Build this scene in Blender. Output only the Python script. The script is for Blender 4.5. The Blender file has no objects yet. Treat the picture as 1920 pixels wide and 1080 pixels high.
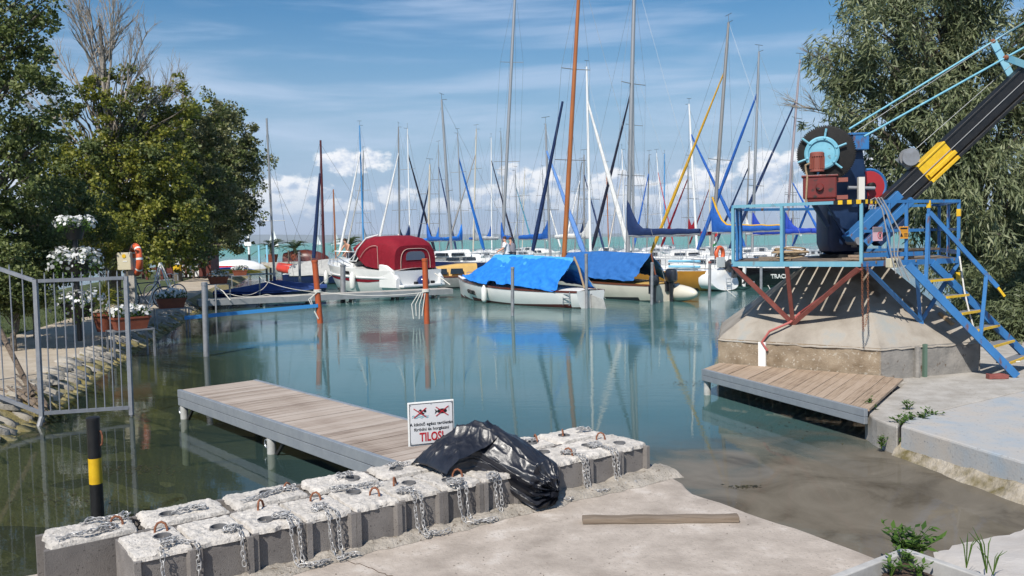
import bpy, bmesh, math, random
import numpy as np
from mathutils import Vector, Matrix, noise as mnoise

sc = bpy.context.scene
COL = sc.collection
R_ = math.radians

# ------------------------------------------------------------------ camera
FPX, CAM_H = 1600.0, 2.3
PITCH, ROLL = math.atan(93 / FPX), R_(1.2)
_u0 = Vector((0, math.sin(PITCH), math.cos(PITCH)))
_fw = Vector((0, math.cos(PITCH), -math.sin(PITCH)))
_x = Vector((1, 0, 0))
_rt = math.cos(ROLL) * _x - math.sin(ROLL) * _u0
_up = math.cos(ROLL) * _u0 + math.sin(ROLL) * _x
cam_d = bpy.data.cameras.new('camera')
cam_d.sensor_width = 36.0
cam_d.lens = 36.0 * FPX / 1920
cam_d.clip_start = 0.05
cam_d.clip_end = 60000
cam = bpy.data.objects.new('camera', cam_d)
COL.objects.link(cam)
cam.matrix_world = Matrix((( _rt.x, _up.x, -_fw.x, 0), (_rt.y, _up.y, -_fw.y, 0), (_rt.z, _up.z, -_fw.z, CAM_H), (0, 0, 0, 1)))
sc.camera = cam

def ray(u, v):
    return (u - 960) / FPX * _rt + (540 - v) / FPX * _up + _fw
def P(u, v, z=0.0):
    """survey point: where a sight line of the photograph meets the level z"""
    d = ray(u, v); return d * ((z - CAM_H) / d.z) + Vector((0, 0, CAM_H))
def PD(u, v, y):
    """survey point: where a sight line meets the vertical plane at distance y"""
    d = ray(u, v); return d * (y / d.y) + Vector((0, 0, CAM_H))
def azel(u, v):
    d = ray(u, v).normalized(); return math.atan2(d.x, d.y), math.asin(d.z)

# ------------------------------------------------------------------ light
SUN_H = Vector((0.40, 0.92, 0)).normalized()      # the way the light travels
SUN_EL = R_(47)
sun_d = bpy.data.lights.new('sun', 'SUN')
sun_d.energy = 5.0
sun_d.angle = R_(0.5)
sun_d.color = (1.0, 0.945, 0.86)
sun = bpy.data.objects.new('sun', sun_d)
COL.objects.link(sun)
_ld = Vector((SUN_H.x * math.cos(SUN_EL), SUN_H.y * math.cos(SUN_EL), -math.sin(SUN_EL)))
sun.rotation_euler = _ld.to_track_quat('-Z', 'Y').to_euler()

world = bpy.data.worlds.new('World')
sc.world = world
world.use_nodes = True
def build_world():
    nt = world.node_tree; N = nt.nodes; L = nt.links
    N.clear()
    def nd(t, **k):
        n = N.new(t)
        for a, b in k.items(): setattr(n, a, b)
        return n
    def math_(op, a, b=None, c=None, clamp=False):
        n = nd('ShaderNodeMath', operation=op, use_clamp=clamp)
        for i, q in enumerate((a, b, c)):
            if q is None: continue
            if isinstance(q, (int, float)): n.inputs[i].default_value = q
            else: L.new(q, n.inputs[i])
        return n.outputs[0]
    sky = nd('ShaderNodeTexSky', sky_type='NISHITA')
    sky.sun_disc = False
    sky.sun_elevation = SUN_EL
    sky.sun_rotation = math.atan2(-SUN_H.x, -SUN_H.y)
    sky.air_density = 1.15; sky.dust_density = 0.35; sky.ozone_density = 2.6
    bg = nd('ShaderNodeBackground'); bg.inputs[1].default_value = 0.084
    hs = nd('ShaderNodeHueSaturation'); hs.inputs['Saturation'].default_value = 1.45; L.new(sky.outputs[0], hs.inputs['Color'])
    tc = nd('ShaderNodeTexCoord')
    sep = nd('ShaderNodeSeparateXYZ'); L.new(tc.outputs['Generated'], sep.inputs[0])
    az = math_('ARCTAN2', sep.outputs[0], sep.outputs[1])
    el = math_('ARCSINE', sep.outputs[2])
    # pale blue summer haze low over the lake, the same all round
    hz = nd('ShaderNodeMapRange', interpolation_type='SMOOTHERSTEP'); L.new(el, hz.inputs[0]); hz.inputs[1].default_value = -0.02; hz.inputs[2].default_value = 0.31; hz.inputs[3].default_value = 0.95; hz.inputs[4].default_value = 0.0
    hm = nd('ShaderNodeMix', data_type='RGBA'); L.new(hz.outputs[0], hm.inputs[0]); L.new(hs.outputs[0], hm.inputs[6]); hm.inputs[7].default_value = (3.5, 5.1, 7.4, 1)
    L.new(hm.outputs[2], bg.inputs[0])
    # --- cumulus: heaps at chosen bearings and heights, and a broken bank round the rest of the horizon
    heaps = [(540, 362, 75, 36), (505, 385, 60, 26), (668, 300, 66, 20), (650, 316, 40, 18), (742, 366, 52, 18), (640, 384, 70, 12),
             (865, 385, 70, 16), (940, 372, 70, 26), (985, 340, 62, 34), (1040, 372, 60, 26), (1150, 352, 66, 34), (1215, 382, 80, 22),
             (1300, 352, 70, 34), (1345, 330, 60, 34), (1440, 318, 72, 36), (1470, 355, 80, 30), (1590, 330, 80, 40), (380, 370, 80, 30), (250, 350, 90, 40), (90, 360, 90, 34)]
    nz_c = nd('ShaderNodeCombineXYZ'); L.new(az, nz_c.inputs[0]); L.new(math_('MULTIPLY', el, 1.5), nz_c.inputs[1])
    n1 = nd('ShaderNodeTexNoise'); n1.inputs['Scale'].default_value = 30; n1.inputs['Detail'].default_value = 5; n1.inputs['Roughness'].default_value = 0.58
    L.new(nz_c.outputs[0], n1.inputs['Vector'])
    nlow = nd('ShaderNodeTexNoise'); nlow.inputs['Scale'].default_value = 9; nlow.inputs['Detail'].default_value = 3
    L.new(nz_c.outputs[0], nlow.inputs['Vector'])
    val = None; lift = None
    for (u, v, w, h) in heaps:
        a0, e0 = azel(u, v)
        w, h = w * 1.12, h * 1.18
        dx = math_('MULTIPLY', math_('SUBTRACT', az, a0), FPX / w)
        dy = math_('MULTIPLY', math_('SUBTRACT', el, e0), FPX / h)
        q = math_('SUBTRACT', 1.0, math_('ADD', math_('MULTIPLY', dx, dx), math_('MULTIPLY', dy, dy)))
        val = q if val is None else math_('MAXIMUM', val, q)
    be = math_('MULTIPLY', math_('SUBTRACT', el, 0.058), 1 / 0.032)
    side = math_('GREATER_THAN', math_('ABSOLUTE', az), 0.62)
    band = math_('ADD', math_('SUBTRACT', math_('SUBTRACT', 0.55, math_('MULTIPLY', be, be)), math_('MULTIPLY', math_('SUBTRACT', 1.0, side), 9.0)),
                 math_('MULTIPLY', math_('SUBTRACT', nlow.outputs[0], 0.5), 4.0))
    val = math_('MAXIMUM', val, band)
    val = math_('MAXIMUM', val, -2.0)
    edge = math_('ADD', val, math_('MULTIPLY', math_('SUBTRACT', n1.outputs[0], 0.54), 4.2))
    mr = nd('ShaderNodeMapRange', interpolation_type='SMOOTHSTEP'); L.new(edge, mr.inputs[0]); mr.inputs[1].default_value = -0.1; mr.inputs[2].default_value = 0.6
    mr.inputs[4].default_value = 0.95
    fade = nd('ShaderNodeMapRange'); L.new(el, fade.inputs[0]); fade.inputs[1].default_value = 0.018; fade.inputs[2].default_value = 0.065; fade.inputs[3].default_value = 0.35; fade.inputs[4].default_value = 1.0
    dens = math_('MULTIPLY', mr.outputs[0], fade.outputs[0])
    # the same noise looked up a little higher gives the lit tops and the grey bases
    nz2 = nd('ShaderNodeVectorMath', operation='ADD'); L.new(nz_c.outputs[0], nz2.inputs[0]); nz2.inputs[1].default_value = (-0.006, 0.010, 0)
    n2 = nd('ShaderNodeTexNoise'); n2.inputs['Scale'].default_value = 30; n2.inputs['Detail'].default_value = 3; L.new(nz2.outputs[0], n2.inputs['Vector'])
    sh = math_('ADD', math_('MULTIPLY', math_('SUBTRACT', n1.outputs[0], n2.outputs[0]), 3.6), 0.62, clamp=True)
    cr = nd('ShaderNodeValToRGB'); L.new(sh, cr.inputs[0])
    cr.color_ramp.elements[0].color = (0.46, 0.56, 0.72, 1); cr.color_ramp.elements[0].position = 0.1
    cr.color_ramp.elements[1].color = (0.92, 0.93, 0.95, 1); cr.color_ramp.elements[1].position = 0.75
    bgc = nd('ShaderNodeBackground'); L.new(cr.outputs[0], bgc.inputs[0])
    # --- thin high cloud in long streaks
    rot = nd('ShaderNodeMapping'); L.new(nz_c.outputs[0], rot.inputs[0]); rot.inputs['Rotation'].default_value = (0, 0, 0.20); rot.inputs['Scale'].default_value = (2.2, 13, 1)
    n3 = nd('ShaderNodeTexNoise'); n3.inputs['Scale'].default_value = 1.15; n3.inputs['Detail'].default_value = 5; n3.inputs['Roughness'].default_value = 0.55
    n3.inputs['Distortion'].default_value = 0.4
    L.new(rot.outputs[0], n3.inputs['Vector'])
    mc = nd('ShaderNodeMapRange', interpolation_type='SMOOTHSTEP'); L.new(n3.outputs[0], mc.inputs[0]); mc.inputs[1].default_value = 0.42; mc.inputs[2].default_value = 0.72; mc.inputs[4].default_value = 0.55
    bgs = nd('ShaderNodeBackground'); bgs.inputs[0].default_value = (0.56, 0.66, 0.84, 1)
    m1 = nd('ShaderNodeMixShader'); L.new(mc.outputs[0], m1.inputs[0]); L.new(bg.outputs[0], m1.inputs[1]); L.new(bgs.outputs[0], m1.inputs[2])
    m2 = nd('ShaderNodeMixShader'); L.new(dens, m2.inputs[0]); L.new(m1.outputs[0], m2.inputs[1]); L.new(bgc.outputs[0], m2.inputs[2])
    out = nd('ShaderNodeOutputWorld'); L.new(m2.outputs[0], out.inputs[0])
build_world()
world.cycles.sampling_method = 'MANUAL'
world.cycles.sample_map_resolution = 256

vs = sc.view_settings
vs.view_transform = 'Standard'; vs.look = 'None'; vs.exposure = 0.20; vs.gamma = 1.0; vs.use_curve_mapping = False
sc.cycles.max_bounces = 8
sc.cycles.transparent_max_bounces = 10
sc.cycles.caustics_reflective = False
sc.cycles.caustics_refractive = False
sc.render.film_transparent = False
sc.cycles.use_denoising = True

# ------------------------------------------------------------------ materials
def nodes_of(name):
    m = bpy.data.materials.new(name); m.use_nodes = True
    nt = m.node_tree
    return m, nt, nt.nodes, nt.links, nt.nodes['Principled BSDF']
def M(name, c, rough=0.6, metal=0.0, c2=None, c3=None, scale=6.0, lo=0.38, hi=0.62, bump=0.0, bscale=60.0, bdist=0.01, spec=0.5, coat=0.0, stretch=None, rvar=0.0, sheen=0.0, speck=None, obj=False, orand=0.0):
    m, nt, N, L, b = nodes_of(name)
    b.inputs['Base Color'].default_value = (*c, 1)
    b.inputs['Roughness'].default_value = rough
    b.inputs['Metallic'].default_value = metal
    b.inputs['Specular IOR Level'].default_value = spec
    b.inputs['Coat Weight'].default_value = coat
    if sheen: b.inputs['Sheen Weight'].default_value = sheen
    g = N.new('ShaderNodeTexCoord') if obj else N.new('ShaderNodeNewGeometry')
    pos = g.outputs['Object'] if obj else g.outputs['Position']
    if stretch:
        mp = N.new('ShaderNodeMapping'); mp.inputs['Scale'].default_value = stretch; L.new(pos, mp.inputs[0]); pos = mp.outputs[0]
    if c2 is not None:
        n = N.new('ShaderNodeTexNoise'); n.inputs['Scale'].default_value = scale; n.inputs['Detail'].default_value = 8; n.inputs['Roughness'].default_value = 0.62
        L.new(pos, n.inputs['Vector'])
        r = N.new('ShaderNodeValToRGB'); L.new(n.outputs[0], r.inputs[0])
        r.color_ramp.elements[0].position = lo; r.color_ramp.elements[0].color = (*c, 1)
        r.color_ramp.elements[1].position = hi; r.color_ramp.elements[1].color = (*c2, 1)
        if c3 is not None:
            e = r.color_ramp.elements.new(min(0.98, hi + 0.12)); e.color = (*c3, 1)
        col = r.outputs[0]
        if speck:
            n2 = N.new('ShaderNodeTexNoise'); n2.inputs['Scale'].default_value = speck[1]; n2.inputs['Detail'].default_value = 4; L.new(pos, n2.inputs['Vector'])
            r2 = N.new('ShaderNodeValToRGB'); L.new(n2.outputs[0], r2.inputs[0]); r2.color_ramp.elements[0].position = speck[2]; r2.color_ramp.elements[1].position = speck[2] + 0.08
            mx = N.new('ShaderNodeMix'); mx.data_type = 'RGBA'; L.new(r2.outputs[0], mx.inputs[0]); L.new(col, mx.inputs[6]); mx.inputs[7].default_value = (*speck[0], 1)
            col = mx.outputs[2]
        if orand:      # every copy a little lighter or darker than its neighbours
            oi = N.new('ShaderNodeObjectInfo'); om = N.new('ShaderNodeMapRange'); L.new(oi.outputs['Random'], om.inputs[0]); om.inputs[3].default_value = 1 - orand; om.inputs[4].default_value = 1 + orand
            hv = N.new('ShaderNodeHueSaturation'); L.new(col, hv.inputs['Color']); L.new(om.outputs[0], hv.inputs['Value']); col = hv.outputs[0]
        L.new(col, b.inputs['Base Color'])
        if rvar:
            mr = N.new('ShaderNodeMapRange'); L.new(n.outputs[0], mr.inputs[0]); mr.inputs[1].default_value = 0.3; mr.inputs[2].default_value = 0.7
            mr.inputs[3].default_value = max(0, rough - rvar); mr.inputs[4].default_value = min(1, rough + rvar); L.new(mr.outputs[0], b.inputs['Roughness'])
    if bump:
        n = N.new('ShaderNodeTexNoise'); n.inputs['Scale'].default_value = bscale; n.inputs['Detail'].default_value = 6; n.inputs['Roughness'].default_value = 0.6
        L.new(pos, n.inputs['Vector'])
        bp = N.new('ShaderNodeBump'); bp.inputs['Strength'].default_value = bump; bp.inputs['Distance'].default_value = bdist
        L.new(n.outputs[0], bp.inputs['Height']); L.new(bp.outputs[0], b.inputs['Normal'])
    return m
def leaf_mat(name, ca, cb, cc, trans=0.35, rough=0.55):
    m, nt, N, L, b = nodes_of(name)
    g = N.new('ShaderNodeNewGeometry')
    r = N.new('ShaderNodeValToRGB'); L.new(g.outputs['Random Per Island'], r.inputs[0])
    r.color_ramp.elements[0].color = (*ca, 1); r.color_ramp.elements[1].color = (*cc, 1)
    e = r.color_ramp.elements.new(0.55); e.color = (*cb, 1)
    L.new(r.outputs[0], b.inputs['Base Color']); b.inputs['Roughness'].default_value = rough; b.inputs['Specular IOR Level'].default_value = 0.4
    t = N.new('ShaderNodeBsdfTranslucent'); L.new(r.outputs[0], t.inputs[0])
    mx = N.new('ShaderNodeMixShader'); mx.inputs[0].default_value = trans
    L.new(b.outputs[0], mx.inputs[1]); L.new(t.outputs[0], mx.inputs[2])
    L.new(mx.outputs[0], N['Material Output'].inputs[0])
    return m
MT = {}
def mk(key, *a, **k): MT[key] = M(key, *a, **k)

# ------------------------------------------------------------------ mesh helper
def frame_from(d, up=Vector((0, 0, 1))):
    d = d.normalized()
    if abs(d.dot(up)) > 0.995: up = Vector((0, 1, 0)) if abs(d.y) < 0.9 else Vector((1, 0, 0))
    s = d.cross(up).normalized(); return d, s, s.cross(d).normalized()
class MB:
    def __init__(self): self.v = []; self.f = []
    def add(self, vs, fs):
        o = len(self.v); self.v += [Vector(q) for q in vs]; self.f += [tuple(o + i for i in q) for q in fs]; return self
    def box(self, c, s, rz=0.0, M3=None):
        c = Vector(c); hx, hy, hz = s[0] / 2, s[1] / 2, s[2] / 2
        pts = [Vector((x, y, z)) for z in (-hz, hz) for y in (-hy, hy) for x in (-hx, hx)]
        Q = M3 if M3 is not None else Matrix.Rotation(rz, 3, 'Z')
        return self.add([Q @ q + c for q in pts], [(0, 2, 3, 1), (4, 5, 7, 6), (0, 1, 5, 4), (2, 6, 7, 3), (0, 4, 6, 2), (1, 3, 7, 5)])
    def bar(self, p, q, w, h, up=Vector((0, 0, 1))):
        p, q = Vector(p), Vector(q); d, s, u = frame_from(q - p, Vector(up))
        vs = []
        for e in (p, q):
            for a, b in ((-1, -1), (1, -1), (1, 1), (-1, 1)): vs.append(e + s * (a * w / 2) + u * (b * h / 2))
        return self.add(vs, [(3, 2, 1, 0), (4, 5, 6, 7), (0, 1, 5, 4), (1, 2, 6, 5), (2, 3, 7, 6), (3, 0, 4, 7)])
    def tube(self, pts, r, n=8, cap=True, closed=False):
        pts = [Vector(q) for q in pts]; m = len(pts)
        rs = r if isinstance(r, (list, tuple)) else [r] * m
        o = len(self.v); prev = None
        for i, q in enumerate(pts):
            if closed: t = pts[(i + 1) % m] - pts[i - 1]
            else: t = pts[min(i + 1, m - 1)] - pts[max(i - 1, 0)]
            if t.length < 1e-9: t = Vector((0, 0, 1))
            t.normalize()
            if prev is None: _, s, u = frame_from(t)
            else:
                s = prev - t * prev.dot(t)
                if s.length < 1e-6: _, s, u = frame_from(t)
                s.normalize(); u = s.cross(t)
            prev = s
            for k in range(n):
                a = 2 * math.pi * k / n
                self.v.append(q + (s * math.cos(a) + u * math.sin(a)) * rs[i])
        for i in range(m if closed else m - 1):
            j = (i + 1) % m
            for k in range(n):
                l = (k + 1) % n
                self.f.append((o + i * n + k, o + j * n + k, o + j * n + l, o + i * n + l))
        if cap and not closed:
            self.f.append(tuple(o + k for k in range(n))); self.f.append(tuple(o + (m - 1) * n + k for k in reversed(range(n))))
        return self
    def lathe(self, c, prof, n=16, axis=Vector((0, 0, 1))):
        c = Vector(c); d, s, u = frame_from(Vector(axis)); o = len(self.v); m = len(prof)
        for (r, z) in prof:
            for k in range(n):
                a = 2 * math.pi * k / n; self.v.append(c + d * z + (s * math.cos(a) + u * math.sin(a)) * r)
        for i in range(m - 1):
            for k in range(n):
                l = (k + 1) % n; self.f.append((o + i * n + k, o + i * n + l, o + (i + 1) * n + l, o + (i + 1) * n + k))
        if prof[0][0] > 1e-5: self.f.append(tuple(o + k for k in reversed(range(n))))
        if prof[-1][0] > 1e-5: self.f.append(tuple(o + (m - 1) * n + k for k in range(n)))
        return self
    def sphere(self, c, r, n=12, m=8):
        rr = r if isinstance(r, (tuple, list)) else (r, r, r); c = Vector(c); o = len(self.v)
        for i in range(m + 1):
            th = math.pi * i / m
            for k in range(n):
                a = 2 * math.pi * k / n; self.v.append(c + Vector((rr[0] * math.sin(th) * math.cos(a), rr[1] * math.sin(th) * math.sin(a), rr[2] * math.cos(th))))
        for i in range(m):
            for k in range(n):
                l = (k + 1) % n; self.f.append((o + i * n + k, o + (i + 1) * n + k, o + (i + 1) * n + l, o + i * n + l))
        return self
    def grid(self, fn, nu, nv, flip=False):
        o = len(self.v)
        for j in range(nv + 1):
            for i in range(nu + 1): self.v.append(Vector(fn(i / nu, j / nv)))
        for j in range(nv):
            for i in range(nu):
                a = o + j * (nu + 1) + i; q = (a, a + 1, a + nu + 2, a + nu + 1)
                self.f.append(q[::-1] if flip else q)
        return self
    def prism(self, poly, z0, z1):
        n = len(poly); o = len(self.v)
        for z in (z0, z1):
            for q in poly: self.v.append(Vector((q[0], q[1], z)))
        self.f.append(tuple(o + i for i in reversed(range(n)))); self.f.append(tuple(o + n + i for i in range(n)))
        for i in range(n):
            j = (i + 1) % n; self.f.append((o + i, o + j, o + n + j, o + n + i))
        return self
    def plate(self, pts, thick):
        """a flat polygon in space given thickness along its normal"""
        pts = [Vector(q) for q in pts]; nn = Vector((0, 0, 0))
        for i in range(len(pts)): nn += pts[i].cross(pts[(i + 1) % len(pts)])
        nn.normalize(); n = len(pts); o = len(self.v)
        self.v += [q - nn * thick / 2 for q in pts] + [q + nn * thick / 2 for q in pts]
        self.f.append(tuple(o + i for i in reversed(range(n)))); self.f.append(tuple(o + n + i for i in range(n)))
        for i in range(n):
            j = (i + 1) % n; self.f.append((o + i, o + j, o + n + j, o + n + i))
        return self
    def loft(self, rings, closed=True, cap=True):
        o = len(self.v); n = len(rings[0])
        for r in rings: self.v += [Vector(q) for q in r]
        for i in range(len(rings) - 1):
            for k in range(n if closed else n - 1):
                l = (k + 1) % n; self.f.append((o + i * n + k, o + i * n + l, o + (i + 1) * n + l, o + (i + 1) * n + k))
        if cap and closed:
            self.f.append(tuple(o + k for k in reversed(range(n)))); self.f.append(tuple(o + (len(rings) - 1) * n + k for k in range(n)))
        return self
    def mesh(self, name, mat, inv=None, smooth=False):
        vs = [inv @ q for q in self.v] if inv is not None else self.v
        me = bpy.data.meshes.new(name); me.from_pydata([tuple(q) for q in vs], [], self.f)
        bm = bmesh.new(); bm.from_mesh(me); bmesh.ops.recalc_face_normals(bm, faces=bm.faces[:]); bm.to_mesh(me); bm.free()
        me.materials.append(mat)
        if smooth:
            me.polygons.foreach_set('use_smooth', [True] * len(me.polygons))
            try: me.set_sharp_from_angle(angle=R_(smooth if smooth is not True else 38))
            except Exception: pass
        me.update(); return me
    def build(self, name, mat, parent=None, smooth=False, local=False, label=None, bevel=0.0):
        """link as ONE mesh object; coordinates are world unless local, and are brought into the parent's space"""
        inv = None
        if parent is not None and not local:
            root = parent
            while root.parent is not None: root = root.parent
            inv = root.matrix_basis.inverted()
        o = bpy.data.objects.new(name, self.mesh(name, MT[mat] if isinstance(mat, str) else mat, inv, smooth))
        COL.objects.link(o)
        if parent is not None: o.parent = parent
        if label: o['label'] = label
        if bevel:
            b = o.modifiers.new('bevel', 'BEVEL'); b.width = bevel; b.segments = 2; b.limit_method = 'ANGLE'; b.angle_limit = R_(40)
        return o
def tag(o, label, cat, group=None):
    o['label'] = label; o['category'] = cat
    if group: o['group'] = group
    return o
def thing(name, label, cat, loc=(0, 0, 0), rz=0.0, group=None):
    o = bpy.data.objects.new(name, None); COL.objects.link(o); o.empty_display_size = 0.2
    o.location = loc; o.rotation_euler = (0, 0, rz)
    o.matrix_basis = Matrix.Translation(Vector(loc)) @ Matrix.Rotation(rz, 4, 'Z')
    return tag(o, label, cat, group)
def struct(o, kind='structure'): o['kind'] = kind; return o
def copy_tree(o, parent=None):
    c = o.copy(); COL.objects.link(c); c.parent = parent
    for ch in o.children: copy_tree(ch, c)
    return c
def text_part(name, body, size, mat, parent, M4, align='CENTER', extr=0.0015, bold=0.0):
    """lettering as a flat mesh, laid in the plane given by M4 (x right, y up), in the parent's local space"""
    cu = bpy.data.curves.new(name, 'FONT'); cu.body = body; cu.size = size; cu.align_x = align; cu.align_y = 'CENTER'; cu.extrude = extr; cu.offset = bold
    cu.resolution_u = 3
    t = bpy.data.objects.new(name + '_tmp', cu); COL.objects.link(t)
    dg = bpy.context.evaluated_depsgraph_get(); me = bpy.data.meshes.new_from_object(t.evaluated_get(dg))
    bpy.data.objects.remove(t); bpy.data.curves.remove(cu)
    me.transform(M4); me.materials.clear(); me.materials.append(MT[mat] if isinstance(mat, str) else mat)
    o = bpy.data.objects.new(name, me); COL.objects.link(o); o.parent = parent
    return o
def fbm(x, y, z=0.0, s=1.0, oct=4):
    return mnoise.fractal(Vector((x * s, y * s, z * s)), 1.0, 2.0, oct)
def face_mesh(name, co, nper, mat, extra=None):
    """fast mesh of N separate faces with nper corners each; co is (N*nper,3)"""
    co = np.asarray(co, dtype=np.float32).reshape(-1, 3); n = len(co) // nper
    me = bpy.data.meshes.new(name)
    me.vertices.add(len(co)); me.vertices.foreach_set('co', co.ravel())
    me.loops.add(len(co)); me.loops.foreach_set('vertex_index', np.arange(len(co), dtype=np.int32))
    me.polygons.add(n); me.polygons.foreach_set('loop_start', np.arange(0, len(co), nper, dtype=np.int32))
    me.update(calc_edges=True); me.materials.append(MT[mat] if isinstance(mat, str) else mat)
    return me
def nrm(a): return a / np.maximum(np.linalg.norm(a, axis=-1, keepdims=True), 1e-9)
def leaves(name, cen, axis, nor, ln, wd, mat, parent=None, inv=None, fold=0.0):
    """leaf-sized four-cornered faces"""
    cen = np.asarray(cen); axis = nrm(np.asarray(axis)); side = nrm(np.cross(axis, np.asarray(nor)))
    ln = np.broadcast_to(ln, (len(cen),))[:, None]; wd = np.broadcast_to(wd, (len(cen),))[:, None]
    q = np.stack([cen - axis * ln / 2, cen + side * wd / 2 - axis * ln * 0.05, cen + axis * ln / 2, cen - side * wd / 2 - axis * ln * 0.05], axis=1)
    if inv is not None: q = q.reshape(-1, 3) - np.asarray(inv)
    me = face_mesh(name, q, 4, mat)
    o = bpy.data.objects.new(name, me); COL.objects.link(o)
    if parent is not None: o.parent = parent
    return o
# ------------------------------------------------------------------ shared materials
mk('concrete', (0.29, 0.245, 0.205), 0.9, c2=(0.43, 0.37, 0.315), c3=(0.53, 0.475, 0.42), scale=3.4, lo=0.30, hi=0.56, bump=0.5, bscale=45, bdist=0.012, speck=((0.30, 0.26, 0.22), 55, 0.60))
mk('concrete_quay', (0.31, 0.285, 0.25), 0.9, c2=(0.42, 0.395, 0.36), scale=3.2, bump=0.45, bscale=40, bdist=0.012, speck=((0.2, 0.18, 0.16), 30, 0.62))
mk('blue_worn', (0.30, 0.345, 0.385), 0.88, c2=(0.375, 0.37, 0.36), c3=(0.40, 0.37, 0.335), scale=2.6, lo=0.30, hi=0.50, bump=0.35, bscale=50, speck=((0.24, 0.24, 0.24), 34, 0.62))
mk('block', (0.145, 0.132, 0.124), 0.95, c2=(0.20, 0.183, 0.17), scale=4, bump=0.8, bscale=140, bdist=0.006, speck=((0.085, 0.077, 0.072), 60, 0.62), orand=0.16)
mk('fill', (0.45, 0.42, 0.38), 0.95, c2=(0.60, 0.56, 0.51), scale=14, bump=0.9, bscale=70, bdist=0.012, speck=((0.27, 0.25, 0.23), 40, 0.62), orand=0.13)
mk('mortar', (0.28, 0.25, 0.21), 0.95, c2=(0.40, 0.36, 0.31), scale=9, bump=0.9, bscale=50, bdist=0.02, speck=((0.15, 0.12, 0.09), 30, 0.6))
mk('pyramid', (0.22, 0.19, 0.155), 0.88, c2=(0.335, 0.30, 0.255), c3=(0.29, 0.295, 0.28), scale=2.0, lo=0.32, hi=0.58, bump=0.4, bscale=26, bdist=0.02, speck=((0.14, 0.105, 0.075), 1.5, 0.60))
mk('aggregate', (0.19, 0.14, 0.09), 0.95, c2=(0.33, 0.265, 0.19), scale=3.5, lo=0.34, hi=0.62, bump=0.7, bscale=70, bdist=0.015, speck=((0.42, 0.37, 0.30), 26, 0.585))
mk('patched', (0.20, 0.19, 0.175), 0.92, c2=(0.29, 0.27, 0.245), scale=3.5, bump=0.5, bscale=25, bdist=0.02, speck=((0.12, 0.09, 0.065), 12, 0.62))
mk('zinc', (0.42, 0.45, 0.48), 0.45, 0.7, c2=(0.33, 0.36, 0.40), scale=9, rvar=0.12)
mk('zinc_dull', (0.30, 0.31, 0.33), 0.55, 0.35, c2=(0.22, 0.225, 0.235), scale=6, rvar=0.1)
mk('chain', (0.50, 0.495, 0.49), 0.52, 0.4, c2=(0.34, 0.33, 0.32), scale=30)
mk('rust', (0.16, 0.055, 0.028), 0.85, c2=(0.27, 0.11, 0.055), scale=40, bump=0.5, bscale=120)
mk('pvc', (0.14, 0.14, 0.145), 0.55)
mk('black_paint', (0.006, 0.006, 0.007), 0.45, c2=(0.013, 0.012, 0.012), scale=10, bump=0.2, bscale=80)
mk('yellow_paint', (0.72, 0.46, 0.015), 0.45, c2=(0.60, 0.36, 0.012), scale=12)
mk('mooring_orange', (0.43, 0.085, 0.022), 0.5, c2=(0.36, 0.075, 0.025), scale=7, rvar=0.1)
mk('white_paint', (0.78, 0.78, 0.76), 0.45)
mk('gelcoat', (0.78, 0.78, 0.76), 0.22, c2=(0.70, 0.71, 0.70), scale=1.5, coat=0.4)
mk('deck_white', (0.74, 0.74, 0.72), 0.5, c2=(0.66, 0.66, 0.64), scale=3)
mk('glass_dark', (0.012, 0.014, 0.018), 0.08, spec=0.8)
mk('rope', (0.62, 0.60, 0.55), 0.9)
mk('rope_tan', (0.38, 0.28, 0.17), 0.95, c2=(0.26, 0.18, 0.11), scale=60)
mk('steel', (0.55, 0.56, 0.58), 0.3, 0.85)
mk('alu', (0.50, 0.51, 0.52), 0.38, 0.55)
mk('wire', (0.16, 0.17, 0.18), 0.5, 0.6)
mk('skin', (0.52, 0.27, 0.18), 0.55)
mk('bark', (0.10, 0.085, 0.065), 0.95, c2=(0.17, 0.145, 0.115), scale=14, bump=0.9, bscale=30, bdist=0.03)
mk('bark_pale', (0.24, 0.21, 0.17), 0.95, c2=(0.34, 0.30, 0.26), scale=14)

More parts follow.
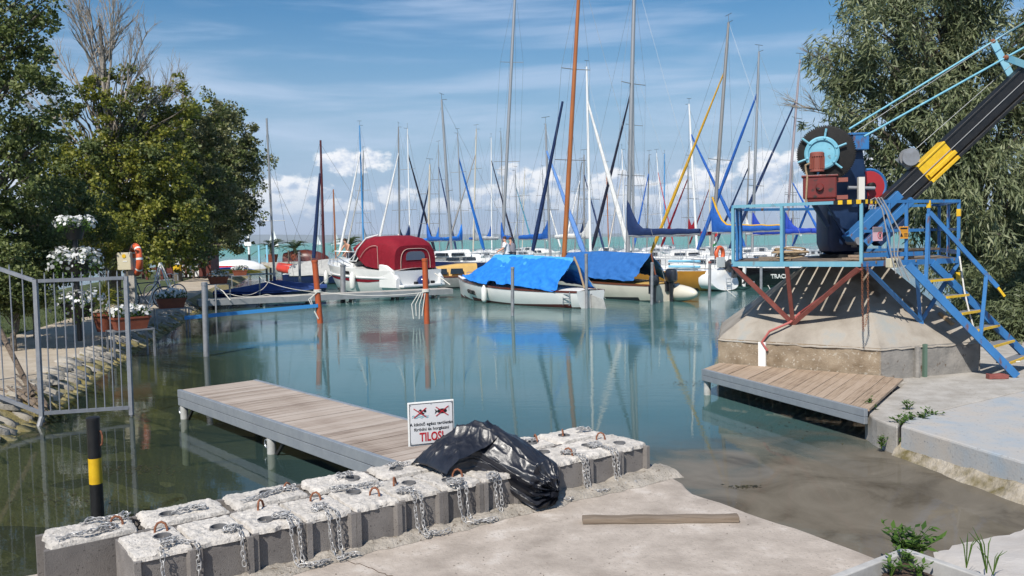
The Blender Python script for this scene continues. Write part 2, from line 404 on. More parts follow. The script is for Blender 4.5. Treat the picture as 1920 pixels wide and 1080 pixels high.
def plank_mat(key, ca, cb, cc):
    """weathered boards: tone differs from board to board, grain runs along the board's own long side (object X)"""
    m, nt, N, L, b = nodes_of(key)
    oi = N.new('ShaderNodeObjectInfo'); tc = N.new('ShaderNodeTexCoord')
    mp = N.new('ShaderNodeMapping'); mp.inputs['Scale'].default_value = (3.0, 60, 60); L.new(tc.outputs['Object'], mp.inputs[0])
    ad = N.new('ShaderNodeVectorMath'); ad.operation = 'ADD'; L.new(mp.outputs[0], ad.inputs[0]); L.new(oi.outputs['Location'], ad.inputs[1])
    n = N.new('ShaderNodeTexNoise'); n.inputs['Scale'].default_value = 1.0; n.inputs['Detail'].default_value = 6; L.new(ad.outputs[0], n.inputs['Vector'])
    n2 = N.new('ShaderNodeTexNoise'); n2.inputs['Scale'].default_value = 4.0; n2.inputs['Detail'].default_value = 4; L.new(tc.outputs['Object'], n2.inputs['Vector'])
    sm = N.new('ShaderNodeMath'); sm.operation = 'MULTIPLY_ADD'; L.new(oi.outputs['Random'], sm.inputs[0]); sm.inputs[1].default_value = 0.32; L.new(n.outputs[0], sm.inputs[2])
    s2 = N.new('ShaderNodeMath'); s2.operation = 'MULTIPLY_ADD'; L.new(n2.outputs[0], s2.inputs[0]); s2.inputs[1].default_value = 0.35; L.new(sm.outputs[0], s2.inputs[2])
    r = N.new('ShaderNodeValToRGB'); L.new(s2.outputs[0], r.inputs[0])
    r.color_ramp.elements[0].position = 0.5; r.color_ramp.elements[0].color = (*ca, 1)
    r.color_ramp.elements[1].position = 1.05 if False else 1.0; r.color_ramp.elements[1].color = (*cc, 1)
    e = r.color_ramp.elements.new(0.75); e.color = (*cb, 1)
    L.new(r.outputs[0], b.inputs['Base Color']); b.inputs['Roughness'].default_value = 0.85
    bp = N.new('ShaderNodeBump'); bp.inputs['Strength'].default_value = 0.4; bp.inputs['Distance'].default_value = 0.004
    L.new(n.outputs[0], bp.inputs['Height']); L.new(bp.outputs[0], b.inputs['Normal'])
    MT[key] = m
plank_mat('deck_plank', (0.17, 0.125, 0.095), (0.33, 0.265, 0.215), (0.42, 0.355, 0.30))
plank_mat('deck_plank_brown', (0.20, 0.14, 0.095), (0.34, 0.25, 0.175), (0.40, 0.305, 0.225))
plank_mat('old_timber', (0.055, 0.040, 0.028), (0.125, 0.092, 0.065), (0.20, 0.155, 0.115))

# ------------------------------------------------------------------ water
def water_material():
    m, nt, N, L, b = nodes_of('lake_water'); N.remove(b)
    out = N['Material Output']
    g = N.new('ShaderNodeNewGeometry'); sp = N.new('ShaderNodeSeparateXYZ'); L.new(g.outputs['Position'], sp.inputs[0])
    def mr(src, a, b_, c, d, smooth=True):
        n = N.new('ShaderNodeMapRange'); n.interpolation_type = 'SMOOTHSTEP' if smooth else 'LINEAR'
        L.new(src, n.inputs[0]); n.inputs[1].default_value = a; n.inputs[2].default_value = b_; n.inputs[3].default_value = c; n.inputs[4].default_value = d; return n.outputs[0]
    def mth(op, a, b_=None):
        n = N.new('ShaderNodeMath'); n.operation = op
        for i, q in enumerate((a, b_)):
            if q is None: continue
            if isinstance(q, (int, float)): n.inputs[i].default_value = q
            else: L.new(q, n.inputs[i])
        return n.outputs[0]
    X, Y = sp.outputs[0], sp.outputs[1]
    # ripples: short wavelets, a little stronger away from the sheltered corner
    mp = N.new('ShaderNodeMapping'); mp.inputs['Rotation'].default_value = (0, 0, 0.25); mp.inputs['Scale'].default_value = (0.55, 1.5, 1); L.new(g.outputs['Position'], mp.inputs[0])
    n1 = N.new('ShaderNodeTexNoise'); n1.inputs['Scale'].default_value = 3.4; n1.inputs['Detail'].default_value = 5; n1.inputs['Roughness'].default_value = 0.55; L.new(mp.outputs[0], n1.inputs['Vector'])
    n2 = N.new('ShaderNodeTexNoise'); n2.inputs['Scale'].default_value = 0.22; n2.inputs['Detail'].default_value = 3; L.new(g.outputs['Position'], n2.inputs['Vector'])
    amp = mth('MULTIPLY', mr(Y, 13, 31, 0.05, 0.46), mr(n2.outputs[0], 0.40, 0.60, 0.35, 1.45))
    amp = mth('ADD', amp, mr(Y, 85, 240, 0.0, 1.3))
    bp = N.new('ShaderNodeBump'); bp.inputs['Distance'].default_value = 0.035; L.new(amp, bp.inputs['Strength']); L.new(n1.outputs[0], bp.inputs['Height'])
    fr = N.new('ShaderNodeFresnel'); fr.inputs['IOR'].default_value = 1.333; L.new(bp.outputs[0], fr.inputs['Normal'])
    frs = mth('MULTIPLY', fr.outputs[0], mr(Y, 60, 200, 1.0, 0.36))
    gl = N.new('ShaderNodeBsdfGlossy'); gl.inputs['Roughness'].default_value = 0.015; L.new(bp.outputs[0], gl.inputs['Normal'])
    # what is in the water: chalky suspended silt, thin near the shore, and a film of dust and weed in the still corner
    tr = N.new('ShaderNodeBsdfTransparent'); tr.inputs[0].default_value = (0.60, 0.66, 0.58, 1)
    df = N.new('ShaderNodeBsdfDiffuse')
    cr = N.new('ShaderNodeValToRGB'); L.new(mr(Y, 4, 110, 0, 1, False), cr.inputs[0])
    cr.color_ramp.elements[0].position = 0.0; cr.color_ramp.elements[0].color = (0.075, 0.10, 0.08, 1)
    cr.color_ramp.elements[1].position = 1.0; cr.color_ramp.elements[1].color = (0.105, 0.30, 0.27, 1)
    for ps, c in ((0.06, (0.088, 0.185, 0.185)), (0.25, (0.080, 0.18, 0.172)), (0.65, (0.08, 0.22, 0.195))):
        e = cr.color_ramp.elements.new(ps); e.color = (*c, 1)
    # the sheltered left side under the trees is greener and clearer
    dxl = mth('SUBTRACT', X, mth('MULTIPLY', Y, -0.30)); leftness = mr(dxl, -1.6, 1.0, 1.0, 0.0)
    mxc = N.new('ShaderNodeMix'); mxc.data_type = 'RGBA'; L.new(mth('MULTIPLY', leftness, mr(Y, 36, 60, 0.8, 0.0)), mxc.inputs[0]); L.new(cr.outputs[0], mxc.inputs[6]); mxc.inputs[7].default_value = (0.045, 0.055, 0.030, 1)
    n3 = N.new('ShaderNodeTexNoise'); n3.inputs['Scale'].default_value = 0.9; n3.inputs['Detail'].default_value = 7; n3.inputs['Distortion'].default_value = 1.6; L.new(g.outputs['Position'], n3.inputs['Vector'])
    dx = mth('SUBTRACT', X, 3.3); dy = mth('SUBTRACT', Y, 6.7)
    dist = mth('SQRT', mth('ADD', mth('MULTIPLY', dx, dx), mth('MULTIPLY', mth('MULTIPLY', dy, dy), 0.85)))
    film = mr(mth('ADD', dist, mth('MULTIPLY', mth('SUBTRACT', n3.outputs[0], 0.5), 2.6)), 1.6, 3.4, 0.97, 0.0)
    n4 = N.new('ShaderNodeTexNoise'); n4.inputs['Scale'].default_value = 1.1; n4.inputs['Detail'].default_value = 8; n4.inputs['Distortion'].default_value = 1.3; n4.inputs['Roughness'].default_value = 0.62; L.new(g.outputs['Position'], n4.inputs['Vector'])
    fc = N.new('ShaderNodeValToRGB'); L.new(n4.outputs[0], fc.inputs[0])
    fc.color_ramp.elements[0].position = 0.30; fc.color_ramp.elements[0].color = (0.088, 0.073, 0.055, 1)
    fc.color_ramp.elements[1].position = 0.62; fc.color_ramp.elements[1].color = (0.185, 0.16, 0.127, 1)
    e = fc.color_ramp.elements.new(0.44); e.color = (0.145, 0.124, 0.097, 1)
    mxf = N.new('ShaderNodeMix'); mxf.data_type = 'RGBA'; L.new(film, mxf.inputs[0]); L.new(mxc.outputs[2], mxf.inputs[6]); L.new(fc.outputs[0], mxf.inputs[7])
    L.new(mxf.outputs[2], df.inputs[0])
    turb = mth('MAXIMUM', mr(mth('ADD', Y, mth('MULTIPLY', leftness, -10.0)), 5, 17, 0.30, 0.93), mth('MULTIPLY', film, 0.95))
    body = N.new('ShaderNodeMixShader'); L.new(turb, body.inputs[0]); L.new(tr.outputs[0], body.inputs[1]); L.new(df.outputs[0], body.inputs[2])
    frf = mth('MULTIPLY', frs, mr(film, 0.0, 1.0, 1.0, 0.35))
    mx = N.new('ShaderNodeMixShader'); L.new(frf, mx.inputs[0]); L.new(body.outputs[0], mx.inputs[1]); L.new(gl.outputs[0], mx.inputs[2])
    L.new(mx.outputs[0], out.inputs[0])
    return m
MT['water'] = water_material()
lake = MB(); S = 16000
lake.add([(-S, -60, 0), (S, -60, 0), (S, S, 0), (-S, S, 0)], [(0, 1, 2, 3)])
struct(lake.build('lake', 'water'))

# ------------------------------------------------------------------ far hills across the lake
mk('far_wood', (0.055, 0.085, 0.06), 0.95, c2=(0.09, 0.11, 0.075), scale=0.004)
def hill(name, y0, prof, depth, seed):
    mb = MB(); xs = np.linspace(-8200, 8200, 160)
    def fn(i, j):
        x = -8200 + 16400 * i
        h = np.interp(x, [a for a, _ in prof], [b for _, b in prof]) * (1 + 0.16 * fbm(x * 0.0011 + seed, seed) + 0.05 * fbm(x * 0.006, seed + 3))
        return (x, y0 + depth * j, -2 + max(0, h) * math.sin(min(1, j * 1.6) * math.pi / 2))
    mb.grid(fn, 160, 8); struct(mb.build(name, 'far_wood', smooth=True))
hill('far_hills', 9200, [(-8200, 150), (-4200, 120), (-2600, 105), (-1500, 84), (-600, 66), (600, 40), (2000, 30), (4000, 22), (8200, 16)], 1600, 1.0)
hill('near_hills', 7600, [(-8200, 60), (-3000, 40), (-2000, 34), (-1200, 40), (-500, 26), (300, 12), (1500, 9), (8200, 6)], 1000, 7.0)

# ------------------------------------------------------------------ lake bed
BANK = [(2.0, -5.75), (6.0, -5.75), (8.5, -5.85), (10.5, -6.25), (12.68, -6.86), (15.47, -7.63), (18.71, -8.43), (23.91, -9.61), (31.77, -11.66), (44.0, -14.6), (66.0, -20.0), (84.0, -23.5)]
def bank_x(y): return float(np.interp(y, [a for a, _ in BANK], [b for _, b in BANK]))
mk('bed', (0.060, 0.046, 0.024), 0.95, c2=(0.115, 0.092, 0.050), c3=(0.17, 0.145, 0.055), scale=0.9, lo=0.35, hi=0.6, bump=0.6, bscale=9, bdist=0.05, speck=((0.15, 0.13, 0.09), 6, 0.66))
def bed_z(x, y):
    d = x - bank_x(y)
    z = -min(1.6, 0.10 + 0.26 * max(0, d))
    dr = math.hypot(x - 3.3, (y - 6.5) * 0.8); z = max(z, -0.12 - 0.22 * max(0, dr - 1.2))
    dl = math.hypot(x + 3.6, (y - 5.0)); z = max(z, -0.15 - 0.30 * max(0, dl - 0.9))
    return max(z, -1.6) + 0.05 * fbm(x, y, 0, 0.6)
bed = MB()
bed.grid(lambda i, j: (-30 + 75 * i, 1.0 + 89 * j, bed_z(-30 + 75 * i, 1.0 + 89 * j)), 150, 178)
struct(bed.build('lake_bed', 'bed', smooth=True))

# ------------------------------------------------------------------ the mole on the left: stone bank, path, lawn
mk('path', (0.34, 0.28, 0.205), 0.95, c2=(0.44, 0.375, 0.29), c3=(0.30, 0.27, 0.22), scale=1.5, lo=0.35, hi=0.6, bump=0.5, bscale=30, bdist=0.02, speck=((0.22, 0.18, 0.13), 22, 0.62))
mk('bank', (0.24, 0.19, 0.06), 0.95, c2=(0.32, 0.27, 0.14), c3=(0.16, 0.14, 0.03), scale=2.6, lo=0.36, hi=0.56, bump=0.8, bscale=14, bdist=0.05)
mk('soil', (0.055, 0.033, 0.022), 0.98, c2=(0.11, 0.068, 0.045), scale=14, bump=1.0, bscale=40, bdist=0.04)
mk('lawn', (0.035, 0.055, 0.015), 0.98, c2=(0.075, 0.095, 0.03), c3=(0.13, 0.105, 0.06), scale=1.2, lo=0.35, hi=0.62, bump=0.8, bscale=30, bdist=0.03)
mk('stone', (0.26, 0.235, 0.195), 0.92, c2=(0.40, 0.365, 0.31), scale=5, bump=0.7, bscale=30, bdist=0.02)
mk('stone_algae', (0.20, 0.16, 0.045), 0.9, c2=(0.28, 0.245, 0.13), scale=4, bump=0.7, bscale=30, bdist=0.02)
def mole_z(s):
    return float(np.interp(s, [-6, -2.6, -1.2, -0.15, 0.45, 2.7, 3.0, 7.4, 8.2, 9.2], [-1.6, -0.85, -0.42, -0.05, 0.27, 0.33, 0.37, 0.42, 0.1, -1.2]))
def strip(name, s0, s1, ns, mat, amp, y0=2.0, y1=84.0, ny=230):
    mb = MB()
    def fn(i, j):
        y = y0 + (y1 - y0) * (j ** 1.5); s = s0 + (s1 - s0) * i; x = bank_x(y) - s
        e = amp * fbm(x, y, 0.5, 1.6) if 0 < i < 1 else 0.0
        return (x, y, mole_z(s) + e)
    mb.grid(fn, ns, ny, flip=True); return mb.build(name, mat, smooth=True)
bank_o = struct(strip('stone_bank', -2.6, 0.45, 14, 'bank', 0.07))
struct(strip('path', 0.45, 2.75, 8, 'path', 0.02))
struct(strip('lawn', 2.75, 9.2, 12, 'lawn', 0.05))
# flat stones set side by side down the slope
random.seed(11)
stone_me = []
for k in range(5):
    mb = MB(); pts = []
    for z in (-0.05, 0.035):
        for a in range(9):
            t = 2 * math.pi * a / 9; q = 1 + 0.22 * random.uniform(-1, 1); sh = 0.86 if z > 0 else 1.0
            pts.append((math.cos(t) * 0.5 * q * sh, math.sin(t) * 0.5 * q * sh, z + random.uniform(-0.012, 0.012)))
    mb.loft([pts[:9], pts[9:]]); stone_me.append(mb.mesh('stone', MT['stone' if k < 3 else 'stone_algae'], smooth=50))
y = 9.2; ns_ = 0
while y < 31 and ns_ < 250:
    wid = random.uniform(0.12, 0.24) * (1 + 0.012 * y)
    for s in (0.36, 0.12, -0.18):
        if random.random() < 0.16: continue
        o = bpy.data.objects.new('stone', stone_me[random.choice((0, 1, 2)) if s > 0.2 else (random.choice((0, 1, 2, 3)) if s > 0 else random.choice((3, 4)))])
        yy = y + random.uniform(-0.05, 0.05); ss = s + random.uniform(-0.06, 0.06)
        o.location = (bank_x(yy) - ss, yy, mole_z(ss) + 0.03)
        tl = -0.42 if s < 0.3 else -0.25
        o.rotation_euler = (random.uniform(-.12, .12), -tl + random.uniform(-.12, .12), 0.28 + random.uniform(-.3, .3))
        o.scale = (random.uniform(0.26, 0.46), wid * random.uniform(0.75, 1.0), random.uniform(0.6, 1.1))
        COL.objects.link(o); o.parent = bank_o; ns_ += 1
    y += wid * 1.12

# ------------------------------------------------------------------ quay slab in the foreground
def slab(name, poly, z1, z0, mat, jit=0.02, step=0.12, amp=0.012, seed=0, smooth_sides=()):
    """concrete slab with a worn, uneven rim and a slightly uneven top"""
    pts = []
    n = len(poly)
    for i in range(n):
        a, b = Vector(poly[i]).to_2d(), Vector(poly[(i + 1) % n]).to_2d()
        m = max(1, int((b - a).length / step))
        nn = Vector(((b - a).y, -(b - a).x)).normalized()
        for k in range(m):
            q = a.lerp(b, k / m); jj = 0 if i in smooth_sides else jit
            pts.append(q + nn * jj * fbm(q.x * 3 + seed, q.y * 3, seed) * (1 if k else 0.3))
    bm = bmesh.new()
    top = [bm.verts.new((q.x, q.y, z1)) for q in pts]
    f = bm.faces.new(top)
    if f.normal.z < 0: f.normal_flip()
    r = bmesh.ops.extrude_face_region(bm, geom=[f])
    for e in r['geom']:
        if isinstance(e, bmesh.types.BMVert): e.co.z = z1
    for v in top:
        v.co.z = z0
    bmesh.ops.recalc_face_normals(bm, faces=bm.faces[:])
    me = bpy.data.meshes.new(name); bm.to_mesh(me); bm.free(); me.materials.append(MT[mat])
    o = bpy.data.objects.new(name, me); COL.objects.link(o)
    bv = o.modifiers.new('bevel', 'BEVEL'); bv.width = 0.02; bv.segments = 2; bv.limit_method = 'ANGLE'; bv.angle_limit = R_(60)
    return o
ROW0 = Vector((-2.12, 4.62, 0)); ROWD = Vector((0.806, 0.592, 0)).normalized(); ROWN = Vector((ROWD.y, -ROWD.x, 0))   # row start, along, towards the camera
def row(a, b, z=0.0): return ROW0 + ROWD * a - ROWN * b + Vector((0, 0, z))                     # a along the row, b back from its face
Z_SLAB = 0.30
e_r = [P(1262, 897, Z_SLAB), P(1300, 925, Z_SLAB), P(1400, 960, Z_SLAB), P(1520, 1000, Z_SLAB), P(1645, 1047, Z_SLAB)]
struct(slab('quay_slab', [row(-0.5, 0.97), row(4.1, 0.95), row(4.22, 0.1)] + e_r + [(2.75, 4.1, 0), (3.2, 2.6, 0), (3.3, -2, 0), (-4.5, -2, 0), (-2.9, 3.6, 0), row(-0.5, 0.2)], Z_SLAB, -0.7, 'concrete', jit=0.05))
# rough mortar bed squeezed out along the foot of the blocks
mb = MB()
def mort(i, j):
    a = -0.1 + 4.3 * i; w = 0.10 + 0.07 * fbm(a * 3, 1.0) + 0.10 * max(0, a - 2.0) * 0.35
    h = 0.03 + 0.03 * fbm(a * 5, 4.0) + 0.02 * max(0, a - 1.5) * 0.6
    b = 0.06 - (w + 0.06) * j
    return row(a, b, Z_SLAB + 0.002 + max(0, h * (1 - j ** 3) + 0.012 * fbm(a * 14, j * 4)) * (1 if j < 1 else 0))
mb.grid(mort, 130, 8); struct(mb.build('mortar_bed', 'mortar', smooth=True))
# right-hand quay: a grey strip, a blue painted slab, a low ledge
Z_Q = 0.30
qa, qb, qc = P(1645, 786, Z_Q), P(1690, 800, Z_Q), P(1930, 872, Z_Q)
q1, q2, q3 = P(1622, 772, Z_Q), P(1700, 716, Z_Q), P(1688, 796, Z_Q)
fdir = (qc - qb).normalized()
qfar = qb + fdir * 6.5
bl, br = P(1700, 787, Z_Q), P(1925, 733, Z_Q); bdir = (br - bl).normalized(); bfar = bl + bdir * 7.5
struct(slab('quay_strip', [q1, qa, qb + Vector((-0.03, 0.02, 0)), bl + Vector((-0.03, 0.03, 0)), bfar + Vector((0, 0.05, 0)), (11.5, 16, 0), (7.2, 16.0, 0), (6.2, 12.3, 0), (4.8, 11.15, 0), q2], Z_Q, -0.6, 'concrete_quay', jit=0.012, seed=3))
struct(slab('painted_slab', [qb, qfar, bfar, bl], Z_Q + 0.012, -0.15, 'blue_worn', jit=0.006, seed=5))
mk('ledge', (0.13, 0.105, 0.04), 0.92, c2=(0.34, 0.295, 0.23), c3=(0.42, 0.38, 0.32), scale=3.2, lo=0.38, hi=0.54, bump=0.8, bscale=18, bdist=0.04)
mb = MB()
def ledge(i, j):
    t = -0.05 + 6.4 * i; q = qb + fdir * t; nn = Vector((-fdir.y, fdir.x, 0))
    if nn.y > 0: nn = -nn
    w = (0.22 + 0.5 * i + 0.10 * fbm(t * 1.3, 2.0)) * j
    return (q.x + nn.x * (w - 0.05), q.y + nn.y * (w - 0.05), 0.13 - 0.30 * j ** 1.4 + 0.05 * fbm(t * 2.2, j * 2.0, 1.0) * (1 - 0.3 * j))
mb.grid(ledge, 90, 12); struct(mb.build('stone_ledge', 'ledge', smooth=True))
# pale wet shore at the lower right
mb = MB()
mk('pale_shore', (0.46, 0.42, 0.38), 0.8, c2=(0.55, 0.51, 0.47), scale=2.4, bump=0.4, bscale=20, bdist=0.02)
def shore(i, j):
    x = 2.5 + 6.0 * i; y = 2.2 + 5.2 * j; yl = 6.0 + 0.5 * (x - 3.05) + 0.10 * fbm(x * 2.0, 1.0)
    h = min(0.24, 0.20 * (yl - y)) - 0.6 * max(0, 2.95 - x)
    return (x, y, max(-0.4, h) + 0.012 * fbm(x, y, 3, 2.5))
mb.grid(shore, 90, 80); struct(mb.build('shore', 'pale_shore', smooth=True))
# ------------------------------------------------------------------ mooring weights: hollow blocks filled with concrete
BH, BL, BW = 0.25, 0.495, 0.332
def shell_mesh(L_, W_, key):
    """block seen from above: long side L_ (x), width W_ (y), both short ends recessed between two ribs"""
    r, n = 0.034, 0.038
    hx, hy = L_ / 2, W_ / 2
    poly = [(-hx, -hy), (hx, -hy), (hx, -hy + r), (hx - n, -hy + r + 0.012), (hx - n, hy - r - 0.012), (hx, hy - r), (hx, hy), (-hx, hy), (-hx, hy - r), (-hx + n, hy - r - 0.012), (-hx + n, -hy + r + 0.012), (-hx, -hy + r)]
    mb = MB(); mb.prism(poly, 0, BH)
    return mb.mesh(key, MT['block'])
def fill_mesh(L_, W_, seed, hole):
    nx, ny = 60, 42
    hx, hy = L_ / 2 - 0.026, W_ / 2 - 0.004
    random.seed(seed); hp = hole
    mb = MB()
    def fn(i, j):
        x = -hx + 2 * hx * i; y = -hy + 2 * hy * j
        x += 0.012 * fbm(x * 9 + seed, y * 9, 1.0) * (1 if 0.02 < i < 0.98 else 2.2); y += 0.006 * fbm(x * 9, y * 9 + seed, 2.0)
        ed = min(1, min(i, 1 - i) * 14) * min(1, 0.45 + min(j, 1 - j) * 9)
        z = BH + 0.004 + 0.022 * ed ** 0.5 + 0.013 * fbm(x * 5 + seed * 3, y * 5, seed) * ed + 0.007 * fbm(x * 24, y * 24, seed + 5) * (0.6 + 0.4 * ed) + 0.004 * fbm(x * 60, y * 60, seed + 9)
        if i in (0, 1) or j in (0, 1): z = BH - 0.012
        if hp:
            d = math.hypot(x - hp[0], y - hp[1])
            if d < 0.047: z = BH - 0.13
        return (x, y, z)
    mb.grid(fn, nx, ny)
    return mb.mesh('concrete_fill', MT['fill'], smooth=42)
shell_f = shell_mesh(BL, BW, 'block_shell')
shell_b = shell_mesh(0.546, 0.36, 'block_shell')
HOLES = [(-0.03, 0.05), (0.09, -0.03), (-0.10, -0.02), (0.02, 0.03)]
fills_f = [fill_mesh(BL, BW, 3 + k, HOLES[k]) for k in range(4)] + [fill_mesh(BL, BW, 20, None)]
fills_b = [fill_mesh(0.546, 0.36, 40 + k, HOLES[(k + 1) % 4]) for k in range(3)]
mb = MB(); mb.lathe((0, 0, BH - 0.11), [(0.052, 0), (0.052, 0.145), (0.047, 0.145), (0.047, 0)], 20)
pipe_me = mb.mesh('pipe', MT['pvc'], smooth=40)
mb = MB(); mb.tube([(-0.035, 0, -0.03), (-0.033, 0, 0.02), (-0.018, 0.004, 0.046), (0.004, 0.006, 0.053), (0.026, 0.004, 0.040), (0.036, 0, 0.012), (0.037, 0, -0.03)], 0.0075, 7)
hook_me = mb.mesh('lifting_loop', MT['rust'], smooth=True)
hook_spots = []
def weight_block(pos, rz, shell, fill, hole, hook_at, hook_rz, label):
    t = thing('mooring_weight', label, 'concrete block', pos, rz, 'concrete mooring weights in two rows')
    def part(nm, me, loc=(0, 0, 0), r=0.0):
        o = bpy.data.objects.new(nm, me); COL.objects.link(o); o.parent = t; o.location = loc; o.rotation_euler = (0, 0, r); return o
    part('block_shell', shell); f = part('concrete_fill', fill)
    if hole: part('pipe', pipe_me, (hole[0], hole[1], 0))
    if hook_at and (int(abs(pos[0] * 100)) + len(label)) % 5 < 3: part('lifting_loop', hook_me, (hook_at[0], hook_at[1], BH + 0.028), hook_rz)
    return t
rz_row = math.atan2(ROWD.y, ROWD.x)
ordn = ['first', 'second', 'third', 'fourth', 'fifth', 'sixth', 'seventh', 'eighth', 'ninth', 'tenth', 'eleventh', 'last']
random.seed(4)
PITCH_F = 0.3355
for k in range(12):
    j = random.uniform(-0.012, 0.012)
    bow = -0.03 * math.sin(math.pi * k / 11)
    c = row((k + 0.5) * PITCH_F, BL / 2 + j + 0.0 - bow * 0 - 0.0, Z_SLAB + 0.002)
    fi = [0, 3, 1, 4, 2, 0, 1, 3, 4, 2, 0, 1][k]; hole = HOLES[fi] if fi < 4 else None
    hk = [(-0.14, 0.07), (-0.02, -0.09), (-0.16, 0.03), (-0.10, 0.04), (0.06, 0.06), (-0.05, -0.05), (0.05, 0.07), (0.08, -0.07), (-0.02, 0.05), (0.10, 0.07), (-0.15, 0.08), (-0.12, -0.05)][k]
    weight_block(c, rz_row - math.pi / 2 + random.uniform(-0.006, 0.006), shell_f, fills_f[fi], hole, hk, random.uniform(0, 3), 'grey mooring weight block, %s from the left in the front row' % ordn[k])
ordb = ['first', 'second', 'third', 'fourth', 'fifth', 'sixth', 'seventh', 'eighth']
for k in range(8):
    c = row(-0.37 + 0.55 * (k + 0.5), 0.515 + 0.36 / 2 + random.uniform(0, 0.015), Z_SLAB + 0.002)
    fi = k % 3
    weight_block(c, rz_row + random.uniform(-0.012, 0.012), shell_b, fills_b[fi], HOLES[(fi + 1) % 4], (0.13 * (-1) ** k + 0.02, -0.02), random.uniform(0, 3), 'grey mooring weight block, %s from the left in the back row by the water' % ordb[k])

# ------------------------------------------------------------------ galvanised chains
def link_template():
    mb = MB(); n = 12; pts = []
    for i in range(n):
        a = 2 * math.pi * i / n; cx = math.cos(a); sx = math.sin(a)
        pts.append((0.0095 * (1 if cx > 0 else -1) * (0.9 if abs(cx) > 0.2 else 0) + 0.0115 * cx, 0.0115 * sx, 0))
    mb.tube(pts, 0.0031, 5, closed=True)
    return np.array([tuple(q) for q in mb.v]), mb.f
LT_V, LT_F = link_template()
def chain(paths, label, group='galvanised chains on the mooring weights', jitter=0.5, seed=0):
    """one chain: links strung along one or more poly-lines"""
    rnd = random.Random(seed); V = []; Fc = []; PIT = 0.029
    base = Vector(paths[0][0])
    for pth in paths:
        pts = [Vector(q) for q in pth]
        # resample
        seg = [0.0]
        for i in range(1, len(pts)): seg.append(seg[-1] + (pts[i] - pts[i - 1]).length)
        n = max(2, int(seg[-1] / PIT))
        prev = None
        for i in range(n):
            def at(s):
                s = min(max(s, 0), seg[-1]); k = 0
                while k < len(seg) - 2 and seg[k + 1] < s: k += 1
                d = seg[k + 1] - seg[k]; return pts[k].lerp(pts[k + 1], (s - seg[k]) / d if d > 0 else 0)
            s = (i + 0.5) * PIT; c = at(s); d = (at(s + 0.012) - at(s - 0.012))
            if d.length < 1e-6: continue
            d, sd, up = frame_from(d)
            ang = (math.pi / 4 if i % 2 else -math.pi / 4) + rnd.uniform(-jitter, jitter)
            y = sd * math.cos(ang) + up * math.sin(ang); z = d.cross(y)
            Mx = np.array([[d.x, y.x, z.x], [d.y, y.y, z.y], [d.z, y.z, z.z]])
            sc_ = 1.0
            o = len(V); pv = LT_V @ Mx.T * sc_ + np.array(c)
            V += [Vector(q) for q in pv]; Fc += [tuple(o + a for a in f) for f in LT_F]
    mb = MB(); mb.v = [q - base for q in V]; mb.f = Fc
    ob = mb.build('chain', 'chain', smooth=True, local=True); ob.location = base
    return tag(ob, label, 'chain', group)
def on_top(a, b, h=0.0): return row(a, b, Z_SLAB + BH + 0.036 + h)
def pile(a, b, r, n, rnd, z):
    """a loose heap of chain lying about one spot"""
    out = []; ang = rnd.uniform(0, 6.28)
    for i in range(n):
        ang += rnd.uniform(0.5, 1.3); q = r * (0.35 + 0.65 * rnd.random())
        out.append(row(a + q * math.cos(ang), b + q * 0.7 * math.sin(ang), z + 0.006 + 0.02 * rnd.random()))
    return out
def hang(a, b0, seed, strands=1, tail=0.16, heap=True, low=None, spread=0.055, knot=0.08):
    rnd = random.Random(seed); res = []
    zt = Z_SLAB + BH + 0.036
    if heap: res.append(pile(a - knot * 0.4, b0, 0.07, 16, rnd, zt))
    for k in range(strands):
        da = (k - (strands - 1) / 2) * spread
        zl = Z_SLAB + 0.02 if low is None else low
        p = [row(a - knot * 0.3 + da * 0.3, b0, zt + 0.012), row(a + da * 0.6, b0 * 0.5, zt + 0.006), row(a + da, 0.03, zt + 0.004), row(a + da, -0.004, zt - 0.02), row(a + da * 1.05, -0.014, zt - 0.12), row(a + da * 0.9 + 0.006, -0.02, zl + 0.06)]
        if tail:
            p += [row(a + da * 0.8 + 0.01, -0.05, zl + 0.005)]
            for q in range(3): p.append(row(a + da + tail * (q + 1) / 3 + rnd.uniform(-.02, .02), -0.08 - rnd.uniform(0, 0.05), zl + 0.004 + 0.012 * rnd.random()))
        res.append(p)
    if strands == 2 and not tail:   # a loop: both strands meet at the foot
        res.append([row(a - spread / 2 * 0.9 + 0.006, -0.02, zl + 0.06), row(a, -0.035, zl + 0.01), row(a + spread / 2 * 0.9 + 0.006, -0.02, zl + 0.06)])
    return res
front_chains = [
    (0.245, 0.10, 2, 0.0, 'hanging from the leftmost front block as a long loop', 0.19),
    (0.60, 0.10, 1, 0.0, 'hanging straight down at the second front joint from the left', 0.05),
    (0.93, 0.13, 2, 0.17, 'doubled chain at the third front joint with its end heaped on the slab', 0.05),
    (1.185, 0.14, 2, 0.10, 'looped chain in the middle of the fourth front block', 0.06),
    (1.80, 0.10, 2, 0.14, 'doubled chain hanging left of the black plastic bag with a curled end', 0.05),
    (2.16, 0.05, 2, 0.20, 'doubled chain hanging just left of the bag and trailing along the slab', 0.06),
    (2.46, 0.0, 2, 0.0, 'short looped chain hanging at the left edge of the hanging bag', 0.045),
    (2.98, 0.08, 1, 0.13, 'single chain hanging at the right edge of the bag', 0.05),
    (3.30, 0.16, 2, 0.14, 'doubled chain hanging from the third front block before the right end', 0.04),
    (3.62, 0.20, 2, 0.16, 'doubled chain hanging from the block next to the right end', 0.045)]
for i, (a, b0, st, tl, lab, spr) in enumerate(front_chains):
    chain(hang(a, b0, 100 + i, st, tl, spread=spr), 'galvanised chain ' + lab if not lab.startswith(('doubled', 'looped', 'short', 'single')) else 'galvanised ' + lab, seed=i)
rnd = random.Random(8)
